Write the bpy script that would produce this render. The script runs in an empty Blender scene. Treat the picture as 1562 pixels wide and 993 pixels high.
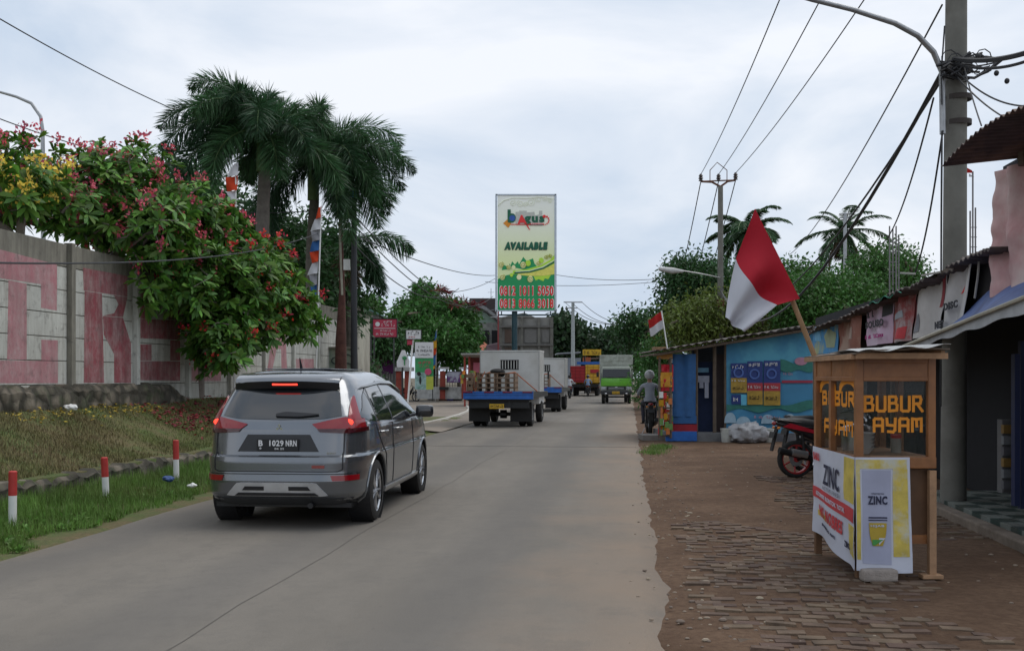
import bpy, bmesh, math, random
import numpy as np
from mathutils import Vector, Matrix, noise
random.seed(7); RNG = np.random.default_rng(7)
C = bpy.context.scene.collection
SC = bpy.context.scene
R = math.radians
# ---------------------------------------------------------------- camera, sky, sun, exposure
F = 1600.0; H = 1.57; CX = 781.0; HY = 575.0        # focal length and horizon measured in the photo
cam = bpy.data.cameras.new('camera'); camo = bpy.data.objects.new('camera', cam); C.objects.link(camo)
camo.location = (0, 0, H); camo.rotation_euler = (R(90), 0, 0)
cam.sensor_width = 36; cam.lens = F / 1562 * 36; cam.shift_y = (HY - 496.5) / 1562
cam.clip_start = .05; cam.clip_end = 3000
SC.camera = camo
SUN_EL, SUN_AZ = 62, 62
W = bpy.data.worlds.new('World'); SC.world = W; W.use_nodes = True
wn, wl = W.node_tree.nodes, W.node_tree.links
wn.clear()
wo = wn.new('ShaderNodeOutputWorld'); wb = wn.new('ShaderNodeBackground'); wb.inputs[1].default_value = .1
sky = wn.new('ShaderNodeTexSky'); sky.sky_type = 'NISHITA'; sky.sun_disc = False
sky.sun_elevation = R(SUN_EL); sky.sun_rotation = R(SUN_AZ); sky.air_density = 1.5; sky.dust_density = 3
tc = wn.new('ShaderNodeTexCoord'); mp = wn.new('ShaderNodeMapping'); mp.inputs['Scale'].default_value = (1, 1, 2.6)
n1 = wn.new('ShaderNodeTexNoise'); n1.inputs['Scale'].default_value = 2.3; n1.inputs['Detail'].default_value = 7; n1.inputs['Roughness'].default_value = .52
n1.inputs['Distortion'].default_value = .5
cr = wn.new('ShaderNodeValToRGB')
cr.color_ramp.elements[0].position = .37; cr.color_ramp.elements[0].color = (5.4, 6.4, 7.8, 1)
cr.color_ramp.elements[1].position = .62; cr.color_ramp.elements[1].color = (8.7, 9.0, 9.6, 1)
mx = wn.new('ShaderNodeMix'); mx.data_type = 'RGBA'; mx.inputs[0].default_value = .93
wl.new(tc.outputs['Generated'], mp.inputs[0]); wl.new(mp.outputs[0], n1.inputs['Vector']); wl.new(n1.outputs[0], cr.inputs[0])
wl.new(sky.outputs[0], mx.inputs[6]); wl.new(cr.outputs[0], mx.inputs[7]); wl.new(mx.outputs[2], wb.inputs[0]); wl.new(wb.outputs[0], wo.inputs[0])
sl = bpy.data.lights.new('sun', 'SUN'); sl.energy = 1.35; sl.angle = R(40); sl.color = (1, .96, .9)
so = bpy.data.objects.new('sun', sl); C.objects.link(so)
az = R(SUN_AZ); so.rotation_euler = Vector((math.sin(az) * math.cos(R(SUN_EL)), math.cos(az) * math.cos(R(SUN_EL)), math.sin(R(SUN_EL)))).to_track_quat('Z', 'Y').to_euler()
SC.view_settings.view_transform = 'Standard'; SC.view_settings.look = 'None'
SC.view_settings.exposure = .13; SC.view_settings.gamma = 1
SC.render.engine = 'CYCLES'; SC.cycles.max_bounces = 6; SC.cycles.transparent_max_bounces = 12
SC.cycles.use_denoising = True
# ---------------------------------------------------------------- measuring helpers
TH = math.atan(179 / 1600.); ct, st = math.cos(TH), math.sin(TH)
def at(px, py, Y): return Vector(((px - CX) * Y / F, Y, H - (py - HY) * Y / F))
def gr(px, py, z=0.):
    Y = (H - z) * F / (py - HY); return Vector(((px - CX) * Y / F, Y, z))
def rd(L, S, z=0.): return Vector((L * ct + S * st, -L * st + S * ct, z))   # L across the road, S along it
def YL(px, L): return L / ((px - CX) / F * ct - st)
def onL(px, py, L): return at(px, py, YL(px, L))
def LS(p): return (p.x * ct - p.y * st, p.x * st + p.y * ct)
# ---------------------------------------------------------------- materials
_M = {}
def mat(name, col, rough=.75, metal=0., var=.14, sc=6., bump=0., bsc=None, spec=.5, coat=0., emit=0., second=None, sfac=(.45, .62), alpha=1., island=0., trans=0.):
    if name in _M: return _M[name]
    m = bpy.data.materials.new(name); m.use_nodes = True; nt = m.node_tree; N, Lk = nt.nodes, nt.links
    b = N['Principled BSDF']; b.inputs['Roughness'].default_value = rough; b.inputs['Metallic'].default_value = metal
    b.inputs['Specular IOR Level'].default_value = spec; b.inputs['Coat Weight'].default_value = coat
    tc = N.new('ShaderNodeTexCoord'); src = tc.outputs['Object']
    n = N.new('ShaderNodeTexNoise'); n.inputs['Scale'].default_value = sc; n.inputs['Detail'].default_value = 6; n.inputs['Roughness'].default_value = .62
    Lk.new(src, n.inputs['Vector'])
    r = N.new('ShaderNodeValToRGB'); c = col
    r.color_ramp.elements[0].position = .3; r.color_ramp.elements[1].position = .7
    r.color_ramp.elements[0].color = (*[max(0, x * (1 - var)) for x in c], 1); r.color_ramp.elements[1].color = (*[min(1, x * (1 + var)) for x in c], 1)
    Lk.new(n.outputs[0], r.inputs[0]); out = r.outputs[0]
    if second:
        n2 = N.new('ShaderNodeTexNoise'); n2.inputs['Scale'].default_value = sc * .37; n2.inputs['Detail'].default_value = 8; n2.inputs['Roughness'].default_value = .65
        Lk.new(src, n2.inputs['Vector']); r2 = N.new('ShaderNodeMapRange'); r2.inputs[1].default_value = sfac[0]; r2.inputs[2].default_value = sfac[1]
        Lk.new(n2.outputs[0], r2.inputs[0]); mm = N.new('ShaderNodeMix'); mm.data_type = 'RGBA'
        Lk.new(r2.outputs[0], mm.inputs[0]); Lk.new(out, mm.inputs[6]); mm.inputs[7].default_value = (*second, 1); out = mm.outputs[2]
    if island:
        g = N.new('ShaderNodeNewGeometry'); hs = N.new('ShaderNodeHueSaturation')
        mr = N.new('ShaderNodeMapRange'); mr.inputs[3].default_value = 1 - island; mr.inputs[4].default_value = 1 + island
        Lk.new(g.outputs['Random Per Island'], mr.inputs[0]); Lk.new(mr.outputs[0], hs.inputs['Value'])
        mh = N.new('ShaderNodeMapRange'); mh.inputs[3].default_value = .485; mh.inputs[4].default_value = .515
        Lk.new(g.outputs['Random Per Island'], mh.inputs[0]); Lk.new(mh.outputs[0], hs.inputs['Hue'])
        Lk.new(out, hs.inputs['Color']); out = hs.outputs[0]
    Lk.new(out, b.inputs['Base Color'])
    if bump:
        n3 = N.new('ShaderNodeTexNoise'); n3.inputs['Scale'].default_value = bsc or sc * 6; n3.inputs['Detail'].default_value = 5
        Lk.new(src, n3.inputs['Vector']); bp = N.new('ShaderNodeBump'); bp.inputs['Strength'].default_value = bump; bp.inputs['Distance'].default_value = .02
        Lk.new(n3.outputs[0], bp.inputs['Height']); Lk.new(bp.outputs[0], b.inputs['Normal'])
    if trans:
        t = N.new('ShaderNodeBsdfTranslucent'); ms = N.new('ShaderNodeMixShader'); ms.inputs[0].default_value = trans
        Lk.new(out, t.inputs[0]); Lk.new(b.outputs[0], ms.inputs[1]); Lk.new(t.outputs[0], ms.inputs[2]); Lk.new(ms.outputs[0], N['Material Output'].inputs[0])
    if emit: b.inputs['Emission Color'].default_value = (*col, 1); b.inputs['Emission Strength'].default_value = emit
    if alpha < 1: b.inputs['Alpha'].default_value = alpha
    _M[name] = m; return m
def leafmat(name, col, isl=.45): return mat(name, col, .5, var=.3, sc=1.3, island=isl, trans=.25, spec=.35)
G = dict(
 white=mat('white_paint', (.72, .72, .7), .45, var=.08, sc=3, second=(.5, .48, .44), sfac=(.55, .85)),
 red=mat('red_paint', (.5, .02, .02), .5, var=.15), black=mat('black_plastic', (.012, .012, .013), .4, var=.2),
 rubber=mat('rubber', (.018, .017, .016), .85, var=.3, sc=20), dark=mat('dark_interior', (.012, .012, .014), .9),
 steel=mat('galvanised_steel', (.36, .37, .38), .45, .7, sc=9), alu=mat('silver_alloy', (.62, .63, .65), .28, .9, var=.05),
 glass=mat('tinted_glass', (.012, .015, .018), .04, var=0, spec=.9, coat=.5),
 conc=mat('weathered_concrete', (.3, .29, .27), .9, var=.2, sc=2.2, bump=.3, second=(.12, .11, .1)),
 wood=mat('worn_wood', (.26, .15, .075), .7, var=.3, sc=7, bump=.2), cable=mat('cable_rubber', (.02, .02, .022), .6),
 amber=mat('amber_plastic', (.7, .22, .02), .3), yellow=mat('yellow_paint', (.75, .45, .03), .5), blue=mat('blue_paint', (.02, .12, .42), .45, var=.2),
 rust=mat('rusty_iron', (.14, .06, .035), .85, var=.35, sc=12, bump=.2), green=mat('green_paint', (.03, .22, .07), .5),
 skin=mat('skin', (.28, .15, .09), .6, var=.05), trouser=mat('dark_trousers', (.03, .032, .045), .85),
)
# ---------------------------------------------------------------- mesh helpers
_txt = {}
def text_data(s, bold=0., shear=0.):
    k = (s, bold, shear)
    if k in _txt: return _txt[k]
    c = bpy.data.curves.new('lettering', 'FONT'); c.body = s; c.size = 1; c.offset = bold; c.shear = shear; c.resolution_u = 3; c.extrude = .5
    if bold: c.space_character = 1 + bold * 4
    o = bpy.data.objects.new('lettering_source', c); me = bpy.data.meshes.new_from_object(o)
    v = np.array([x.co[:] for x in me.vertices]); f = [tuple(p.vertices) for p in me.polygons]
    bpy.data.objects.remove(o); bpy.data.curves.remove(c); bpy.data.meshes.remove(me)
    _txt[k] = (v, f); return v, f
class MB:
    def __init__(s): s.v = []; s.f = []; s.m = []
    def add(s, vs, fs, mi=0):
        b = len(s.v); s.v += [Vector(x) for x in vs]; s.f += [tuple(i + b for i in f) for f in fs]; s.m += [mi] * len(fs); return s
    def box(s, c, d, rz=0., mi=0, rot=None, taper=None, bev=0.):
        M = rot if rot is not None else Matrix.Rotation(rz, 3, 'Z'); c = Vector(c); hx, hy, hz = d[0] / 2, d[1] / 2, d[2] / 2
        if bev:
            bm = bmesh.new(); bmesh.ops.create_cube(bm, size=1)
            for v in bm.verts: v.co = Vector((v.co.x * d[0], v.co.y * d[1], v.co.z * d[2]))
            if taper:
                for v in bm.verts:
                    if v.co.z > 0: v.co.x *= taper[0]; v.co.y *= taper[1]
            bmesh.ops.bevel(bm, geom=bm.edges[:], offset=bev, segments=2, profile=.6, affect='EDGES')
            bm.verts.index_update(); s.add([c + M @ v.co for v in bm.verts], [[v.index for v in f.verts] for f in bm.faces], mi); bm.free(); return s
        P = []
        for z in (-1, 1):
            t = taper if (taper and z > 0) else (1, 1)
            for x, y in ((-1, -1), (1, -1), (1, 1), (-1, 1)): P.append(c + M @ Vector((x * hx * t[0], y * hy * t[1], z * hz)))
        return s.add(P, [(3, 2, 1, 0), (4, 5, 6, 7), (0, 1, 5, 4), (1, 2, 6, 5), (2, 3, 7, 6), (3, 0, 4, 7)], mi)
    def tube(s, pts, r, n=8, mi=0, cap=True):
        pts = [Vector(p) for p in pts]; rs = r if isinstance(r, (list, tuple)) else [r] * len(pts); V = []; Fc = []
        ref = None
        for i, p in enumerate(pts):
            t = (pts[min(i + 1, len(pts) - 1)] - pts[max(i - 1, 0)])
            t = t.normalized() if t.length > 1e-9 else Vector((0, 0, 1))
            if ref is None: ref = t.orthogonal().normalized()
            else:
                ref = ref - t * ref.dot(t)
                ref = ref.normalized() if ref.length > 1e-6 else t.orthogonal().normalized()
            b = t.cross(ref)
            for k in range(n): a = 2 * math.pi * k / n; V.append(p + (ref * math.cos(a) + b * math.sin(a)) * rs[i])
        for i in range(len(pts) - 1):
            for k in range(n): Fc.append((i * n + k, i * n + (k + 1) % n, (i + 1) * n + (k + 1) % n, (i + 1) * n + k))
        if cap: Fc.append(tuple(range(n - 1, -1, -1))); Fc.append(tuple((len(pts) - 1) * n + k for k in range(n)))
        return s.add(V, Fc, mi)
    def rod(s, a, b, r, n=8, mi=0): return s.tube([a, b], r, n, mi)
    def lathe(s, prof, c, axis=(0, 0, 1), n=20, mi=0):   # prof: (radius, height) along axis
        ax = Vector(axis).normalized(); u = ax.orthogonal().normalized(); w = ax.cross(u); c = Vector(c); V = []; Fc = []
        for rr, h in prof:
            for k in range(n): a = 2 * math.pi * k / n; V.append(c + ax * h + (u * math.cos(a) + w * math.sin(a)) * rr)
        for i in range(len(prof) - 1):
            for k in range(n): Fc.append((i * n + k, i * n + (k + 1) % n, (i + 1) * n + (k + 1) % n, (i + 1) * n + k))
        return s.add(V, Fc, mi)
    def prism(s, poly, o, u, w, d, mi=0):    # polygon in the u,w plane at o, thickness vector d
        o, u, w, d = map(Vector, (o, u, w, d)); n = len(poly)
        A = [o + u * a + w * b for a, b in poly]; B = [p + d for p in A]
        return s.add(A + B, [tuple(range(n - 1, -1, -1)), tuple(range(n, 2 * n))] + [(i, (i + 1) % n, (i + 1) % n + n, i + n) for i in range(n)], mi)
    def poly(s, P, d, mi=0):                 # world-space polygon with thickness vector d
        P = [Vector(p) for p in P]; d = Vector(d); n = len(P)
        return s.add(P + [p + d for p in P], [tuple(range(n - 1, -1, -1)), tuple(range(n, 2 * n))] + [(i, (i + 1) % n, (i + 1) % n + n, i + n) for i in range(n)], mi)
    def grid(s, fn, nu, nv, mi=0):
        V = [fn(i / nu, j / nv) for j in range(nv + 1) for i in range(nu + 1)]; w = nu + 1
        return s.add(V, [(j * w + i, j * w + i + 1, (j + 1) * w + i + 1, (j + 1) * w + i) for j in range(nv) for i in range(nu)], mi)
    def cloth(s, fn, nu, nv, th=.004, mi=0): # grid with thickness, th along local normal
        V = [[Vector(fn(i / nu, j / nv)) for i in range(nu + 1)] for j in range(nv + 1)]
        w = nu + 1; P = []; Q = []
        for j in range(nv + 1):
            for i in range(nu + 1):
                a = V[j][min(i + 1, nu)] - V[j][max(i - 1, 0)]; b = V[min(j + 1, nv)][i] - V[max(j - 1, 0)][i]
                nn = a.cross(b); nn = nn.normalized() if nn.length > 1e-12 else Vector((0, 0, 1)); P.append(V[j][i]); Q.append(V[j][i] - nn * th)
        k = len(P); idx = lambda i, j: j * w + i; Fc = []
        for j in range(nv):
            for i in range(nu):
                q = (idx(i, j), idx(i + 1, j), idx(i + 1, j + 1), idx(i, j + 1)); Fc.append(q); Fc.append(tuple(x + k for x in reversed(q)))
        per = [idx(i, 0) for i in range(nu)] + [idx(nu, j) for j in range(nv)] + [idx(i, nv) for i in range(nu, 0, -1)] + [idx(0, j) for j in range(nv, 0, -1)]
        for a in range(len(per)): b = (a + 1) % len(per); Fc.append((per[b], per[a], per[a] + k, per[b] + k))
        return s.add(P + Q, Fc, mi)
    def text(s, t, o, u, w, W_, H_, th=.004, bold=0., shear=0., mi=0):   # fitted into W_ x H_, o lower left, u right, w up
        v, f = text_data(t, bold, shear); lo = v.min(0); hi = v.max(0); u = Vector(u).normalized(); w = Vector(w).normalized(); nn = u.cross(w); o = Vector(o)
        return s.add([o + u * ((a[0] - lo[0]) / (hi[0] - lo[0]) * W_) + w * ((a[1] - lo[1]) / (hi[1] - lo[1]) * H_) + nn * (th * (.5 + (1 if a[2] > 0 else -1) * .5)) for a in v], f, mi)
    def marks(s, o, u, w, W_, H_, n, th=.004, mi=0, seed=1):   # unreadable small print: irregular letter-like strokes
        rr = random.Random(seed + n); o = Vector(o); u = Vector(u).normalized(); w = Vector(w).normalized(); nn = u.cross(w); cw = W_ / n
        for i in range(n):
            if rr.random() < .12: continue
            x = i * cw
            for _ in range(rr.choice((2, 3))):
                if rr.random() < .5: a = (x + cw * rr.choice((.1, .6)), 0, cw * .22, H_ * rr.uniform(.7, 1))
                else: a = (x + cw * .1, H_ * rr.choice((0, .4, .8)), cw * .65, H_ * .2)
                s.poly([o + u * a[0] + w * a[1], o + u * (a[0] + a[2]) + w * a[1], o + u * (a[0] + a[2]) + w * (a[1] + a[3]), o + u * a[0] + w * (a[1] + a[3])], nn * (th + .0004 * len(s.v) / 8))
        return s
    def ball(s, c, r, n=12, m=8, mi=0, rot=None):
        c = Vector(c); rx, ry, rz = (r, r, r) if not hasattr(r, '__len__') else r; V = []; Fc = []
        for j in range(m + 1):
            ph = math.pi * j / m
            for k in range(n):
                a = 2 * math.pi * k / n; p = Vector((rx * math.sin(ph) * math.cos(a), ry * math.sin(ph) * math.sin(a), rz * math.cos(ph)))
                V.append(c + (rot @ p if rot else p))
        for j in range(m):
            for k in range(n): Fc.append((j * n + k, (j + 1) * n + k, (j + 1) * n + (k + 1) % n, j * n + (k + 1) % n))
        return s.add(V, Fc, mi)
    def build(s, name, mats, parent=None, smooth=False, world=False, origin=None, bevel=0):
        mats = mats if isinstance(mats, (list, tuple)) else [mats]; vs = s.v; loc = Vector((0, 0, 0))
        if parent is not None and world: Mi = wmat(parent).inverted(); vs = [Mi @ v for v in vs]
        if parent is None:
            if origin is None:
                xs = [v.x for v in vs]; ys = [v.y for v in vs]; origin = ((min(xs) + max(xs)) / 2, (min(ys) + max(ys)) / 2, min(v.z for v in vs))
            loc = Vector(origin); vs = [v - loc for v in vs]
        me = bpy.data.meshes.new(name); me.from_pydata([tuple(v) for v in vs], [], s.f)
        for m in mats: me.materials.append(m)
        if len(mats) > 1: me.polygons.foreach_set('material_index', s.m)
        if smooth: me.polygons.foreach_set('use_smooth', [True] * len(me.polygons))
        me.validate(); me.update()
        if smooth:
            try: me.set_sharp_from_angle(angle=R(40 if smooth is True else smooth))
            except Exception: pass
        o = bpy.data.objects.new(name, me); C.objects.link(o); o.location = loc
        if parent is not None: o.parent = parent
        if bevel:
            md = o.modifiers.new('edge', 'BEVEL'); md.width = bevel; md.segments = 2; md.limit_method = 'ANGLE'
        return o
def wmat(o):
    m = Matrix.LocRotScale(o.location, o.rotation_euler, o.scale)
    return wmat(o.parent) @ m if o.parent else m
def tag(o, label=None, cat=None, group=None, kind=None):
    for k, x in (('label', label), ('category', cat), ('group', group), ('kind', kind)):
        if x: o[k] = x
    return o
def thing(name, label, cat, loc=(0, 0, 0), rz=0., group=None):
    o = bpy.data.objects.new(name, None); C.objects.link(o); o.empty_display_size = .2
    o.location = loc; o.rotation_euler = (0, 0, rz); return tag(o, label, cat, group)
def children(o): return [c for c in C.objects if c.parent == o]
def dup(o, loc, rz, label=None, group=None, scale=None, parent=None):
    c = o.copy(); C.objects.link(c); c.parent = parent
    if parent is None:
        c.location = loc; c.rotation_euler = (0, 0, rz)
        if scale: c.scale = (scale,) * 3
        if label: c['label'] = label
        if group: c['group'] = group
    for ch in children(o): dup(ch, None, None, parent=c)
    return c
def quads(name, P, mats, parent=None, mi=None, world=True, loc=None, k=4):
    """P: (n,k,3) numpy array of separate leaf faces"""
    P = np.asarray(P, dtype=np.float64)
    n = len(P); V = P.reshape(-1, 3)
    if parent is not None and world:
        Mi = np.array(wmat(parent).inverted()); V = V @ Mi[:3, :3].T + Mi[:3, 3]
    if parent is None and loc is not None: V = V - np.array(loc)
    me = bpy.data.meshes.new(name); me.vertices.add(len(V)); me.vertices.foreach_set('co', V.astype(np.float32).ravel())
    me.loops.add(n * k); me.loops.foreach_set('vertex_index', np.arange(n * k, dtype=np.int32)); me.polygons.add(n)
    me.polygons.foreach_set('loop_start', np.arange(0, n * k, k, dtype=np.int32)); me.polygons.foreach_set('loop_total', np.full(n, k, dtype=np.int32))
    mats = mats if isinstance(mats, (list, tuple)) else [mats]
    for m in mats: me.materials.append(m)
    if mi is not None: me.polygons.foreach_set('material_index', np.asarray(mi, dtype=np.int32))
    me.update(calc_edges=True); me.validate()
    o = bpy.data.objects.new(name, me); C.objects.link(o)
    if parent is not None: o.parent = parent
    elif loc is not None: o.location = loc
    return o
def unit(a): return a / np.maximum(np.linalg.norm(a, axis=-1, keepdims=True), 1e-9)
def leaves(Cn, Dr, Ln, Wd, droop=0.):
    """diamond leaf quads: base Cn, direction Dr, length Ln, width Wd"""
    n = len(Cn); Dr = unit(Dr); side = unit(np.cross(Dr, unit(RNG.normal(size=(n, 3))))); Ln = np.asarray(Ln).reshape(-1, 1) * np.ones((n, 1)); Wd = np.asarray(Wd).reshape(-1, 1) * np.ones((n, 1))
    mid = Cn + Dr * Ln * .55; tip = Cn + Dr * Ln; tip = tip - np.array([0, 0, 1.]) * Ln * droop
    return np.stack([Cn, mid + side * Wd / 2, tip, mid - side * Wd / 2], 1)
def skeleton(mb, trunk, tips, r0, rtip=.006, jit=.06, n=6, pen=.35):
    """limbs from the trunk polyline [(Vector)] out to every tip; radii by the pipe rule"""
    nodes = [np.array(p) for p in trunk]; par = [-1] + list(range(len(trunk) - 1)); dist = [0.]
    for i in range(1, len(trunk)): dist.append(dist[-1] + float(np.linalg.norm(nodes[i] - nodes[i - 1])))
    top = nodes[-1]; lock = max(1, len(trunk) // 2); tips = sorted(tips, key=lambda t: float(np.linalg.norm(np.array(t) - top)))
    ends = []
    for t in tips:
        t = np.array(t); A = np.array(nodes[lock:]); d = np.linalg.norm(A - t, axis=1); j = int(np.argmin(d + pen * np.array(dist[lock:]))) + lock
        L = float(np.linalg.norm(t - nodes[j])); seg = max(1, int(L / .5)); prev = j
        for q in range(1, seg + 1):
            p = nodes[j] + (t - nodes[j]) * q / seg
            if q < seg: p = p + RNG.normal(size=3) * jit * min(L, 1.5) * .5 + np.array([0, 0, .06 * L * math.sin(math.pi * q / seg)])
            nodes.append(p); par.append(prev); dist.append(dist[prev] + float(np.linalg.norm(p - nodes[prev]))); prev = len(nodes) - 1
        ends.append(prev)
    w = [0.] * len(nodes)
    for e in ends: w[e] += 1
    for i in range(len(nodes) - 1, 0, -1):
        if par[i] >= 0 : w[par[i]] += w[i]
    wm = max(max(w), 1.)
    rad = [max(rtip, r0 * (x / wm) ** .45) for x in w]
    for i in range(len(trunk)): rad[i] = r0 * (1.25 - .35 * i / max(1, len(trunk) - 1))
    mb.tube([Vector(nodes[i]) for i in range(len(trunk))], [rad[i] for i in range(len(trunk))], 10)
    for i in range(len(trunk), len(nodes)):
        p = par[i]; mb.tube([Vector(nodes[p]), Vector(nodes[i])], [min(rad[p], rad[i] * 1.25), rad[i]], n if rad[i] > .02 else 4, cap=False)
    return mb
def blob_points(blobs, n, shell=.55):
    """n points spread through ellipsoids [(centre, (rx,ry,rz))], denser to the outside"""
    vol = np.array([b[1][0] * b[1][1] * b[1][2] for b in blobs]) ** .8; vol /= vol.sum(); out = []; nr = []
    ks = RNG.choice(len(blobs), size=n, p=vol)
    d = unit(RNG.normal(size=(n, 3))); rr = shell + (1 - shell) * RNG.random(n) ** .6
    rr *= 1 + .07 * RNG.normal(size=n)
    Cn = np.array([np.array(b[0]) for b in blobs])[ks]; Rd = np.array([b[1] for b in blobs])[ks]
    return Cn + d * Rd * rr[:, None], d
BARK = mat('tree_bark', (.14, .11, .085), .9, var=.35, sc=9, bump=.5)
def tree(name, label, base, trunk_top, r0, blobs, nclump, per, ln, wd, lm, group=None, cat='tree', way=(), limbs=26, clr=.32, shell=.5, bark=None, flowers=None):
    t = thing(name, label, cat, base, 0, group)
    P, nr = blob_points(blobs, nclump, shell)
    mb = MB(); tips, _ = blob_points(blobs, limbs, .3)
    b = Vector(base); tt = Vector(trunk_top); mid = b.lerp(tt, .5) + Vector((random.uniform(-.1, .1), random.uniform(-.1, .1), 0))
    skeleton(mb, [b - Vector((0, 0, .1)), mid, tt] + [Vector(q) for q in way], tips, r0)
    mb.build('trunk', bark or BARK, t, smooth=True, world=True)
    n = nclump * per; Cc = np.repeat(P, per, 0) + RNG.normal(size=(n, 3)) * clr
    Dr = unit(RNG.normal(size=(n, 3)) * .8 + np.repeat(nr, per, 0) * .8 + np.array([0, 0, -.15]))
    quads('crown', leaves(Cc, Dr, ln * (.7 + .6 * RNG.random(n)), wd * (.7 + .6 * RNG.random(n)), .15), lm, t)
    return t
def catenary(a, b, sag, n=24):
    a, b = Vector(a), Vector(b); return [a.lerp(b, i / n) - Vector((0, 0, sag * 4 * (i / n) * (1 - i / n))) for i in range(n + 1)]
def wire(a, b, sag, r, label, name='power_cable', cat='cable', group='cables strung over the road', m=None):
    return tag(MB().tube(catenary(a, b, sag), r, 5).build(name, m or G['cable'], smooth=True), label, cat, group)
# ================================================================ SETTING
def node_mat(name, build):
    m = bpy.data.materials.new(name); m.use_nodes = True; N, Lk = m.node_tree.nodes, m.node_tree.links
    build(N, Lk, N['Principled BSDF'], lambda t, **k: nn(N, t, **k)); return m
def nn(N, t, **k):
    x = N.new(t)
    for a, b in k.items():
        if hasattr(x, a): setattr(x, a, b)
        else: x.inputs[a.replace('_', ' ')].default_value = b
    return x
def mixc(N, Lk, f, a, b, typ='MIX'):
    m = N.new('ShaderNodeMix'); m.data_type = 'RGBA'; m.blend_type = typ
    for s, i in ((f, 0), (a, 6), (b, 7)):
        if hasattr(s, 'links'): Lk.new(s, m.inputs[i])
        else: m.inputs[i].default_value = s if i == 0 else (*s, 1)
    return m.outputs[2]
def rng(N, Lk, s, a, b, c=0., d=1.):
    m = N.new('ShaderNodeMapRange'); m.inputs[1].default_value = a; m.inputs[2].default_value = b; m.inputs[3].default_value = c; m.inputs[4].default_value = d
    Lk.new(s, m.inputs[0]); return m.outputs[0]
def noi(N, Lk, src, sc, det=6, ro=.6, scale=None):
    n = N.new('ShaderNodeTexNoise'); n.inputs['Scale'].default_value = sc; n.inputs['Detail'].default_value = det; n.inputs['Roughness'].default_value = ro
    if scale:
        mp = N.new('ShaderNodeMapping'); mp.inputs['Scale'].default_value = scale; Lk.new(src, mp.inputs[0]); src = mp.outputs[0]
    Lk.new(src, n.inputs['Vector']); return n.outputs[0]
def m_road(N, Lk, b, _):
    tc = N.new('ShaderNodeTexCoord'); s = tc.outputs['Object']
    c = mixc(N, Lk, rng(N, Lk, noi(N, Lk, s, .7, 9, .68, scale=(1, .3, 1)), .4, .6), (.13, .113, .093), (.192, .168, .14))
    c = mixc(N, Lk, rng(N, Lk, noi(N, Lk, s, 40, 4, .8), .35, .7, 0, .5), c, (.1, .095, .085))
    c = mixc(N, Lk, rng(N, Lk, noi(N, Lk, s, 4.5, 10, .75), .49, .63, 0, .5), c, (.098, .089, .078))
    sx = N.new('ShaderNodeSeparateXYZ'); Lk.new(s, sx.inputs[0])
    # clay dust worn into the right and left margins (object x = distance across the road)
    ad = N.new('ShaderNodeMath'); ad.operation = 'ADD'; Lk.new(sx.outputs[0], ad.inputs[0]); Lk.new(rng(N, Lk, noi(N, Lk, s, .8, 6, .6), .3, .7, -.5, .5), ad.inputs[1])
    c = mixc(N, Lk, rng(N, Lk, ad.outputs[0], -1.1, .35, 0, .85), c, (.26, .18, .12))
    c = mixc(N, Lk, rng(N, Lk, ad.outputs[0], -5.0, -5.7, 0, .7), c, (.2, .16, .12))
    c = mixc(N, Lk, rng(N, Lk, noi(N, Lk, s, 1.1, 12, .8), .54, .6, 0, .3), c, (.085, .078, .07))
    v = N.new('ShaderNodeTexVoronoi'); v.inputs['Scale'].default_value = 3.2; Lk.new(s, v.inputs['Vector']); c = mixc(N, Lk, rng(N, Lk, v.outputs['Distance'], .05, .028, 0, .7), c, (.06, .055, .05))
    c = mixc(N, Lk, rng(N, Lk, noi(N, Lk, s, 130, 3, .8), .3, .7, 0, .6), c, (.27, .25, .22), 'MIX')
    c = mixc(N, Lk, rng(N, Lk, noi(N, Lk, s, 170, 3, .8), .5, .68, 0, .55), c, (.075, .07, .062))
    # dark tyre bands
    w = N.new('ShaderNodeTexWave'); w.inputs['Scale'].default_value = .17; w.inputs['Distortion'].default_value = .6; w.inputs['Phase Offset'].default_value = 1.2; Lk.new(s, w.inputs['Vector'])
    c = mixc(N, Lk, rng(N, Lk, w.outputs['Fac'], .45, 1, 0, .38), c, (.11, .105, .1))
    Lk.new(c, b.inputs['Base Color']); b.inputs['Roughness'].default_value = .85; b.inputs['Specular IOR Level'].default_value = .15
    bp = N.new('ShaderNodeBump'); bp.inputs['Strength'].default_value = .25; bp.inputs['Distance'].default_value = .01
    Lk.new(noi(N, Lk, s, 55, 4, .7), bp.inputs['Height']); Lk.new(bp.outputs[0], b.inputs['Normal'])
ROADM = node_mat('road_concrete', m_road)
def m_dirt(N, Lk, b, _):
    tc = N.new('ShaderNodeTexCoord'); s = tc.outputs['Object']
    c = mixc(N, Lk, rng(N, Lk, noi(N, Lk, s, .9, 8), .35, .65), (.095, .058, .037), (.16, .102, .066))
    c = mixc(N, Lk, rng(N, Lk, noi(N, Lk, s, 14, 6, .7), .42, .62, 0, .55), c, (.07, .04, .026))
    c = mixc(N, Lk, rng(N, Lk, noi(N, Lk, s, 3, 8, .7), .58, .7, 0, .5), c, (.235, .16, .105))
    Lk.new(c, b.inputs['Base Color']); b.inputs['Roughness'].default_value = .95; b.inputs['Specular IOR Level'].default_value = .15
    bp = N.new('ShaderNodeBump'); bp.inputs['Strength'].default_value = .7; bp.inputs['Distance'].default_value = .03
    Lk.new(noi(N, Lk, s, 18, 8, .7), bp.inputs['Height']); Lk.new(bp.outputs[0], b.inputs['Normal'])
DIRTM = node_mat('trodden_dirt', m_dirt)
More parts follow.
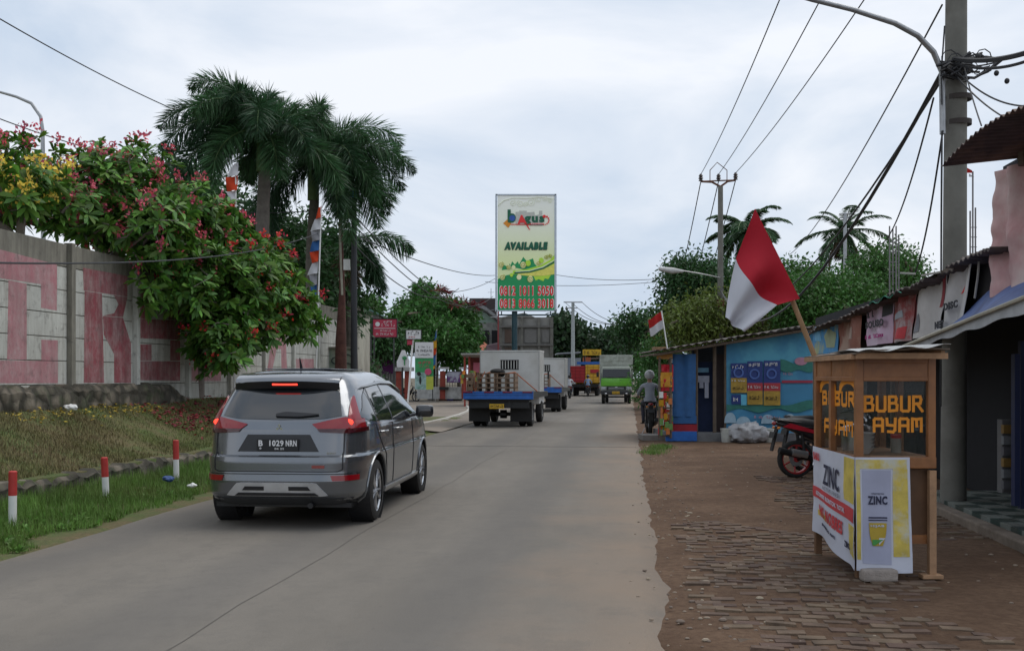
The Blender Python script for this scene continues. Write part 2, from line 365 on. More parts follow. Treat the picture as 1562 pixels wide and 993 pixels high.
def m_soil(N, Lk, b, _):
    tc = N.new('ShaderNodeTexCoord'); s = tc.outputs['Object']
    c = mixc(N, Lk, rng(N, Lk, noi(N, Lk, s, 1.6, 8, .65), .4, .6), (.085, .125, .028), (.16, .12, .055))
    c = mixc(N, Lk, rng(N, Lk, noi(N, Lk, s, 22, 6, .7), .4, .65, 0, .6), c, (.05, .06, .02))
    Lk.new(c, b.inputs['Base Color']); b.inputs['Roughness'].default_value = .95
    bp = N.new('ShaderNodeBump'); bp.inputs['Strength'].default_value = .8; bp.inputs['Distance'].default_value = .04
    Lk.new(noi(N, Lk, s, 25, 6, .7), bp.inputs['Height']); Lk.new(bp.outputs[0], b.inputs['Normal'])
SOILM = node_mat('turf_soil', m_soil)
def roadframe(fn, nu, nv, name, m, smooth=True):
    """a sheet in road coordinates: object origin at the road origin, turned with the road"""
    mb = MB().grid(lambda u, v: Vector(fn(u, v)), nu, nv); o = mb.build(name, m, origin=(0, 0, 0), smooth=smooth); o.rotation_euler = (0, 0, -TH)
    return tag(o, kind='structure')
def nz(x, y, s=1., z=0.): return noise.noise(Vector((x * s, y * s, z)))
# ground to the horizon
g = MB().grid(lambda u, v: Vector((-700 + 1400 * u, -60 + 1500 * v, -.05)), 4, 4).build('ground', mat('far_ground', (.11, .09, .055), .95, sc=.4), origin=(0, 0, 0)); tag(g, kind='structure')
def ss(x, a, b): t = min(1, max(0, (x - a) / (b - a))); return t * t * (3 - 2 * t)
def road_left(S): return -5.5 + .12 * nz(S, 1, .35)
def road_right(S): return .33 + .03 * nz(S, 9, .7) + .018 * nz(S, 5, 6) - .05 * max(0, nz(S, 3, 2.3) - .35)
def road_fn(u, v):
    S = -6 + (v ** 2.2) * 246; L = road_left(S) * (1 - u) + road_right(S) * u
    z = 0 if 0.001 < u < .999 else -.045
    return (L, S, z)
road = roadframe(road_fn, 24, 500, 'road', ROADM)
# joints and cracks in the slab: thin filled seams
seam = mat('road_seam', (.108, .097, .084), .9)
mb = MB()
def ribbon(mb, pts, w, z=.004):
    for a, b in zip(pts, pts[1:]):
        a = Vector((*a, z)); b = Vector((*b, z)); d = (b - a); p = Vector((-d.y, d.x, 0)).normalized() * w / 2
        mb.add([a - p, b - p, b + p, a + p], [(0, 1, 2, 3)])
ribbon(mb, [(-2.66 + .05 * nz(s * .5, 3, .8) + .012 * nz(s, 4, 9), s * .5) for s in range(8, 130)], .006)
for S0 in (23.6, 35.5, 47.5): ribbon(mb, [(l * .25, S0 + .04 * nz(l, S0, .7)) for l in range(-21, 2)], .06)
o = mb.build('road_joints', seam, origin=(0, 0, 0)); o.rotation_euler = (0, 0, -TH); tag(o, kind='structure')
# dirt yard to the right of the road
def yard_z(L, S):
    return -.012 + .018 * nz(L, S, .8) + .012 * nz(L, S, 2.7, 4) + .008 * nz(L, S, 7, 9) - .02 * ss(.6 - L, 0, .5)
def yard_fn(u, v): L = .1 + 17 * u ** 1.6; S = -2 + 90 * v ** 1.8; return (L, S, yard_z(L, S))
roadframe(yard_fn, 120, 260, 'dirt_yard', DIRTM)
# left verge and bank
def bank_z(L, S):
    """L negative to the left"""
    a = -L; k = 1 - ss(S, 33, 37)
    if a < 7.3: z = -.02 + .05 * ss(a, 5.6, 7.2)
    else: z = -.02 + .05 + k * (.27 + .78 * ss(min(a, 9.5), 7.25, 9.8) * 1.05)
    return z + .03 * nz(L, S, 1.1) + .015 * nz(L, S, 4)
def bank_fn(u, v):
    a = 5.3 + 2.0 * min(u / .4, 1) if u <= .4 else 7.3 + 2.6 * min((u - .4) / .5, 1) if u < .92 else 7.3 + 2.5 * .999 + (u - .92) / .08 * 40
    S = -6 + 46 * v; return (-a, S, bank_z(-a, S) - (.03 if a < 5.4 else 0))
roadframe(bank_fn, 60, 240, 'grass_bank', SOILM)
# side street apron and its kerb
APR = mat('apron_concrete', (.2, .165, .13), .85, var=.2, sc=.8, second=(.13, .115, .095), bump=.15)
roadframe(lambda u, v: (-5.2 - 40 * u, 35.5 + 34 * v, .012), 4, 4, 'side_street', APR)
roadframe(lambda u, v: (-5.35 - 1.95 * u, 29.5 + 6.3 * v, .055 - .05 * (u < .01)), 4, 8, 'street_apron', APR)
kp = [gr(px, py) for px, py in ((560, 662), (610, 654), (650, 647), (680, 640), (700, 634), (712, 629), (716, 624), (712, 620))]
mb = MB().tube([p + Vector((0, 0, .02)) for p in kp], .07, 6); tag(mb.build('kerb', mat('kerb_concrete', (.42, .4, .36), .85), origin=(0, 0, 0)), kind='structure')
# old brick paving half sunk in the yard
mb = MB(); br = []
S = 4.6
row = 0
while S < 17:
    L = .55 + .11 * (row % 2) + random.uniform(-.03, .03)
    Lmax = 3.6 if S > 8 else 3.9
    while L < Lmax:
        pz = nz(L, S, .55, 20)
        if pz > .0 + .22 * ss(S, 9.5, 15) + .25 * ss(.9 - L, 0, .35) and random.random() < .74:
            t = random.uniform(-.5, .5); dz = .007 * random.random() + .012 * max(0, pz)
            br.append((L, S, dz))
            M = Matrix.Rotation(random.uniform(-.09, .09), 3, 'Z') @ Matrix.Rotation(random.gauss(0, .03), 3, 'X') @ Matrix.Rotation(random.gauss(0, .025), 3, 'Y')
            w_, l_ = random.uniform(.17, .205), random.uniform(.085, .1)
            mb.box((L, S, yard_z(L, S) - .0228 + dz), (w_, l_, .05), rot=M, mi=0, taper=(.94, .9))
        L += .215
    S += .112; row += 1
o = mb.build('brick_paving', mat('sunken_brick', (.112, .074, .051), .95, var=.45, sc=4, bump=.5, bsc=45, island=.18), origin=(0, 0, 0)); o.rotation_euler = (0, 0, -TH)
tag(o, 'old clay paving bricks half sunk into the dirt yard', 'paving', kind='stuff')
# loose stones and litter in the yard
mb = MB()
for i in range(700):
    L = random.gauss(.48, .2) if i % 2 else random.uniform(.4, 4.5); S = 4.6 + 20 * random.random() ** 1.6; r = random.uniform(.004, .016) if i % 9 else random.uniform(.012, .026)
    mb.ball((L, S, max(yard_z(L, S), 0 if L < .33 else -1) + r * .3), (r * random.uniform(.8, 1.6), r, r * .6), 6, 4)
o = mb.build('gravel', mat('gravel_stone', (.24, .19, .145), .9, island=.4), origin=(0, 0, 0)); o.rotation_euler = (0, 0, -TH); tag(o, 'small loose stones scattered over the dirt yard', 'gravel', kind='stuff')
# grass: verge strip, bank, tufts
def grass(name, label, n, sample, hl, wd, m, lean=.5):
    P = sample(n); n = len(P); a = RNG.random(n) * 6.283; lh = hl(P) * (.5 + RNG.random(n))
    d = np.stack([np.cos(a), np.sin(a), np.zeros(n)], 1); s = np.stack([-np.sin(a), np.cos(a), np.zeros(n)], 1)
    tip = P + np.array([0, 0, 1.]) * lh[:, None] + d * (lh * lean * RNG.random(n))[:, None]
    T = np.stack([P - s * wd / 2, P + s * wd / 2, tip], 1)
    M = Matrix.Rotation(-TH, 3, 'Z'); T = T @ np.array(M).T
    return tag(quads(name, T, m, k=3), label, 'grass', kind='stuff')
GR = mat('grass_blades', (.11, .2, .035), .7, var=.35, sc=1.2, island=.5, trans=.2, second=(.16, .15, .05), sfac=(.5, .75))
GD = mat('dry_grass', (.13, .15, .04), .8, var=.35, sc=1.2, island=.5, second=(.17, .125, .06), sfac=(.42, .62))
def s_verge(n):
    L = -5.45 - 1.85 * RNG.random(n) ** .85; S = 6.5 + 23 * RNG.random(n) ** 1.6
    e = np.array([nz(a, b, 1.7) for a, b in zip(L, S)]); k = (L < -5.66 + .42 * e) & (e > -.38)
    L, S = L[k], S[k]; return np.stack([L, S, np.array([bank_z(a, b) for a, b in zip(L, S)])], 1)
grass('verge_grass', 'long green grass growing along the left road edge', 90000, s_verge, lambda P: .05 + .11 * np.clip((-P[:, 0] - 5.5) / 1.4, 0, 1), .009, GR, .7)
# broad leaved weeds mixed into the verge
Pw = s_verge(1500); Pw = Pw[np.array([nz(a, b, .8, 7) > .05 for a, b in zip(Pw[:, 0], Pw[:, 1])])]; c = np.repeat(Pw, 9, 0); d = RNG.normal(size=c.shape); d[:, 2] = abs(d[:, 2]) * .9 + .3
T = leaves(c + np.array([0, 0, .01]), d, .05 + .09 * RNG.random(len(c)), .022 + .02 * RNG.random(len(c)), .25) @ np.array(Matrix.Rotation(-TH, 3, 'Z')).T
tag(quads('verge_weeds', T, mat('weed_leaf', (.12, .24, .04), .6, var=.3, sc=1, island=.45, trans=.2)), 'bright broad leaved weeds mixed into the verge grass', 'weeds', kind='stuff')
def s_bank(n):
    L = -7.42 - 2.0 * RNG.random(n); S = 10 + 24 * RNG.random(n) ** 1.3
    e = np.array([nz(a, b, .9, 5) for a, b in zip(L, S)]); k = RNG.random(n) < np.clip(.62 + e * 1.3, .12, 1)
    L, S = L[k], S[k]; return np.stack([L, S, np.array([bank_z(a, b) for a, b in zip(L, S)])], 1)
grass('bank_grass', 'short patchy grass on the bank under the painted wall', 130000, s_bank, lambda P: .05 + 0 * P[:, 0], .009, GD, 1.)
def s_tuft(n):
    c = [gr(1003, 684), gr(996, 690), gr(1010, 681)]; out = []
    for i in range(n): p = random.choice(c); L, S = LS(p); out.append((L + random.gauss(0, .13), S + random.gauss(0, .3), -.01))
    return np.array(out)
grass('grass_tuft', 'small green tuft at the right edge of the road', 1500, s_tuft, lambda P: .06 + 0 * P[:, 0], .012, GR, .8)
# fallen flowers
def petals(name, label, n, fL, fS, m, r=.03):
    P = []
    for i in range(n):
        L, S = fL(), fS(); a = random.random() * 6.28; z = bank_z(L, S) + .05; q = r * random.uniform(.6, 1.3); tl = [random.uniform(-.6, .6) for _ in range(2)]
        for k in range(2):
            a2 = a + k * 1.57; u = np.array([math.cos(a2), math.sin(a2), tl[0]]) * q; w = np.array([-math.sin(a2), math.cos(a2), tl[1]]) * q * .5; c = np.array([L, S, z + .002 * k])
            P.append([c - u, c - w, c + u, c + w])
    T = np.array(P) @ np.array(Matrix.Rotation(-TH, 3, 'Z')).T
    return tag(quads(name, T, m), label, 'fallen petals', kind='stuff')
petals('fallen_red_petals', 'crimson fallen blossoms carpeting the bank behind the car', 1100, lambda: random.gauss(-8.65, .38), lambda: random.uniform(18.5, 27), mat('petal_red', (.3, .035, .06), .8, island=.6), .04)
petals('fallen_yellow_petals', 'yellow fallen blossoms below the stone footing', 230, lambda: random.gauss(-9.05, .16), lambda: random.uniform(14.5, 19.5), mat('petal_yellow', (.5, .36, .05), .8, island=.4))
# small litter
for i, (px, py, Y, nm, lab, m, s) in enumerate((
        (258, 730, 14.6, 'plastic_scrap', 'crumpled blue plastic scrap in the verge grass', mat('scrap_blue', (.03, .07, .2), .7), .085),
        (108, 621, 16.6, 'plastic_bag', 'small crumpled white bag on the bank under the wall', G['white'], .1),
        (293, 740, 14.2, 'paper_scrap', 'scrap of white paper in the grass by the bollard', G['white'], .06))):
    p = at(px, py, Y); mb = MB().ball((0, 0, 0), (s, s * .8, s * .5), 14, 8)
    mb.v = [v * (1 + .5 * noise.noise(v * 22 + Vector((i, 0, 0)))) for v in mb.v]; mb.v = [v + p for v in mb.v]
    tag(mb.build(nm, m), lab, 'litter')
# low stone kerb wall between verge and bank
def m_stone(N, Lk, b, _):
    tc = N.new('ShaderNodeTexCoord'); s = tc.outputs['Object']; v = N.new('ShaderNodeTexVoronoi'); v.inputs['Scale'].default_value = 4.2; v.inputs['Randomness'].default_value = 1
    ad = N.new('ShaderNodeMixRGB'); ad.inputs[0].default_value = .12; Lk.new(s, ad.inputs[1]); nt = N.new('ShaderNodeTexNoise'); nt.inputs['Scale'].default_value = 3; Lk.new(s, nt.inputs['Vector']); Lk.new(nt.outputs['Color'], ad.inputs[2]); Lk.new(ad.outputs[0], v.inputs['Vector'])
    c = mixc(N, Lk, rng(N, Lk, v.outputs['Color'], .1, .9), (.09, .075, .055), (.2, .17, .13))
    c = mixc(N, Lk, rng(N, Lk, v.outputs['Distance'], .32, .6, 0, .85), c, (.03, .028, .02))
    c = mixc(N, Lk, rng(N, Lk, noi(N, Lk, s, 3, 8, .7), .52, .66, 0, .7), c, (.05, .065, .03))
    Lk.new(c, b.inputs['Base Color']); b.inputs['Roughness'].default_value = .95
    h = mixc(N, Lk, .35, (0, 0, 0), (0, 0, 0)); bp = N.new('ShaderNodeBump'); bp.invert = True; bp.inputs['Strength'].default_value = 1; bp.inputs['Distance'].default_value = .08; Lk.new(v.outputs['Distance'], bp.inputs['Height'])
    b2 = N.new('ShaderNodeBump'); b2.inputs['Strength'].default_value = .6; b2.inputs['Distance'].default_value = .02; Lk.new(noi(N, Lk, s, 22, 6, .7), b2.inputs['Height']); Lk.new(bp.outputs[0], b2.inputs['Normal']); Lk.new(b2.outputs[0], b.inputs['Normal'])
STN = node_mat('mossy_stone', m_stone)
def rough_wall(name, label, L0, L1, S0, S1, zb, zt, cat, cell=.09, amp=.05):
    mb = MB(); n = int((S1 - S0) / cell); prof = []
    ring = 9
    def pt(i, j):
        S = S0 + (S1 - S0) * i / n; q = j / ring
        if q < .4: L, z = L0, zb(S) + (zt(S) - zb(S)) * q / .4
        elif q < .6: L, z = L0 + (L1 - L0) * (q - .4) / .2, zt(S)
        else: L, z = L1, zt(S) + (zb(S) - zt(S)) * (q - .6) / .4
        d = amp * (abs(noise.cell(Vector((S * 4.3 + 3, z * 6, L0)))) - .5) + amp * nz(S, z, 6, L0)
        p = rd(L, S, z); c = rd((L0 + L1) / 2, S, z); v = p - c; v.z = .3 * (q > .3) * (q < .7)
        return p + v.normalized() * d if v.length > 1e-4 else p
    V = [pt(i, j) for i in range(n + 1) for j in range(ring + 1)]; w = ring + 1
    mb.add(V, [(i * w + j, i * w + j + 1, (i + 1) * w + j + 1, (i + 1) * w + j) for i in range(n) for j in range(ring)] + [tuple(range(w)), tuple(n * w + j for j in range(w - 1, -1, -1))])
    return tag(mb.build(name, STN), label, cat)
rough_wall('stone_kerb', 'low mossy stone kerb wall holding back the grass bank', -7.22, -7.5, 4, 34, lambda S: -.05, lambda S: .3 + .03 * nz(S, 0, 1.5), 'stone kerb', amp=.06)
rough_wall('stone_footing', 'rough stone footing under the near end of the painted wall', -9.28, -9.62, 6, 21.2, lambda S: .75, lambda S: 1.42 + .03 * nz(S, 3, 2) - .25 * ss(S, 20.6, 21.2), 'stone footing', amp=.05)
# ================================================================ painted precast wall
WL = -9.56
def m_wall(base, stain, fade=0):
    def f(N, Lk, b, _):
        tc = N.new('ShaderNodeTexCoord'); s = tc.outputs['Object']
        c = mixc(N, Lk, rng(N, Lk, noi(N, Lk, s, 1.2, 8), .35, .65), base, tuple(x * .8 for x in base))
        if fade: c = mixc(N, Lk, rng(N, Lk, noi(N, Lk, s, 3.5, 12, .8, (1, 1, .6)), .42, .68, 0, .62), c, (.46, .44, .41))
        c = mixc(N, Lk, rng(N, Lk, noi(N, Lk, s, 2.2, 9, .7, (2.5, 2.5, .35)), .44, .64, 0, .7), c, stain)
        c = mixc(N, Lk, rng(N, Lk, noi(N, Lk, s, 5, 9, .75), .53, .66, 0, .5), c, (.1, .09, .08))
        Lk.new(c, b.inputs['Base Color']); b.inputs['Roughness'].default_value = .92
        bp = N.new('ShaderNodeBump'); bp.inputs['Strength'].default_value = .3; bp.inputs['Distance'].default_value = .01
        Lk.new(noi(N, Lk, s, 30, 5, .7), bp.inputs['Height']); Lk.new(bp.outputs[0], b.inputs['Normal'])
    return f
WALLW = node_mat('wall_whitewash', m_wall((.54, .54, .49), (.3, .28, .24)))
WALLC = node_mat('wall_bare_concrete', m_wall((.25, .235, .19), (.09, .08, .065)))
PNK = node_mat('wall_red_paint', m_wall((.45, .19, .21), (.3, .15, .155), 1)); PNK2 = node_mat('wall_deep_red_paint', m_wall((.33, .075, .09), (.17, .065, .065), 1))
wall = thing('painted_wall', 'long precast concrete wall with faded red and white painted letters', 'wall', rd(WL, 24, 1.1), -TH)
posts = [YL(px, WL) for px in (-310, -75, 105, 205, 283, 350, 405, 453, 494, 529)]
posts = [LS(onL(105, 500, WL))[1] + 2.4 * k for k in range(-5, 8)]
for i, S0 in enumerate(posts):
    mb = MB(); mb.box(rd(WL + .02, S0, 2.42), (.15, .13, 2.88), -TH); mb.build('wall_post', WALLC if i < 6 else WALLW, wall, world=True, bevel=.01)
for i in range(len(posts) - 1):
    a, b = posts[i] + .08, posts[i + 1] - .08; mb = MB()
    for k in range(7):
        z0 = 1.04 + .4 * k if k else 1.0; h = .4
        if k == 6: mi = 1
        else: mi = 0
        mb.box(rd(WL - .02, (a + b) / 2, 1.04 + .4 * k + .2), (.055, b - a, .386), -TH, mi=mi)
        if k: mb.box(rd(WL - .03, (a + b) / 2, 1.04 + .4 * k), (.03, b - a, .03), -TH, mi=1)
    mb.build('wall_panel', [WALLW, WALLC], wall, world=True, bevel=.006)
def wp(pts, sx, ox, oy, m, name='painted_letter'):
    P = [onL(ox + x / sx, oy + y / sx, WL + .0085) for x, y in pts]
    # cut into strips at the plank joints is not needed: thin paint film follows the planks closely
    MB().poly(P, rd(-.006, 0, 0)).build(name, m, wall, world=True)
s3 = 3.677
for poly_ in ([(-160, 70), (320, 198), (320, 320), (-160, 250)], [(48, 285), (150, 305), (150, 730), (40, 730)], [(230, 305), (320, 320), (318, 455), (230, 440)],
              [(232, 618), (325, 622), (325, 735), (232, 733)], [(-160, 733), (325, 738), (325, 862), (-160, 862)]): wp(poly_, s3, 0, 350, PNK)
for poly_ in ([(465, 215), (715, 262), (715, 378), (470, 342)], [(475, 345), (572, 360), (575, 485), (585, 860), (470, 860)], [(640, 370), (715, 380), (690, 492), (577, 484), (640, 470), (665, 420)],
              [(577, 486), (690, 496), (735, 640), (735, 860), (640, 860), (640, 700), (582, 590)],
              [(785, 300), (1010, 330), (1010, 400), (785, 385)], [(785, 387), (850, 395), (850, 505), (785, 500)], [(945, 400), (1010, 406), (1010, 510), (945, 505)],
              [(785, 502), (1010, 512), (1010, 618), (785, 610)], [(955, 620), (1010, 625), (1010, 735), (955, 735)], [(785, 645), (850, 645), (850, 735), (785, 735)],
              [(780, 738), (1010, 740), (1010, 848), (780, 845)]): wp(poly_, s3, 0, 350, PNK2)
for poly_ in ([(1068, 770), (1240, 770), (1240, 850), (1068, 850)], [(1090, 400), (1240, 415), (1240, 520), (1090, 510)]): wp(poly_, s3, 0, 350, PNK)
for poly_ in ([(190, 790), (265, 268), (300, 268), (345, 380), (300, 510), (240, 790)], [(300, 268), (390, 262), (415, 790), (352, 790), (345, 512), (300, 512), (338, 380)],
              [(500, 620), (700, 620), (700, 720), (500, 720)]): wp(poly_, 7.094, 380, 460, PNK)
# three red and white bollards on the verge
def bollard(px, yb, yt, label):
    p = gr(px, yb, -.0); Y = p.y; h = (yb - yt) * Y / F; t = thing('road_bollard', label, 'bollard', p, random.uniform(-.2, .2), 'red and white posts along the verge'); t.rotation_euler = (random.uniform(-.03, .03), random.uniform(-.045, .045), .3)
    r = .042
    MB().lathe([(0, -.15), (r, -.15), (r, h * .56), (0, h * .56)], (0, 0, 0), n=14).build('post', G['white'], t, smooth=True)
    MB().lathe([(r * 1.02, h * .56), (r * 1.02, h * .985), (r * .8, h), (0, h)], (0, 0, 0), n=14).build('red_top', mat('faded_red', (.42, .035, .03), .6, var=.25), t, smooth=True)
    return t
bollard(19, 803, 718, 'red topped white post at the far left, nearest the camera')
bollard(162, 765, 697, 'red topped white post between the nearest post and the blue plastic scrap')
bollard(269, 738, 671, 'red topped white post beside the blue plastic scrap near the grey car')
# ================================================================ VEGETATION
LF = leafmat('frangipani_leaf', (.12, .25, .036)); LFD = leafmat('frangipani_leaf_dark', (.07, .17, .03))
PF = mat('pink_blossom', (.62, .1, .16), .6, var=.3, sc=2, island=.4, trans=.2); YF = mat('yellow_blossom', (.85, .62, .1), .6, var=.2, island=.25, trans=.2)
RF = mat('red_blossom', (.6, .03, .05), .6, var=.3, island=.4, trans=.2)
def frangipani(label, base, tt, way, blobs, n, flower, ff, leafpeel=.5, r0=.14, group='frangipani trees leaning over the wall'):
    """open tree: every twig ends in a rosette of long leaves, many with a flower cluster"""
    t = thing('frangipani_tree', label, 'tree', base, 0, group)
    P, nr = blob_points(blobs, n, leafpeel); b = Vector(base)
    keep = np.array([not (LS(Vector(p))[0] < WL + .35 and p[2] < 3.95) for p in P]); P, nr = P[keep], nr[keep]; n = len(P)
    mb = MB(); sel = RNG.choice(n, size=min(n, int(n * .6)), replace=False)
    skeleton(mb, [b - Vector((0, 0, .2)), b.lerp(Vector(tt), .55) + Vector((.08, 0, 0)), Vector(tt)] + [Vector(q) for q in way], [tuple(P[i]) for i in sel], r0, .011, .1, 5, .25)
    mb.build('trunk', mat('frangipani_bark', (.2, .17, .145), .85, var=.25, sc=9), t, smooth=True, world=True)
    k = 12; up = unit(nr * .8 + np.array([0, 0, .55]) + .3 * RNG.normal(size=nr.shape))
    C_ = np.repeat(P, k, 0); U = np.repeat(up, k, 0); X = unit(np.cross(U, RNG.normal(size=U.shape)))
    el = (.05 + .85 * RNG.random(len(C_)))[:, None]; D_ = unit(X + U * el); ln = .17 + .13 * RNG.random(len(C_)); wd = ln * .29
    A = C_ - U * (RNG.random(len(C_))[:, None] * .09)
    side = unit(np.cross(D_, U)); m1 = A + D_ * ln[:, None] * .35; m2 = A + D_ * ln[:, None] * .75 - np.array([0, 0, 1]) * (ln * .05)[:, None]; tip = A + D_ * ln[:, None] - np.array([0, 0, 1]) * (ln * .18)[:, None]
    h1, h2 = (wd * .42)[:, None], (wd * .5)[:, None]; fold = -U * (wd * .12)[:, None]
    # six sided leaf: one face folded along the rib is enough at this size, kept as two joined quads
    L_ = np.stack([A, m1 + side * h1, m2 + side * h2, tip, m2 - side * h2, m1 - side * h1], 1)
    quads('crown', L_, [LF, LFD], t, (RNG.random(len(L_)) < .45).astype(int), k=6)
    fi = np.where((RNG.random(n) < ff))[0]; fs = P[fi]; nf = len(fs)
    if nf:
        q = 22; c = np.repeat(fs, q, 0) + np.repeat(up[fi] * .11, q, 0) + np.array([0, 0, .05]) + RNG.normal(size=(nf * q, 3)) * .055
        d = unit(RNG.normal(size=(nf * q, 3)) + np.array([0, 0, .5]))
        quads('blossoms', leaves(c, d, .06 + .04 * RNG.random(nf * q), .05), flower, t)
    return t
def B(px, py, Y, rx, ry, rz=None):   # blob measured in the photo, radii in photo pixels; depth radius in metres
    k = Y / F; return (at(px, py, Y), (rx * k, rz or (rx + ry) / 2 * k, ry * k))
def gb(px, Y, z=1.1): return Vector(((px - CX) * Y / F, Y, z))
frangipani('frangipani with pink and pale yellow blossoms at the far left edge', gb(-60, 18.5), gb(-40, 18.3, 3.6), [], [B(-20, 285, 18, 75, 60, 1.0), B(40, 250, 18.3, 62, 48, .9), B(85, 300, 18.5, 60, 48, .9), B(15, 320, 18, 90, 40, .8)], 190, PF, .4, .35)
frangipani('yellow flowering frangipani at the left edge of the photo', gb(30, 17.6), gb(30, 17.5, 3.8), [], [B(15, 290, 16.9, 62, 45, .6), B(-60, 280, 17, 50, 55, .6), B(70, 275, 17.2, 30, 26, .5)], 95, YF, .8, .3, .09)
frangipani('frangipani with deep pink blossoms standing high above the second wall panel', gb(165, 20.5), gb(165, 20.3, 3.7), [], [B(135, 300, 20, 80, 72, 1.2), B(195, 275, 20.5, 75, 62, 1.1), B(215, 345, 20, 85, 60, 1.0), B(150, 345, 19.7, 60, 45, .8)], 520, PF, .3, .3)
frangipani('frangipani with pink blossoms right of the middle of the wall', gb(300, 23.6), gb(290, 23.3, 3.9), [gb(285, 22.2, 4.6)], [B(280, 335, 21.8, 75, 55, 1.2), B(330, 345, 22.5, 50, 42, 1.0), B(255, 400, 21.2, 85, 55, .9), B(215, 425, 20.0, 50, 45, .5)], 580, PF, .2, .3)
frangipani('dense frangipani with red blossoms hanging low over the wall above the grey car', gb(390, 27.8), gb(372, 27, 3.9), [gb(362, 25.5, 4.5), gb(350, 23.5, 4.6)],
    [B(340, 430, 22.2, 85, 75, 1.0), B(390, 415, 23.5, 65, 58, 1.0), B(330, 505, 21.9, 60, 55, .8), B(345, 535, 21.6, 32, 30, .5), B(425, 455, 24.6, 58, 48, .9), B(455, 490, 25.8, 42, 30, .7), B(285, 440, 20.9, 48, 42, .6), B(385, 500, 23.3, 50, 38, .7)], 1150, RF, .11, .35, .17)
# ---------------------------------------------------------------- palms
PL = leafmat('foxtail_leaflet', (.05, .12, .045), .5); PLD = leafmat('foxtail_leaflet_dark', (.028, .075, .03), .5)
DRY = mat('dry_frond', (.13, .095, .055), .9, island=.4); PTR = mat('palm_trunk', (.12, .105, .09), .9, var=.3, sc=6, bump=.5); CSH = mat('crown_shaft', (.1, .17, .06), .6)
def frond_pts(c, az, el, ln, sag, n=18):
    """an arching rib that leaves at elevation el and bends down"""
    p = np.array(c, float); out = [p.copy()]; e = el
    for i in range(n):
        d = np.array([math.cos(az) * math.cos(e), math.sin(az) * math.cos(e), math.sin(e)]); p = p + d * ln / n; out.append(p.copy()); e -= sag / n * (.45 + 1.1 * i / n)
    return np.array(out)
def rib_leaves(pts, per, ll, wd, plume, droop):
    a = pts[:-1]; b = pts[1:]; n = len(a); t = (np.arange(n)[:, None] + RNG.random((n, per))) / n
    k = np.repeat(np.arange(n), per); fr = RNG.random(n * per); P = a[k] + (b[k] - a[k]) * fr[:, None]; T = unit(b[k] - a[k])
    s = (k + fr) / n; side = unit(np.cross(T, np.array([0, 0, 1.]) + .01)); upv = np.cross(side, T)
    if plume: an = RNG.random(len(k)) * 6.283; Rr = side * np.cos(an)[:, None] + upv * np.sin(an)[:, None]
    else: Rr = side * np.where(RNG.random(len(k)) < .5, 1, -1)[:, None] + upv * (.15 + .2 * RNG.random(len(k)))[:, None]
    L = ll * np.sin(np.clip(s * .86 + .14, 0, 1) * math.pi) ** .5 * (.55 + .65 * RNG.random(len(k))); D_ = unit(Rr + T * .75)
    m = P + D_ * L[:, None] * .5 - np.array([0, 0, 1]) * (L * droop * .3)[:, None]; tip = P + D_ * L[:, None] - np.array([0, 0, 1]) * (L * droop)[:, None]
    sd = unit(np.cross(D_, RNG.normal(size=D_.shape))) * wd / 2
    return np.stack([P, m + sd, tip, m - sd], 1)
def palm(label, base, top, nf, ln, ll, per, plume=True, wd=.035, el=(-.35, 1.25), sag=2.3, droop=.35, r=.17, dry=0, lm=(PL, PLD), group=None, seed=1, azs=None, name='foxtail_palm', shaft=1.3, sc=1.):
    rr = random.Random(seed); t = thing(name, label, 'palm tree', base, 0, group); b = Vector(base); tp = Vector(top)
    mb = MB(); n = 14; mb.tube([b.lerp(tp, i / n) + Vector((.05 * math.sin(i * .5), 0, 0)) for i in range(n + 1)], [r * (1.25 - .45 * i / n + (.04 if i % 2 else 0)) for i in range(n + 1)], 12)
    mb.build('trunk', PTR, t, smooth=True, world=True)
    if shaft: MB().tube([tp, tp + Vector((0, 0, shaft * .5)), tp + Vector((0, 0, shaft))], [r * 1.0, r * .95, r * .35], 12).build('crown_shaft', CSH, t, smooth=True, world=True)
    ct_ = tp + Vector((0, 0, shaft * .9))
    for i in range(nf):
        azi = (azs[i] if azs else 2 * math.pi * (i * .382 + rr.uniform(-.03, .03))); f = i / max(1, nf - 1)
        e = el[1] + (el[0] - el[1]) * f + rr.uniform(-.16, .16); e = min(e, 1.3); l_ = ln * rr.uniform(.75, 1.15) * (1 - .15 * abs(f - .4))
        isdry = i >= nf - dry
        pts = frond_pts(ct_, azi, e if not isdry else -1.0, l_ * (.8 if isdry else 1), sag * (1 - .35 * f) * rr.uniform(.8, 1.1) if not isdry else .6)
        mb = MB().tube([Vector(q) for q in pts], [.03 * (1 - .75 * j / 18) * sc for j in range(19)], 5)
        L_ = rib_leaves(pts[1:], per, ll, wd, plume, droop)
        # the leaflets and the rib are one frond
        b0 = len(mb.v); V = L_.reshape(-1, 3); nq = len(L_); me_mi = [0] * len(mb.f)
        mb.v += [Vector(v) for v in V]; mb.f += [(b0 + 4 * q, b0 + 4 * q + 1, b0 + 4 * q + 2, b0 + 4 * q + 3) for q in range(nq)]
        mb.m = me_mi + [1] * nq
        mb.build('frond', [CSH if not isdry else DRY, (DRY if isdry else lm[0] if rr.random() < .55 else lm[1])], t, world=True)
    return t
palm('tall dark foxtail palm rising over the left wall behind the pennant', gb(405, 29.5), at(402, 262, 29.5), 22, 3.0, .72, 40, azs=[R(a) for a in (95, 170, 60, 215, 130, 255, 20, 150, 190, 110, 235, 165, 280, 140, 205, 320, 175, 0, 240, 120, 200, 300, 180, 40, 160, 340)], seed=3, dry=0, r=.2, el=(-.3, 1.3), sag=2.35, wd=.028, droop=.28)
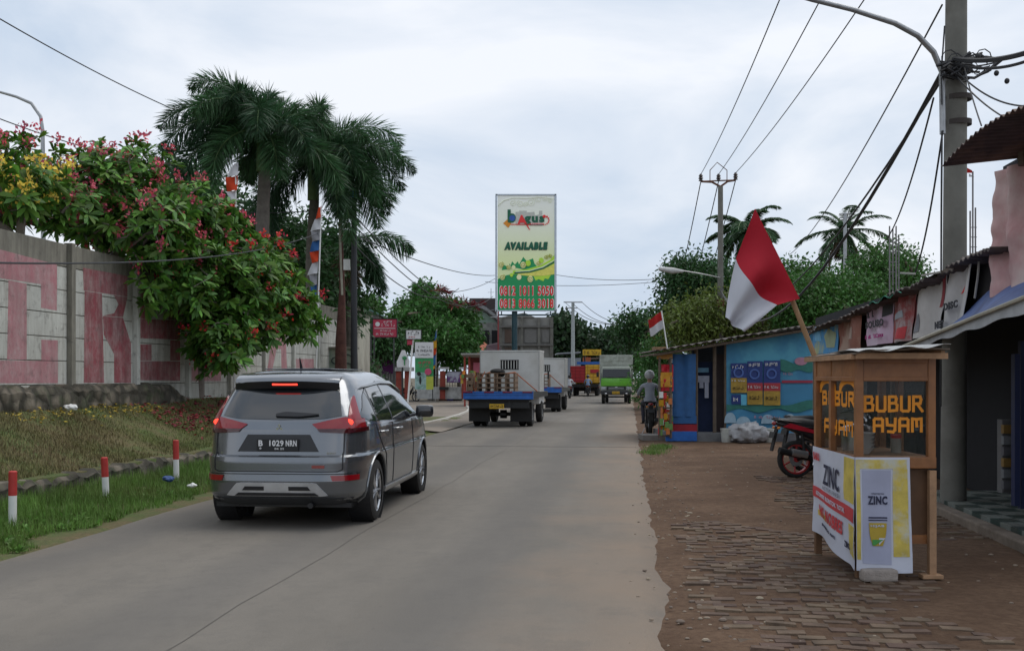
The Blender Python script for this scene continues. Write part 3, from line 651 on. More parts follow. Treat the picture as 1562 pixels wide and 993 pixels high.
palm('dark foxtail palm beside the black pole with fronds hanging to the right', gb(476, 32.5), at(478, 306, 32.5), 22, 3.35, .78, 40, azs=[R(a) for a in (80, 10, 130, -30, 40, -75, 100, 20, -10, 200, -50, 30, 5, 240, -20, 60, 15, -60, 180, 0, -40, 150, 30, 270, -15, 210)], seed=21, dry=0, r=.18, el=(-.4, 1.2), sag=2.2, wd=.028, droop=.28)
palm('lower foxtail palm with old fronds hanging behind the wooden pole', gb(535, 36.5), at(535, 420, 36.5), 8, 2.5, .6, 34, seed=12, dry=2, r=.18, el=(-.8, .3), sag=1.7, droop=.5)
COL = leafmat('coconut_leaflet', (.05, .11, .045), .4)
palm('coconut palm with full green fronds behind the tall utility pole', gb(1140, 88, 0), at(1140, 352, 88), 21, 3.9, 1.0, 30, False, .085, (-.9, 1.3), 1.8, .5, .2, 0, (COL, COL), seed=5, name='coconut_palm', shaft=0, sc=2)
palm('sparse coconut palm with thin wilting fronds at the right of the flag', gb(1288, 78, 0), at(1288, 352, 78), 20, 3.6, .85, 20, False, .055, (-1.1, 1.2), 1.5, .5, .2, 3, (COL, COL), seed=9, name='coconut_palm', shaft=0, sc=2)
# ---------------------------------------------------------------- broadleaf trees
LA = leafmat('leaf_mid_green', (.052, .13, .027)); LB = leafmat('leaf_dark_green', (.035, .09, .026)); LC = leafmat('leaf_olive', (.11, .15, .028)); LD = leafmat('leaf_bright', (.052, .14, .028))
tree('dense_tree', 'dark bushy tree behind the foxtail palms', gb(400, 37), gb(400, 37, 4), .22, [B(330, 425, 36, 75, 70, 1.6), B(440, 440, 37, 85, 80, 1.8), B(500, 470, 38, 50, 50, 1.3), B(395, 350, 36, 42, 40, 1.2), B(450, 375, 37, 60, 42, 1.4), B(515, 410, 38, 34, 60, 1.2), B(310, 345, 35, 50, 60, 1.3), B(440, 430, 34.5, 80, 60, 1)], 1700, 17, .24, .1, LB, 'trees behind the left wall')
tree('dense_tree', 'dark tree crown showing between the blossoms and the palm at left', gb(255, 40), gb(255, 40, 5), .2, [B(265, 275, 40, 38, 34, 1.2), B(310, 320, 40, 45, 50, 1.2)], 230, 16, .26, .11, LB, 'trees behind the left wall')
tree('flame_tree', 'spreading flame tree with layered green fronds behind the green banner', gb(660, 74, 0), gb(662, 74, 3.6), .3, [B(650, 445, 73, 16, 8, 1.5), B(642, 463, 73, 32, 7, 2), B(668, 468, 72, 34, 8, 2.5), B(690, 482, 73, 38, 9, 2.5), B(640, 484, 72, 46, 8, 3), B(615, 498, 71, 26, 8, 2), B(665, 502, 70, 44, 8, 3), B(700, 505, 72, 30, 10, 2), B(625, 517, 70, 40, 9, 2), B(672, 522, 69, 40, 9, 3), B(690, 542, 71, 22, 16, 2), B(712, 524, 72, 18, 14, 2)], 1150, 20, .36, .13, LD, clr=.26)
tree('round_tree', 'distant round tree behind the house with the green roof at left', gb(560, 95, 0), gb(560, 95, 5), .3, [B(562, 466, 95, 20, 9, 2), B(545, 468, 95, 12, 8, 2)], 130, 16, .42, .2, LA)
tree('shade_tree', 'low dark trees with green leaves behind the red signboard', gb(575, 66, 0), gb(575, 66, 2.5), .2, [B(560, 520, 66, 34, 22, 1.5), B(590, 525, 66, 30, 18, 1.5)], 260, 16, .34, .14, LB)
# red plume plant
t = thing('red_plume_tree', 'spiky tree with dark red plumes rising from the flame tree', 'tree', gb(700, 76, 0))
tips = [at(672, 443, 71), at(680, 447, 71), at(686, 462, 71), at(692, 466, 70), at(708, 462, 72), at(716, 466, 72), at(724, 468, 72), at(730, 464, 72)]
mb = MB(); skeleton(mb, [gb(700, 76, 0), gb(700, 75.5, 2.2), gb(699, 75, 3.6)], tips, .12, .03); mb.build('trunk', BARK, t, smooth=True, world=True)
Pp = np.repeat(np.array([tuple(p) for p in tips]), 26, 0); dd = unit(RNG.normal(size=Pp.shape) * np.array([1.3, 1, .5]) + np.array([0, 0, .35]))
quads('plumes', leaves(Pp, dd, .5 + .35 * RNG.random(len(Pp)), .09, .1), leafmat('dark_red_leaf', (.16, .02, .022), .5), t)
# right side mass behind the stalls
rt = 'trees behind the roadside stalls'
tree('creeper_tree', 'tall tree draped in dark creepers left of the tall utility pole', gb(1060, 52, 0), gb(1060, 52, 3.5), .32, [B(1065, 425, 51, 45, 32, 2), B(1035, 450, 51, 28, 45, 1.6), B(1085, 450, 52, 40, 38, 2), B(1050, 485, 51, 38, 35, 1.8), B(1105, 428, 54, 34, 20, 2)], 800, 20, .22, .1, LB, rt)
tree('mango_tree', 'olive green tree with brownish young leaves behind the blue stall', gb(1080, 46, 0), gb(1080, 46, 2.2), .25, [B(1080, 482, 45, 42, 28, 1.5), B(1045, 500, 45, 35, 25, 1.4), B(1130, 490, 46, 45, 34, 1.6)], 640, 20, .2, .08, LC, rt)
tree('mango_tree', 'broad green tree behind the large flag', gb(1180, 50, 0), gb(1180, 50, 3), .3, [B(1170, 442, 50, 48, 32, 2), B(1210, 438, 50, 40, 30, 2), B(1190, 480, 48, 65, 34, 2), B(1140, 450, 51, 36, 28, 2)], 800, 20, .22, .1, LA, rt)
tree('mango_tree', 'leafy tree in front of the sparse coconut palm', gb(1265, 44, 0), gb(1265, 44, 3), .28, [B(1255, 450, 44, 44, 26, 2), B(1225, 460, 43, 40, 30, 1.8), B(1290, 458, 44, 44, 28, 2), B(1250, 480, 43, 60, 28, 2)], 900, 20, .19, .09, leafmat('leaf_lively_green', (.052, .135, .026)), rt)
tree('mango_tree', 'tall rounded tree by the rebar columns above the stall roofs', gb(1345, 48, 0), gb(1345, 48, 4), .3, [B(1345, 410, 48, 34, 30, 2), B(1325, 435, 47, 42, 36, 2), B(1360, 440, 48, 34, 34, 2), B(1375, 420, 52, 20, 26, 2)], 700, 20, .21, .09, LA, rt)
tree('branchy_tree', 'open branched tree overhanging the road beyond the small flag', gb(1010, 74, 0), gb(1008, 74, 3), .22, [B(962, 492, 72, 22, 14, 1.5), B(985, 508, 72, 25, 17, 1.6), B(1000, 490, 73, 22, 18, 1.6), B(955, 515, 72, 15, 10, 1), B(1018, 520, 72, 24, 24, 1.5)], 330, 13, .36, .15, LB, None)
tree('thorn_bush', 'green roadside bush between the green truck and the blue stall', gb(1000, 55, 0), gb(998, 55, .8), .12, [B(996, 560, 54, 13, 26, 1.2), B(1004, 545, 54, 14, 24, 1.4), B(990, 588, 52, 9, 14, 1.0), B(998, 590, 50, 14, 22, 1.2)], 360, 18, .24, .07, LD, None)
0 and tree('leaning_tree', 'small tree whose leaves show at the top of the pink tattered banner', gb(1530, 17, 0), gb(1530, 17, 3), .08, [B(1514, 352, 16, 9, 22, .3)], 30, 12, .12, .06, LA, None)
# distant tree line, one mass
Pn = []; 
for px, py, rx, ry, Y in ((862, 515, 26, 26, 150), (855, 500, 14, 12, 150), (890, 528, 26, 18, 160), (915, 530, 24, 16, 165), (940, 530, 22, 18, 150), (925, 515, 12, 6, 165), (962, 545, 10, 12, 140), (900, 545, 60, 14, 170), (830, 530, 30, 24, 150)):
    P_, n_ = blob_points([B(px, py, Y, rx, ry, 5)], int(rx * ry * .85), .4); Pn.append(P_)
P_ = np.concatenate(Pn); k = 12; c = np.repeat(P_, k, 0) + RNG.normal(size=(len(P_) * k, 3)) * .6
o = quads('distant_trees', leaves(c, RNG.normal(size=c.shape), .9, .5), leafmat('distant_leaf', (.03, .06, .025), .45)); tag(o, 'far off line of dark trees beyond the end of the road', 'trees', kind='stuff')
# ================================================================ THE GREY CAR
PAINT = mat('gunmetal_car_paint', (.175, .185, .2), .2, .75, var=.03, sc=2, coat=.8, spec=.6)
TRIM = mat('satin_black_trim', (.015, .015, .017), .35); CHR = mat('chrome', (.7, .7, .72), .12, 1., var=0)
LRED = mat('tail_lamp_red', (.24, .005, .01), .12, var=.1, coat=.6); LDRK = mat('tail_lamp_smoked', (.05, .004, .006), .12, coat=.6)
LON = mat('brake_lamp_lit', (1., .05, .03), .5, emit=2.2, spec=.1)
#            z     hw    yrear  yfront
TB = [(.24, .78, -2.06, 2.02), (.30, .85, -2.17, 2.14), (.36, .868, -2.225, 2.2), (.50, .878, -2.245, 2.235), (.60, .880, -2.235, 2.235), (.70, .884, -2.232, 2.22), (.745, .885, -2.225, 2.2),
      (.765, .876, -2.185, 2.18), (.90, .874, -2.165, 2.12), (1.02, .868, -2.145, 1.98), (1.10, .855, -2.11, 1.58), (1.16, .835, -2.075, 1.34), (1.28, .775, -2.0, 1.08), (1.40, .718, -1.915, .8), (1.49, .668, -1.84, .55), (1.545, .63, -1.79, .38), (1.58, .59, -1.75, .25)]
def tb(z):
    z = min(max(z, TB[0][0]), TB[-1][0])
    for a, b in zip(TB, TB[1:]):
        if z <= b[0]: f = (z - a[0]) / (b[0] - a[0]); return [a[i] + (b[i] - a[i]) * f for i in (1, 2, 3)]
NP = 6.5
def car_rear(x, z):
    hw, yr, yf = tb(z); q = min(abs(x) / hw, .9995); return Vector((x, (yr + yf) / 2 - (yf - yr) / 2 * (1 - q ** NP) ** (1 / NP), z))
def car_side(y, z, s=1):
    hw, yr, yf = tb(z); q = min(abs(y - (yr + yf) / 2) / ((yf - yr) / 2), .9995); return Vector((s * hw * (1 - q ** NP) ** (1 / NP), y, z))
def car_front(x, z):
    hw, yr, yf = tb(z); q = min(abs(x) / hw, .9995); return Vector((x, (yr + yf) / 2 + (yf - yr) / 2 * (1 - q ** NP) ** (1 / NP), z))
def resample(P, n):
    d = [0]
    for a, b in zip(P, P[1:]): d.append(d[-1] + math.hypot(b[0] - a[0], b[1] - a[1]))
    out = []
    for i in range(n + 1):
        t = d[-1] * i / n; k = max(j for j in range(len(P) - 1) if d[j] <= t + 1e-9); f = 0 if d[k + 1] == d[k] else min(1, (t - d[k]) / (d[k + 1] - d[k]))
        out.append((P[k][0] + (P[k + 1][0] - P[k][0]) * f, P[k][1] + (P[k + 1][1] - P[k][1]) * f))
    return out
def patch(mb, surf, bot, top, nu=24, nv=6, off=.006, mi=0, th=.016):
    b, t = resample(bot, nu), resample(top, nu)
    def nrm(a, z):
        e = .004; p = surf(a, z); u = surf(a + e, z) - surf(a - e, z); w = surf(a, z + e) - surf(a, z - e); n = u.cross(w); n.normalize()
        c = Vector((0, 0, .9)); return n if n.dot(p - c) > 0 else -n
    def fn(off_):
        V = []
        for j in range(nv + 1):
            for i in range(nu + 1):
                a = b[i][0] + (t[i][0] - b[i][0]) * j / nv; z = b[i][1] + (t[i][1] - b[i][1]) * j / nv; V.append(surf(a, z) + nrm(a, z) * off_)
        return V
    A = fn(off); Bk = fn(off - th); w = nu + 1; k = len(A); Fc = [(j * w + i, j * w + i + 1, (j + 1) * w + i + 1, (j + 1) * w + i) for j in range(nv) for i in range(nu)]
    per = [i for i in range(nu)] + [j * w + nu for j in range(nv)] + [nv * w + i for i in range(nu, 0, -1)] + [j * w for j in range(nv, 0, -1)]
    for q in range(len(per)): r_ = (q + 1) % len(per); Fc.append((per[r_], per[q], per[q] + k, per[r_] + k))
    return mb.add(A + Bk, Fc, mi)
def strip(mb, surf, pts, w, off=.005, mi=0):      # thin line laid along the surface
    for a, b in zip(pts, pts[1:]):
        d = math.hypot(b[0] - a[0], b[1] - a[1]); n = max(1, int(d / .06)); px, pz = -(b[1] - a[1]) / d * w / 2, (b[0] - a[0]) / d * w / 2
        P = [(a[0] + (b[0] - a[0]) * i / n, a[1] + (b[1] - a[1]) * i / n) for i in range(n + 1)]
        patch(mb, surf, [(x - px, z - pz) for x, z in P], [(x + px, z + pz) for x, z in P], n, 1, off, mi, .01)
    return mb
def wheel(parent, x, y, r, w, side, rimr=.62, spokes=10, name='wheel', steel=None):
    """thing > wheel > tyre, rim"""
    h = thing(name, None, None, (x, y, r)); h.parent = parent
    t = MB().lathe([(r * rimr, -w / 2), (r * .86, -w / 2), (r * .97, -w * .42), (r, -w * .3), (r, w * .3), (r * .97, w * .42), (r * .86, w / 2), (r * rimr, w / 2)], (0, 0, 0), (1, 0, 0), 36)
    t.build('tyre', G['rubber'], h, smooth=True)
    m = MB(); o = side * w * .36
    m.lathe([(r * rimr * 1.01, -side * w * .45), (r * rimr * .97, 0), (r * rimr * .95, o), (r * rimr * 1.02, o * 1.2)], (0, 0, 0), (1, 0, 0), 32)
    m.lathe([(0, o * 1.02), (r * .13, o * 1.02), (r * .13, o * .5)], (0, 0, 0), (1, 0, 0), 16)
    for k in range(spokes):
        a = 2 * math.pi * (k + (.16 if k % 2 else -.16)) / spokes; d = Vector((0, math.cos(a), math.sin(a)))
        m.tube([Vector((o * .98, 0, 0)) + d * r * .1, Vector((o * .92, 0, 0)) + d * r * .4, Vector((o * .98, 0, 0)) + d * r * rimr * .97], [r * .055, r * .045, r * .06], 6)
    m.build('rim', steel or G['alu'], h, smooth=True)
    MB().lathe([(0, -side * w * .1), (r * rimr * .95, -side * w * .1)], (0, 0, 0), (1, 0, 0), 24).build('brake_disc', G['dark'], h)
    return h
def build_car():
    car = thing('car', 'grey people carrier with lit brake lamps driving away on the left side of the road', 'car', (0, 0, 0))
    # body shell
    nz_, na = 46, 120; mb = MB(); V = []
    zs = sorted(set([t[0] for t in TB] + [.24 + 1.34 * i / nz_ for i in range(nz_ + 1)]))
    for z in zs:
        hw, yr, yf = tb(z)
        for k in range(na):
            a = 2 * math.pi * k / na; c_, s_ = math.cos(a), math.sin(a); e = 2 / NP
            V.append(Vector((hw * math.copysign(abs(c_) ** e, c_), (yr + yf) / 2 + (yf - yr) / 2 * math.copysign(abs(s_) ** e, s_), z)))
    # crowned roof rings
    for f, z in ((.93, 1.608), (.82, 1.628), (.6, 1.645), (.3, 1.652)):
        hw, yr, yf = tb(1.58)
        for k in range(na):
            a = 2 * math.pi * k / na; c_, s_ = math.cos(a), math.sin(a); e = 2 / NP
            V.append(Vector((hw * f * math.copysign(abs(c_) ** e, c_), (yr + yf) / 2 + (yf - yr) / 2 * (1 - (1 - f) * .5) * math.copysign(abs(s_) ** e, s_), z)))
    nr = len(V) // na
    mb.add(V, [(i * na + k, i * na + (k + 1) % na, (i + 1) * na + (k + 1) % na, (i + 1) * na + k) for i in range(nr - 1) for k in range(na)] + [tuple(range(na - 1, -1, -1)), tuple((nr - 1) * na + k for k in range(na))])
    body = mb.build('body', PAINT, car, smooth=45)
    cut = MB()
    for yy in (-1.375, 1.4):
        for sgn in (-1, 1):
            cut.lathe([(0, 0), (.385, 0), (.385, .42), (0, .42)], (sgn * .62 if sgn > 0 else -1.04, yy, .345), (1, 0, 0), 40)
    co = cut.build('cutter', G['dark'], car)
    md = body.modifiers.new('arches', 'BOOLEAN'); md.object = co; md.operation = 'DIFFERENCE'; md.solver = 'EXACT'
    bpy.context.view_layer.update(); dg = bpy.context.evaluated_depsgraph_get(); me = bpy.data.meshes.new_from_object(body.evaluated_get(dg)); body.modifiers.clear(); body.data = me
    bpy.data.objects.remove(co)
    inn = MB()
    for yy in (-1.375, 1.4):
        for sgn in (-1, 1):
            inn.lathe([(.383, .0), (.383, .24)], (sgn * .62 if sgn > 0 else -.86, yy, .345), (1, 0, 0), 40)
    inn.box((0, 0, .235), (1.45, 4.0, .05)).build('underbody', TRIM, car)
    S_ = lambda s: (lambda y, z: car_side(y, z, s))
    # rear glass
    patch(MB(), car_rear, [(-.63, 1.165), (-.45, 1.135), (0, 1.125), (.45, 1.135), (.63, 1.165)], [(-.555, 1.46), (0, 1.5), (.555, 1.46)], 30, 10).build('rear_window', G['glass'], car, smooth=True)
    patch(MB(), car_rear, [(-.05, 1.15), (.2, 1.145), (.4, 1.165)], [(-.05, 1.175), (.05, 1.195), (.4, 1.175)], 10, 2, .03, th=.03).build('wiper', TRIM, car, smooth=True)
    # spoiler with high brake lamp
    sp = MB().grid(lambda u, v: Vector((-.565 + 1.13 * u, -1.64 - .34 * math.sin(v * 1.57) * (1 - .32 * abs(2 * u - 1) ** 2.6), 1.627 - .02 * (2 * u - 1) ** 2 - .05 * v - .05 * v * v)), 24, 6)
    sp.grid(lambda u, v: Vector((.565 - 1.13 * u, -1.70 - .23 * math.sin(v * 1.57) * (1 - .32 * abs(2 * u - 1) ** 2.6), 1.435 + .02 * v - .03 * (2 * u - 1) ** 2)), 24, 6, mi=1)
    sp.grid(lambda u, v: Vector((-.565 + 1.13 * u, -1.93 - .05 * v + (.23 + .11 * v) * .32 * abs(2 * u - 1) ** 2.6, 1.455 + .072 * v - .025 * (2 * u - 1) ** 2)), 24, 3, mi=1)
    s_ = sp.build('spoiler', [PAINT, TRIM], car, smooth=True)
    MB().box((0, -1.955, 1.492), (.27, .012, .02)).build('high_brake_lamp', LON, s_)
    # tail lamps
    for s in (-1, 1):
        f = lambda P: [(s * x, z) for x, z in P]
        l = patch(MB(), car_rear, f([(.345, 1.075), (.44, 1.005), (.7, .985), (.835, 1.005)]), f([(.345, 1.08), (.5, 1.115), (.66, 1.15), (.805, 1.13)]), 26, 5, .012, th=.03)
        lamp = l.build('tail_lamp', LRED, car, smooth=True)
        patch(MB(), car_rear, f([(.43, 1.0), (.7, .985), (.836, 1.003)]), f([(.4, 1.03), (.7, 1.03), (.832, 1.045)]), 20, 2, .016, th=.02).build('smoked_band', LDRK, lamp, smooth=True)
        patch(MB(), car_rear, f([(.69, 1.13), (.74, 1.13), (.79, 1.12)]), f([(.672, 1.355), (.68, 1.37), (.69, 1.355)]), 8, 10, .013, th=.03).build('lamp_spike', LRED, lamp, smooth=True)
        p = car_rear(s * .71, 1.1); MB().ball(p - Vector((0, .005, 0)), (.04, .014, .032), 14, 8).build('brake_bulb', LON, lamp, smooth=True)
        patch(MB(), car_rear, f([(.58, .505), (.8, .505)]), f([(.56, .56), (.8, .56)]), 8, 1, .012, th=.02).build('reflector', LRED, car, smooth=True)
        patch(MB(), S_(s), [(-1.9, 1.16), (-1.62, 1.10), (-1.42, 1.09)], [(-1.72, 1.22), (-1.52, 1.37), (-1.32, 1.44)], 10, 6).build('quarter_window', G['glass'], car, smooth=True)
        patch(MB(), S_(s), [(-1.37, 1.09), (-.62, 1.075)], [(-1.26, 1.44), (-.62, 1.48)], 14, 6).build('rear_side_window', G['glass'], car, smooth=True)
        patch(MB(), S_(s), [(-.55, 1.075), (.45, 1.07), (.93, 1.10)], [(-.55, 1.48), (-.05, 1.47), (.42, 1.38), (.90, 1.125)], 20, 6).build('front_side_window', G['glass'], car, smooth=True)
        patch(MB(), S_(s), [(-1.5, 1.44), (-.5, 1.485), (.1, 1.475), (.55, 1.36)], [(-1.46, 1.455), (-.5, 1.515), (.1, 1.505), (.6, 1.385)], 20, 1, .03, th=.03).build('rain_visor', mat('smoked_visor', (.03, .03, .035), .15, coat=.5), car, smooth=True)
        g = MB(); sd = S_(s)
        strip(g, sd, [(-.585, .36), (-.585, 1.07)], .014); strip(g, sd, [(.62, .36), (.66, .8), (.6, 1.07)], .014)
        strip(g, sd, [(-1.42, 1.07), (-1.32, .95), (-1.0, .7), (-.92, .36)], .014); strip(g, sd, [(-.92, .35), (.62, .35)], .014); strip(g, sd, [(-.585, 1.07), (-.585, 1.52)], .05, .007)
        strip(g, sd, [(-1.395, 1.08), (-1.29, 1.45)], .045, .007)
        g.build('door_seams', TRIM, car, smooth=True)
        strip(MB(), sd, [(-1.85, 1.085), (-1.4, 1.062), (.95, 1.05)], .02, .009).build('belt_moulding', CHR, car, smooth=True)
        for yy in (-1.12, -.3): MB().tube([car_side(yy - .1, .96, s), car_side(yy - .07, .965, s) + Vector((s * .04, 0, 0)), car_side(yy + .07, .965, s) + Vector((s * .04, 0, 0)), car_side(yy + .1, .96, s)], .014, 6).build('door_handle', PAINT, car, smooth=True)
        patch(MB(), sd, [(-1.0, .27), (1.0, .27)], [(-1.0, .335), (1.0, .335)], 20, 2, .02, th=.05).build('side_sill', G['alu'], car, smooth=True)
        m = MB(); m.tube([car_side(.72, 1.08, s), car_side(.72, 1.08, s) + Vector((s * .13, 0, .02))], .022, 8)
        M = Matrix.Rotation(s * .15, 3, 'Z'); m.box(car_side(.72, 1.12, s) + Vector((s * .17, .0, .01)), (.23, .13, .155), rot=M, bev=.045)
        mi_ = m.build('door_mirror', mat('gloss_black', (.02, .022, .026), .12, coat=.8), car, smooth=60)
        # arch lips
        for yy in (-1.375, 1.4):
            a = MB().tube([car_side(yy + .4 * math.cos(q), .345 + .4 * math.sin(q), s) for q in [math.pi * (-.08 + 1.16 * i / 24) for i in range(25)]], .014, 6); a.build('arch_lip', PAINT, car, smooth=True)
        for yy in (-1.375, 1.4):
            wheel(car, s * .765, yy, .335, .205, s, .7)
    # tailgate seams, plate recess, badges
    g = MB(); strip(g, car_rear, [(-.675, 1.10), (-.675, .62), (-.63, .60), (.63, .60), (.675, .62), (.675, 1.10)], .012, .004); strip(g, car_rear, [(-.86, .575), (.86, .575)], .01, .004)
    g.build('tailgate_seam', TRIM, car, smooth=True)
    patch(MB(), car_rear, [(-.43, .80), (.43, .80)], [(-.33, .975), (.33, .975)], 16, 3, .004, th=.012).build('plate_recess', mat('recess_black', (.02, .021, .024), .45), car, smooth=True)
    pb = MB().box((0, -2.196, .872), (.44, .012, .125), bev=.004).build('number_plate', mat('plate_black', (.012, .012, .014), .4), car)
    q = MB(); q.text('B', (-.2, -2.203, .858), (1, 0, 0), (0, 0, 1), .045, .062, .003, .03); q.text('1029', (-.085, -2.203, .858), (1, 0, 0), (0, 0, 1), .15, .062, .003, .03)
    q.text('NRN', (.088, -2.203, .858), (1, 0, 0), (0, 0, 1), .115, .062, .003, .03); q2 = MB(); q2.text('04 22', (-.03, -2.203, .822), (1, 0, 0), (0, 0, 1), .1, .02, .003, .02)
    q2.build('date_lettering', mat('plate_white', (.7, .7, .7), .5), pb); q.text('o', (-.19, -2.203, .826), (1, 0, 0), (0, 0, 1), .02, .02, .003, .03)
    q.build('lettering', mat('plate_white', (.7, .7, .7), .5), pb)
    for a in ((0, .0), ): 
        e = MB(); y_ = car_rear(0, 1.05).y - .012
        for k in range(3):
            an = math.pi / 2 + k * 2 * math.pi / 3; d = Vector((math.cos(an), 0, math.sin(an))); p = Vector((-d.z, 0, d.x)); c = Vector((0, y_, 1.045))
            e.poly([c, c + d * .022 + p * .0125, c + d * .044, c + d * .022 - p * .0125], (0, .008, 0))
        e.build('emblem', CHR, car)
    zc = .785
    for xs_ in ((-.62, -.595, -.57, -.545, -.52, -.495, -.47, -.445), (.5, .52, .545, .57, .595)):
        b = MB(); p = car_rear(xs_[0], zc); b.marks(p + Vector((0, -.004, -.01)), (1, 0, 0), (0, 0, 1), xs_[-1] - xs_[0] + .02, .022, len(xs_), .003); b.build('badge_letters', CHR, car)
    patch(MB(), car_rear, [(.37, .635), (.5, .635)], [(.37, .665), (.5, .665)], 3, 1, .006, th=.01).build('red_badge', mat('badge_red', (.25, .05, .04), .4), car)
    # bumper skid plate
    patch(MB(), car_rear, [(-.53, .36), (-.46, .355), (.46, .355), (.53, .36)], [(-.42, .48), (-.38, .487), (.38, .487), (.42, .48)], 20, 3, .012, th=.03).build('skid_plate', mat('skid_silver', (.5, .5, .5), .35, .4), car, smooth=True)
    k = MB()
    for s in (-1, 1): patch(k, car_rear, [(s * .13, .41), (s * .36, .41)], [(s * .13, .45), (s * .33, .45)], 6, 1, .018, th=.012)
    patch(k, car_rear, [(-.44, .36), (.44, .36)], [(-.4, .385), (.4, .385)], 10, 1, .018, th=.01)
    k.build('skid_slots', TRIM, car, smooth=True)
    patch(MB(), car_rear, [(-.8, .25), (.8, .25)], [(-.83, .33), (.83, .33)], 20, 2, .006, th=.02).build('lower_bumper', mat('dark_grey_plastic', (.04, .042, .046), .6), car, smooth=True)
    MB().tube([(.35, -2.1, .25), (.35, -2.22, .25)], .03, 10).build('exhaust_pipe', TRIM, car, smooth=True)
    # front end, seen only from other places
    patch(MB(), car_front, [(-.7, 1.15), (.7, 1.15)], [(-.6, 1.53), (.6, 1.53)], 24, 8).build('windscreen', G['glass'], car, smooth=True)
    patch(MB(), car_front, [(-.42, .42), (.42, .42)], [(-.5, .88), (.5, .88)], 16, 4).build('grille', TRIM, car, smooth=True)
    for s in (-1, 1): patch(MB(), car_front, [(s * .52, .62), (s * .8, .62)], [(s * .52, .8), (s * .8, .8)], 10, 3, .01).build('headlight', mat('clear_lamp', (.6, .62, .65), .08, .3), car, smooth=True)
    MB().tube([(0, -1.35, 1.65), (0, -1.42, 1.78)], [.02, .006], 6).build('antenna', TRIM, car)
    MB().box((0, -.75, 1.658), (.74, 1.5, .012), bev=.004).build('roof_panel', mat('roof_gloss', (.05, .055, .065), .1, .3, coat=.8), car)
    return car
car = build_car(); car.location = (-2.36, 13.0, 0); car.rotation_euler = (0, 0, -R(5.3))
# rear axle is 1.375 behind the centre
car.location = Vector((-2.34, 11.63, 0)) + Vector((math.sin(R(5.3)), math.cos(R(5.3)), 0)) * 1.375
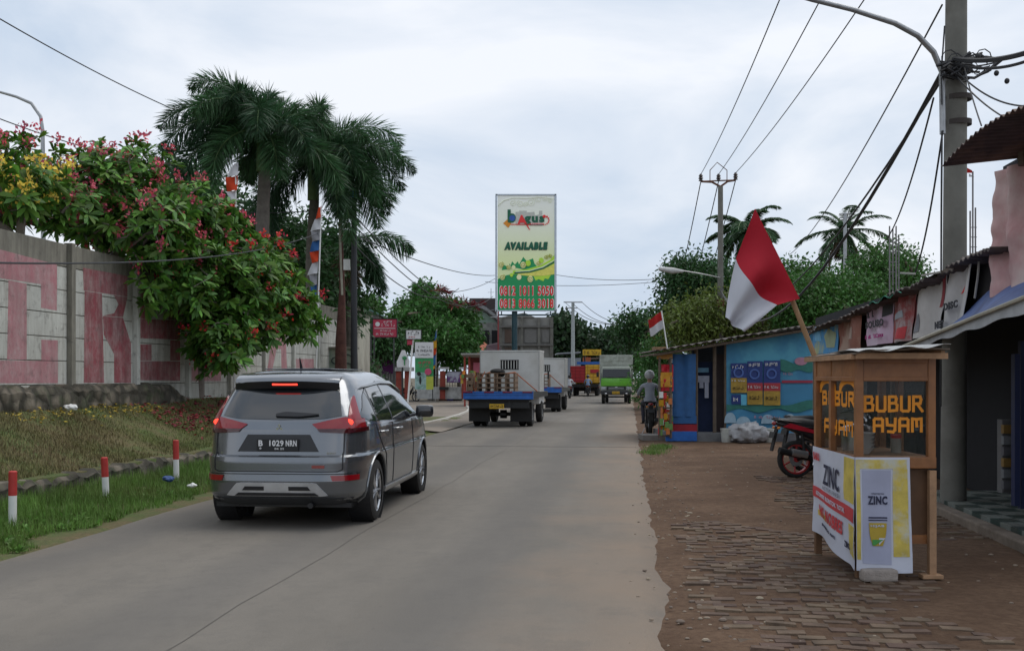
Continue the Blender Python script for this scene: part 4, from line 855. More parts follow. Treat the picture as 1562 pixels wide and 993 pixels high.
# ================================================================ TRUCKS
TWH = mat('truck_box_white', (.62, .62, .59), .5, var=.07, sc=1.5, second=(.4, .38, .33), sfac=(.5, .8), bump=.08, bsc=3); STL = mat('truck_wheel', (.25, .25, .25), .6)
STRAP = mat('orange_strap', (.5, .13, .04), .8); PAL = mat('pallet_wood', (.19, .125, .08), .85, var=.3, sc=6)
def build_box_truck(label, group):
    t = thing('box_truck', label, 'truck', (0, 0, 0), 0, group)   # local: +Y forward, tail at y = 0
    b = MB(); b.box((0, 2.6, 1.02), (1.96, 5.2, .1)); b.box((0, .16, .74), (1.9, .04, .28)); b.box((-.35, 2.9, .72), (.1, 5.6, .2)); b.box((.35, 2.9, .72), (.1, 5.6, .2)); b.build('chassis', TRIM, t)
    tail = MB(); tail.box((0, 0, .98), (2.2, .07, .2), bev=.01); tail.box((0, -.03, 1.03), (2.2, .04, .035), bev=.008); tail.box((0, -.03, .90), (2.2, .04, .03)); tail.box((0, 0, 1.10), (2.2, .09, .045))
    tail = tail.build('tail_board', G['blue'], t)
    for x in (-.95, -.28, .3, .92): MB().box((x, -.052, 1.10), (.3, .03, .035)).build('marker_lamp', LRED, tail)
    sk = MB(); sk.poly([(-1.1, .02, .88), (1.1, .02, .88), (.88, .06, .80), (-.88, .06, .80)], (0, .05, 0)); sk.build('under_tail', TRIM, t)
    for s in (-1, 1):
        MB().box((s * .995, 2.6, .98), (.03, 5.1, .16)).build('bed_rail', TRIM, t)
        MB().box((s * .66, .42, .48), (.68, .02, .62)).build('mud_flap', G['rubber'], t)
        for k in (0, 1): wheel(t, s * (.62 + .24 * k), 1.15, .37, .2, s, .55, 5, steel=STL)
        wheel(t, s * .8, 4.35, .37, .22, s, .55, 5, steel=STL)
    p = MB().box((-.05, .03, .66), (.46, .015, .15)).build('number_plate', mat('plate_yellow', (.6, .36, .02), .5), t)
    MB().marks((-.25, .021, .63), (1, 0, 0), (0, 0, 1), .4, .07, 8, .003).build('lettering', G['black'], p)
    MB().box((0, .5, .66), (1.7, .06, .09)).build('under_run_bar', TRIM, t)
    MB().lathe([(.14, -.1), (.14, .1)], (0, 1.15, .38), (1, 0, 0), 12).tube([(-.6, 1.15, .38), (.6, 1.15, .38)], .06, 8).build('rear_axle', TRIM, t)
    # box with barred window
    bx = MB(); x0, x1, z0, z1, y0, y1 = -.98, 1.02, 1.08, 2.42, 2.4, 3.75; wx0, wx1, wz0, wz1 = -.27, .31, 1.83, 2.13
    for a, b_, c, d in ((x0, wx0, z0, z1), (wx1, x1, z0, z1), (wx0, wx1, z0, wz0), (wx0, wx1, wz1, z1)): bx.box(((a + b_) / 2, y0 + .02, (c + d) / 2), (b_ - a, .04, d - c))
    bx.box((x0 + .02, (y0 + y1) / 2, (z0 + z1) / 2), (.04, y1 - y0 - .08, z1 - z0)); bx.box((x1 - .02, (y0 + y1) / 2, (z0 + z1) / 2), (.04, y1 - y0 - .08, z1 - z0))
    bx.box(((x0 + x1) / 2, y1 - .02, (z0 + z1) / 2), (x1 - x0, .04, z1 - z0)); bx.box(((x0 + x1) / 2, (y0 + y1) / 2, z1 + .02), (x1 - x0 + .02, y1 - y0, .04))
    box = bx.build('cargo_box', TWH, t)
    MB().box(((x0 + x1) / 2, y0 + .3, 1.98), (.8, .02, .5)).build('dark_backing', G['dark'], box)  # near-black panel behind the bars paints in the darkness inside the box
    wb_ = MB(); 
    for k in range(6): wb_.box((wx0 + .05 + k * .096, y0 + .01, 1.98), (.028, .03, .3))
    wb_.build('window_bars', TWH, box)
    fr = MB(); 
    for z in (wz0, wz1): fr.box((.02, y0 - .012, z), (.62, .02, .02))
    for x in (wx0, wx1): fr.box((x, y0 - .012, 1.98), (.02, .02, .3))
    fr.build('window_frame', G['black'], box)
    # cab
    sm = MB()
    for x in (x0 + .01, x1 - .01): sm.box((x, y0 - .004, (z0 + z1) / 2), (.035, .02, z1 - z0))
    for z in (z0 + .02, z1 - .01): sm.box(((x0 + x1) / 2, y0 - .004, z), (x1 - x0 - .04, .02, .035))
    for k in range(5): sm.box((x1 + .004, y0 + .2 + k * .25, (z0 + z1) / 2), (.012, .03, z1 - z0))
    sm.build('box_edging', mat('edging_grey', (.4, .4, .38), .5, .3), box)
    cb = MB().box((0, 4.6, 1.35), (1.75, 1.5, 1.45), bev=.1, taper=(.92, .88)).build('cab', G['white'], t, smooth=50)
    MB().box((0, 5.32, 1.65), (1.5, .06, .55), rot=Matrix.Rotation(.12, 3, 'X')).build('windscreen', G['glass'], cb)
    MB().box((0, 5.38, .75), (1.7, .12, .3), bev=.03).build('bumper', TRIM, cb)
    for s in (-1, 1):
        MB().box((s * .83, 4.7, 1.7), (.06, .8, .45)).build('side_window', G['glass'], cb); MB().box((s * 1.02, 5.2, 1.65), (.06, .1, .3), bev=.02).build('mirror', G['black'], cb)
    # orange straps from the load to the box corner
    MB().tube([(.12, .6, 1.68), (.44, .62, 1.72), (.95, 2.3, 1.1)], .018, 5).tube([(-.85, .6, 1.1), (-.95, .7, 1.55), (-.35, .6, 1.72), (.1, .6, 1.68)], .018, 5).tube([(-.8, .3, 1.08), (-.5, .5, 1.74)], .015, 5).build('strap', STRAP, t)
    return t
def pallets(truck, label):
    t = thing('wooden_pallet_stack', label, 'pallets', truck.location, truck.rotation_euler.z, 'pallet stacks on the white trucks')
    for cx_ in (-.42, .2):
        for k in range(4):
            m = MB(); z = 1.08 + k * .155
            for y in (.3, .6, .9): m.box((cx_, y, z + .14), (.6, .14, .022))
            for y in (.3, .6, .9): m.box((cx_, y, z + .01), (.6, .1, .02))
            for x in (-.27, 0, .27): m.box((cx_ + x, .6, z + .075), (.055, .7, .11))
            m.build('pallet', PAL, t)
    for k in range(3):
        m = MB(); z = 1.1 + k * .2
        for x in (-.15, .15): m.box((-.95 + x * .3, .6, z + .1), (.03, .6, .2))
        m.box((-.95, .3, z + .1), (.2, .02, .12)); m.build('crate', PAL, t)
    MB().ball((-.1, .5, 1.75), (.24, .22, .09), 12, 8).ball((.06, .42, 1.7), (.1, .1, .13), 10, 6).build('rag', G['rubber'], t, smooth=True)
    return t
tr1 = build_box_truck('nearer white box truck with blue tail board carrying pallets, ahead of the grey car', 'white trucks with barred window boxes')
RZ = -TH
tr1.location = Vector((-.43, 32.6, 0)); tr1.rotation_euler.z = RZ * 1.25
tr2 = dup(tr1, Vector((1.12, 46.8, 0)), RZ * 1.3, 'farther white box truck half hidden behind the nearer one', None)
pallets(tr1, 'wooden pallets strapped on the tail of the nearer white truck'); pallets(tr2, 'wooden pallets on the tail of the farther white truck')
# green truck, coming towards the camera
def build_green():
    t = thing('green_truck', 'lime green box truck coming towards the camera', 'truck', gr(940, 615.5), math.pi - TH * .9)   # local +Y = forward
    GRN = mat('truck_lime', (.13, .42, .035), .35, coat=.3); GRY = mat('truck_cab_grey', (.3, .33, .28), .5); BX = mat('truck_box_grey', (.36, .38, .33), .6, second=(.25, .26, .22))
    b = MB(); b.box((0, -2.6, 1.85), (1.98, 3.9, 2.08), bev=.02)
    b.build('cargo_box', BX, t)
    m = MB()
    for i in range(9): m.box((0, -.642, .95 + i * .225), (1.9, .012, .03))
    m.build('box_ribs', BX, t)
    c = MB().box((0, .1, 1.35), (1.82, 1.3, 1.62), bev=.09, taper=(.93, .9)).build('cab', GRY, t, smooth=50)
    MB().box((0, .775, 1.27), (1.80, .06, .46), bev=.025, taper=(.985, 1)).build('front_panel', GRN, c, smooth=50)
    MB().box((0, .70, 1.78), (1.58, .05, .52), rot=Matrix.Rotation(.13, 3, 'X'), bev=.015).build('windscreen', mat('truck_glass', (.02, .025, .03), .12, spec=.5), c)
    w = MB()
    for s in (-.4, .3): w.tube([(s - .3, .78, 1.53), (s + .25, .76, 1.6)], .012, 5)
    w.build('wipers', G['black'], c)
    MB().box((0, .74, 1.52), (1.6, .05, .05)).build('screen_base', G['black'], c)
    g = MB().box((0, .79, .93), (1.1, .06, .2), bev=.02).build('grille', G['black'], c)
    MB().box((0, .83, .95), (.9, .012, .02)).box((0, .83, .89), (.9, .012, .02)).box((0, .835, .98), (.14, .012, .05)).build('grille_bars', G['alu'], g)
    for s in (-1, 1):
        MB().box((s * .72, .80, .9), (.3, .06, .2), bev=.03).build('headlight', mat('headlamp_glass', (.35, .37, .38), .15, .2), c, smooth=50)
        MB().box((s * .93, .6, 1.55), (.03, .5, .5)).build('side_window', G['glass'], c)
        MB().tube([(s * .92, .6, 1.95), (s * 1.08, .75, 1.9), (s * 1.08, .75, 1.6)], .012, 5).box((s * 1.08, .75, 1.72), (.15, .05, .28), bev=.015).build('mirror', G['black'], c)
        wheel(t, s * .76, -.05, .36, .2, s, .55, 5, steel=STL)
        for k in (0, 1): wheel(t, s * (.58 + .22 * k), -3.2, .36, .2, s, .55, 5, steel=STL)
    MB().box((0, .83, .66), (1.84, .14, .22), bev=.03).build('bumper', mat('bumper_black', (.03, .03, .032), .5), c)
    p = MB().box((.02, .912, .66), (.44, .014, .15)).build('number_plate', mat('plate_yellow', (.6, .36, .02), .5), c); MB().marks((.22, .92, .63), (-1, 0, 0), (0, 0, 1), .4, .07, 8, .003).build('lettering', G['black'], p)
    for s in (-1, 1): MB().ball((s * .6, .91, .6), (.06, .02, .05), 10, 6).build('fog_lamp', G['alu'], c, smooth=True)
    MB().box((0, -1.6, .62), (.8, 4.8, .2)).box((0, 0, .4), (1.5, .1, .1)).build('chassis', G['black'], t)
    MB().box((.2, .735, 1.6), (.3, .01, .1)).build('dash_papers', G['white'], c)
    return t
build_green()
# red and yellow lorry standing far down the road
t = thing('cargo_lorry', 'distant lorry with red and yellow panelled cargo body', 'lorry', gr(893, 604), -TH)
RD = mat('lorry_red', (.42, .02, .025), .5, var=.1); YL_ = mat('lorry_yellow', (.7, .4, .03), .5, var=.1)
MB().box((-.63, 0, 1.8), (1.25, .12, 1.35)).build('red_panel', RD, t); MB().box((.68, 0, 1.85), (1.33, .12, 1.45)).build('yellow_panel', YL_, t)
m = MB()
for i in range(5): m.box((-.63, -.075, 1.25 + .27 * i), (1.2, .03, .03))
for i in range(4): m.box((-1.2 + .38 * i, -.078, 1.8), (.03, .03, 1.3))
m.build('panel_ribs', mat('lorry_red_dark', (.2, .012, .015), .6), t)
m = MB()
for i in range(5): m.box((.68, -.075, 1.3 + .27 * i), (1.3, .03, .03))
for i in range(3): m.box((.2 + .45 * i, -.078, 1.85), (.03, .03, 1.4))
m.build('panel_ribs', mat('lorry_yellow_dark', (.4, .2, .02), .6), t)
MB().box((.75, -.1, 2.05), (.7, .02, .3)).build('lettering_panel', RD, t)
MB().box((0, 2.2, 1.8), (2.5, 4.2, 1.3)).build('cargo_body', mat('lorry_tarp', (.1, .12, .16), .8), t); MB().box((.3, .1, 2.72), (2.0, .3, .22)).build('blue_tarp', G['blue'], t)
MB().box((0, 2, .85), (2.2, 5.5, .25)).box((0, .1, .55), (1.9, .1, .3)).build('chassis', G['rubber'], t)
for s in (-1, 1):
    wheel(t, s * .9, .9, .42, .3, s, .55, 5, steel=STL); wheel(t, s * .9, 4.6, .42, .3, s, .55, 5, steel=STL)
    MB().box((s * 1.1, .02, .75), (.22, .06, .12)).build('tail_lamp', LRED, t)
MB().box((0, 5.3, 1.5), (2.1, 1.6, 1.8), bev=.1).build('cab', YL_, t, smooth=50)
# ================================================================ MOTORBIKES
def motorbike(label, loc, rz, col, group='motorbikes', rim=None):
    t = thing('motorbike', label, 'motorbike', loc, rz, group)      # local +Y forward, wheels at y = -.62 and .64
    r = .29
    rimm = rim or G['alu']
    for y in (-.62, .64):
        h = thing('wheel', None, None, (0, y, r)); h.parent = t
        MB().lathe([(r * .8, -.05), (r * .93, -.05), (r, -.02), (r, .02), (r * .93, .05), (r * .8, .05)], (0, 0, 0), (1, 0, 0), 32).build('tyre', G['rubber'], h, smooth=True)
        m = MB().lathe([(r * .82, -.035), (r * .72, -.035), (r * .72, .035), (r * .82, .035)], (0, 0, 0), (1, 0, 0), 32).lathe([(0, -.06), (.045, -.06), (.045, .06), (0, .06)], (0, 0, 0), (1, 0, 0), 14)
        for k in range(6): a = k * math.pi / 3 + .3; m.tube([(0, .03 * math.cos(a), .03 * math.sin(a)), (.012, r * .74 * math.cos(a + .15), r * .74 * math.sin(a + .15))], .014, 5)
        m.build('rim', rimm, h, smooth=True); MB().lathe([(.04, .03), (.11, .03), (.11, .036), (.04, .036)], (0, 0, 0), (1, 0, 0), 20).build('brake_disc', G['steel'], h)
    bd = MB()
    P = [((0, -.95, .86), .05, .03), ((0, -.7, .80), .11, .075), ((0, -.4, .70), .13, .11), ((0, -.1, .55), .12, .12), ((0, .12, .45), .11, .14), ((0, .3, .58), .12, .16), ((0, .42, .8), .13, .13), ((0, .46, .96), .09, .06)]
    V = []; n = 12
    for c, a, b in P:
        for k in range(n): q = 2 * math.pi * k / n; V.append(Vector(c) + Vector((a * math.cos(q), 0, b * math.sin(q))))
    bd.add(V, [(i * n + k, i * n + (k + 1) % n, (i + 1) * n + (k + 1) % n, (i + 1) * n + k) for i in range(len(P) - 1) for k in range(n)] + [tuple(range(n)), tuple((len(P) - 1) * n + k for k in range(n - 1, -1, -1))])
    bd.build('body', col[0], t, smooth=60)
    sw = MB()
    for s in (-1, 1): sw.poly([(s * .128, -.88, .80), (s * .142, -.4, .70), (s * .135, -.05, .56), (s * .14, -.2, .70), (s * .13, -.75, .855)], (s * .012, 0, 0))
    sw.build('side_stripe', col[1], t)
    MB().grid(lambda u, v: Vector(((v - .5) * (.20 + .08 * math.sin(u * 3.1)), -.92 + u * 1.02, .90 - .12 * math.sin(u * 2.9) * (u > 0) + .03 * math.cos((v - .5) * 3))), 16, 6).tube([(0, -.9, .87), (0, -.55, .83), (0, -.2, .76), (0, .08, .78)], [.06, .11, .12, .08], 10).build('seat', mat('seat_vinyl', (.015, .015, .016), .5), t, smooth=True)
    MB().tube([(0, .46, .95), (0, .40, .9), (0, .64, .30)], .025, 8).tube([(.08, .46, .7), (.08, .64, .29)], .022, 8).tube([(-.08, .46, .7), (-.08, .64, .29)], .022, 8).build('front_fork', G['steel'], t, smooth=True)
    MB().tube([(0, .64 + .32 * math.cos(q), .29 + .33 * math.sin(q)) for q in [math.pi * (.05 + .75 * i / 8) for i in range(9)]], [.05] * 9, 6).build('front_mudguard', col[0], t, smooth=True)
    MB().poly([(-.06, -.93, .80), (.06, -.93, .80), (.05, -1.02, .42), (-.05, -1.02, .42)], (0, .02, 0)).build('rear_mudguard', G['rubber'], t)
    MB().tube([(-.33, .28, 1.0), (-.18, .36, 1.03), (0, .42, .99), (.18, .36, 1.03), (.33, .28, 1.0)], .014, 8).build('handlebar', G['black'], t, smooth=True)
    for s in (-1, 1):
        MB().tube([(s * .2, .36, 1.03), (s * .27, .36, 1.16)], .006, 5).ball((s * .29, .36, 1.19), (.055, .015, .035), 12, 8).build('mirror', G['black'], t, smooth=True)
        MB().ball((s * .1, -.93, .78), (.03, .03, .02), 8, 6).build('indicator', G['amber'], t)
        MB().tube([(s * .1, -.1, .3), (s * .24, -.1, .3)], .012, 6).build('footrest', G['rubber'], t)
    MB().ball((0, -.97, .85), (.07, .03, .035), 12, 8).build('tail_lamp', LRED, t, smooth=True)
    MB().box((0, -1.0, .67), (.2, .012, .1), rot=Matrix.Rotation(-.25, 3, 'X')).build('number_plate', G['black'], t)
    MB().tube([(.1, .1, .25), (.14, -.3, .26), (.15, -.45, .32), (.16, -.95, .44)], [.02, .02, .05, .055], 10).build('exhaust_pipe', G['black'], t, smooth=True)
    MB().tube([(.16, -.5, .36), (.165, -.75, .41)], [.062, .062], 10).build('heat_shield', G['alu'], t, smooth=True)
    MB().box((0, -.05, .33), (.2, .42, .24), bev=.05).lathe([(0, -.12), (.1, -.12), (.1, .12), (0, .12)], (0, -.12, .3), (1, 0, 0), 16).build('engine', mat('engine_grey', (.12, .12, .12), .5, .5), t, smooth=50)
    MB().tube([(.07, -.2, .35), (.07, -.62, .29)], .022, 6).tube([(-.07, -.2, .35), (-.07, -.62, .29)], .022, 6).tube([(.09, -.5, .32), (.1, -.55, .7)], .026, 8).tube([(-.09, -.5, .32), (-.1, -.55, .7)], .026, 8).build('rear_suspension', G['red'] if col[1] is G['red'] else G['black'], t, smooth=True)
    MB().tube([(0, -.42, .84), (0, -.98, .93)], .018, 6).tube([(-.09, -.5, .85), (-.09, -.92, .9), (0, -1.0, .92), (.09, -.92, .9), (.09, -.5, .85)], .013, 6).build('grab_rail', G['black'], t, smooth=True)
    MB().ball((0, .52, .88), (.1, .05, .07), 12, 8).build('headlight', G['alu'], t, smooth=True)
    if True:
        MB().tube([(-.05, -.1, .3), (-.2, -.15, .02)], .01, 6).build('kickstand', G['steel'], t)
    return t
# ================================================================ RIDERS
def skinned(verts, edges, radii, sub=2):
    me = bpy.data.meshes.new('figure'); me.from_pydata(verts, edges, []); o = bpy.data.objects.new('figure', me); C.objects.link(o)
    md = o.modifiers.new('skin', 'SKIN'); md.use_smooth_shade = True
    for i, r_ in enumerate(radii): d = me.skin_vertices[0].data[i]; d.radius = r_ if isinstance(r_, tuple) else (r_, r_); d.use_root = (i == 0)
    s = o.modifiers.new('sub', 'SUBSURF'); s.levels = sub; s.render_levels = sub
    bpy.context.view_layer.update(); dg = bpy.context.evaluated_depsgraph_get(); r_ = bpy.data.meshes.new_from_object(o.evaluated_get(dg)); bpy.data.objects.remove(o); return r_
def rider_mesh():
    """seated figure, +Y forward, seat contact near z=.82, hands on the grips"""
    V = [(0, -.42, .90), (0, -.40, 1.02), (0, -.35, 1.20), (0, -.30, 1.34), (0, -.28, 1.42), (0, -.27, 1.50), (0, -.26, 1.60)]
    Rd = [(.15, .12), (.145, .11), (.155, .11), (.15, .095), (.06, .06), (.055, .06), (.09, .10)]
    E_ = [(i, i + 1) for i in range(6)]; 
    for s in (-1, 1):
        n = len(V); V += [(s * .11, -.38, .88), (s * .17, -.02, .86), (s * .17, .02, .82), (s * .16, -.08, .42), (s * .16, -.10, .36), (s * .17, .02, .32), (s * .17, .08, .315)]
        Rd += [.10, .075, .07, .048, .045, .04, .03]; E_ += [(0, n)] + [(n + i, n + i + 1) for i in range(6)]
        n = len(V); V += [(s * .19, -.29, 1.34), (s * .30, -.10, 1.12), (s * .30, -.07, 1.10), (s * .29, .20, 1.04), (s * .28, .26, 1.03)]
        Rd += [.062, .045, .042, .032, .034]; E_ += [(3, n)] + [(n + i, n + i + 1) for i in range(4)]
        k = n + 4
        for j, dx in enumerate((-.028, -.01, .01, .028)):   # four fingers curling over the grip
            m = len(V); V += [(s * .28 + dx, .30, 1.035), (s * .28 + dx, .325 - .004 * j, 1.01), (s * .28 + dx, .31, .985)]; Rd += [.011, .010, .009]; E_ += [(k, m), (m, m + 1), (m + 1, m + 2)]
        m = len(V); V += [(s * .245, .275, 1.01), (s * .24, .30, .985)]; Rd += [.012, .010]; E_ += [(k, m), (m, m + 1)]
    return skinned(V, E_, Rd, 1)
_rm = {}
def rider(label, bike, shirt, helmet, group='riders'):
    o_me = rider_mesh() if 'm' not in _rm else _rm['m'].copy()
    if 'm' not in _rm: _rm['m'] = o_me.copy()
    o = bpy.data.objects.new('person', o_me); C.objects.link(o); o.location = bike.location; o.rotation_euler = bike.rotation_euler; tag(o, label, 'person', group)
    o_me.materials.clear()
    for m in (shirt, G['trouser'], G['skin'], G['rubber']): o_me.materials.append(m)
    for p in o_me.polygons:
        c = p.center; i = 0
        if c.z < .36: i = 3
        elif c.z < .95 and c.y < .12: i = 1
        elif c.z > 1.43 or (c.y > -.02 and c.z > .95): i = 2
        p.material_index = i; p.use_smooth = True
    h = MB().ball((0, -.265, 1.63), (.135, .155, .135), 20, 12); b0 = len(h.v)
    h.tube([(-.1, -.13, 1.62), (0, -.095, 1.64), (.1, -.13, 1.62)], .018, 6).build('helmet', helmet, o, smooth=True)
    MB().grid(lambda u, v: Vector((.118 * math.sin((u - .5) * 2.2), -.265 + .152 * math.cos((u - .5) * 2.2), 1.53 + .1 * v)), 10, 3).build('visor', G['glass'], o, smooth=True)
    # face: nose, eyes, mouth, ears
    MB().ball((0, -.155, 1.57), (.014, .02, .02), 8, 6).ball((.035, -.162, 1.598), (.014, .006, .008), 8, 5, 1).ball((-.035, -.162, 1.598), (.014, .006, .008), 8, 5, 1).ball((0, -.158, 1.535), (.026, .006, .006), 8, 5, 2).build('face', [G['skin'], G['dark'], mat('lips', (.25, .09, .07), .6)], o, smooth=True)
    # shirt hem
    MB().lathe([(.17, .0), (.165, .1)], (0, -.41, .90), (0, .1, 1), 18).build('shirt_hem', shirt, o, smooth=True)
    return o
BLK = mat('bike_black', (.02, .02, .024), .3, coat=.6); BRED = mat('bike_red', (.42, .015, .03), .3, coat=.6)
REDRIM = mat('red_rim', (.4, .03, .03), .4)
p0 = gr(1209, 727)
b1 = motorbike('black and red motorbike with red rims parked beside the food cart', p0 + Vector((.62, -.05, 0)), -R(82), (BLK, BRED), rim=REDRIM)
b2 = motorbike('dark motorbike half hidden behind the one with red rims', p0 + Vector((1.05, 1.0, 0)), -R(78), (BLK, BLK))
b3 = motorbike('motorbike ridden by the man in the grey shirt at the right road edge', gr(990, 662), -TH * .7, (mat('bike_silver', (.25, .25, .27), .35), BLK))
rider('rider in grey shirt and silver helmet stopped beside the blue stall', b3, mat('grey_shirt', (.27, .29, .33), .9, var=.1, bump=.2), mat('silver_helmet', (.4, .41, .42), .3))
b4 = motorbike('small distant motorbike between the farther white truck and the green truck', gr(897, 604.5), -TH, (BLK, BLK))
rider('distant rider in light blue shirt between the farther white truck and the green truck', b4, mat('blue_shirt', (.2, .28, .42), .9), BLK)
b5 = motorbike('motorbike emerging from behind the farther white truck', gr(869, 607.5), -TH, (BLK, BRED))
rider('rider in a white top beside the farther white truck', b5, mat('white_shirt', (.5, .52, .55), .9), BLK)
p5 = gr(622, 612); b6 = motorbike('black motorbike parked at the gate behind the white leaning sign pole', Vector((p5.x - .1, p5.y, 0)), -R(88), (BLK, G['red']))
# ================================================================ POLES, LINES, BILLBOARD
GPOLE = mat('concrete_pole', (.175, .17, .148), .85, var=.15, sc=2, second=(.11, .105, .09), bump=.15)
INS = mat('insulator', (.05, .035, .03), .3)
# near pole
p1 = Vector(((1454 - CX) * 12.6 / F, 12.6, 0)); t = thing('utility_pole', 'thick concrete utility pole with a cable tangle and curved lamp arm at the right', 'pole', p1)
m = MB().tube([p1 + Vector((.06 * k / 10, 0, k)) for k in range(11)], [.15 - .0045 * k for k in range(11)], 24); m.build('pole_shaft', GPOLE, t, smooth=True, world=True)
for px, y in ((0, 150), (0, 188), (0, 108)):
    z = H - (y - HY) * 12.6 / F; c = p1 + Vector((.03 + .006 * z, 0, z)); MB().lathe([(.15, -.03), (.155, -.03), (.155, .03), (.15, .03)], c, n=24).box(c + Vector((-.17, 0, 0)), (.07, .05, .05)).build('clamp_band', mat('band_iron', (.04, .03, .025), .7), t, world=True)
zc = lambda y, Y=12.6: H - (y - HY) * Y / F
arm = [at(1438, 205, 12.45), at(1437, 110, 12.45), at(1424, 80, 12.4), at(1400, 55, 12.3), at(1365, 36, 12.2), at(1300, 15, 12), at(1240, 0, 11.8), at(1170, -20, 11.6)]
MB().tube(arm, [.035, .035, .034, .033, .032, .03, .03, .03], 10).build('lamp_arm', G['steel'], t, smooth=True, world=True)
MB().tube([at(1170, -20, 11.6), at(1130, -30, 11.5)], [.07, .1], 10).build('lamp_head', G['steel'], t, smooth=True, world=True)
c9 = p1 + Vector((.05, 0, 8.9)); ax = rd(1, 0, 0)
MB().tube([c9 - ax * .95, c9 + ax * .95], .05, 6).build('crossarm', G['steel'], t, world=True)
MB().tube([at(1437, 200, 12.4), at(1436, 330, 12.4), at(1435, 620, 12.42)], .012, 5).tube([at(1441, 40, 12.4), at(1436, 110, 12.4), at(1437, 160, 12.4)], .01, 5).build('riser_cable', G['cable'], t, world=True)
mb = MB(); rr = random.Random(4)
hub = at(1442, 100, 12.4)
for k in range(16):
    a = hub + Vector((rr.uniform(-.12, .1), rr.uniform(-.1, 0), rr.uniform(-.15, .1))); b = at(rr.uniform(1470, 1530), rr.uniform(78, 112), 12.4); c = a.lerp(b, .5) + Vector((0, 0, rr.uniform(-.18, .08)))
    mb.tube([a, a.lerp(c, .5) + Vector((0, 0, rr.uniform(-.05, .05))), c, c.lerp(b, .5) + Vector((0, 0, rr.uniform(-.04, .04))), b], rr.uniform(.008, .02), 5)
for k in range(7): 
    c = hub + Vector((rr.uniform(-.08, .5), -.02, rr.uniform(-.1, .08))); mb.tube([c + Vector((.1 * math.cos(q), 0, .12 * math.sin(q))) for q in [i * .7 for i in range(9)]], .007, 4)
for c in (at(1492, 86, 12.3), at(1520, 112, 12.3), at(1536, 124, 12.3)): mb.ball(c, (.03, .03, .035), 10, 6)
mb.build('cable_tangle', G['cable'], t, world=True)
def pole2(px, Y, ytop, label, rot=TH, r=.13, arm_w=.95, name='utility_pole', mtl=None):
    b = Vector(((px - CX) * Y / F, Y, 0)); zt = H - (ytop - HY) * Y / F; t = thing(name, label, 'pole', b)
    MB().tube([b + Vector((0, 0, zt * i / 8)) for i in range(9)], [r * (1.15 - .04 * i) for i in range(9)], 16).build('pole_shaft', mtl or GPOLE, t, smooth=True, world=True)
    return t, b, zt
t, b2_, zt = pole2(1099, 44.6, 285, 'tall utility pole with three insulators on a forked crossarm behind the blue stall')
k = 44.6 / F; top = b2_ + Vector((0, 0, zt)); mb = MB()
ends = [at(1069, 277, 44.6), at(1096, 277, 44.6), at(1122, 275, 44.6)]
mb.tube([ends[0], at(1086, 278, 44.6), top], .045, 6).tube([ends[2], at(1110, 277, 44.6), top], .045, 6).tube([ends[0], ends[2]], .03, 6)
mb.tube([at(1083, 276, 44.6), at(1083, 260, 44.6), at(1094, 248, 44.6), at(1109, 260, 44.6), at(1109, 276, 44.6)], .02, 5)
mb.build('crossarm', G['rust'], t, world=True)
for e in ends: MB().lathe([(0, 0), (.1, 0), (.06, .08), (.11, .1), (.06, .18), (.1, .2), (.04, .3), (0, .3)], e + Vector((0, 0, .02)), n=12).build('insulator', INS, t, smooth=True, world=True)
MB().tube([at(1099, 424, 44.5), at(1070, 418, 44.2), at(1040, 413, 44)], .03, 6).build('lamp_arm', G['steel'], t, world=True)
MB().tube([at(1042, 414, 44), at(1025, 413, 43.9), at(1005, 410, 43.8)], [.06, .14, .08], 10).build('lamp_head', mat('lamp_housing', (.45, .45, .44), .5), t, smooth=True, world=True)
MB().box(at(1099, 462, 44.35), (.3, .1, .35)).build('junction_box', G['rust'], t, world=True)
pA = [c9 - ax * .9 + Vector((0, 0, .3)), c9 + Vector((0, 0, .4)), c9 + ax * .9 + Vector((0, 0, .3))]
for e, a, w in zip(ends, pA, ('left', 'middle', 'right')): wire(a, e + Vector((0, 0, .3)), .35, .014, {'left': 'leftmost', 'middle': 'middle', 'right': 'rightmost'}[w] + ' of the three thin wires running up to the top right', group='three overhead wires to the tall utility pole')
# third pole far away and the wires down to it
t3, b3_, zt3 = pole2(874, 112, 462, 'distant grey utility pole left of the green truck', r=.2, mtl=mat('galv_pole', (.33, .36, .36), .6, .3))
MB().box(at(874, 461, 112), (2.0, .12, .12)).box(at(872, 470, 112), (1.2, .12, .1)).build('crossarm', G['steel'], t3, world=True)
for e, x, y, w in zip(ends, (1035, 1053, 1070), (420, 425, 425), ('leftmost', 'middle', 'rightmost')):
    wire(e, at(x - 18, y + 75, 75), .6, .022, w + ' of three wires descending behind the street lamp', group='wires beyond the tall utility pole')
for dx, yy in ((-12, 461), (0, 463), (14, 461)):
    wire(at(874 + dx, yy, 112), at(1000 + dx, 487, 75), 1.2, .03, {-12: 'highest', 0: 'middle', 14: 'lowest'}[dx] + ' of the sagging wires right of the distant grey pole', group='wires right of the distant pole')
wire(at(840, 418, 72), at(1060, 420, 60), .35, .018, 'upper of the two level wires right of the billboard'); wire(at(740, 430, 76), at(1060, 424, 72), .4, .018, 'lower of the two level wires crossing behind the billboard')
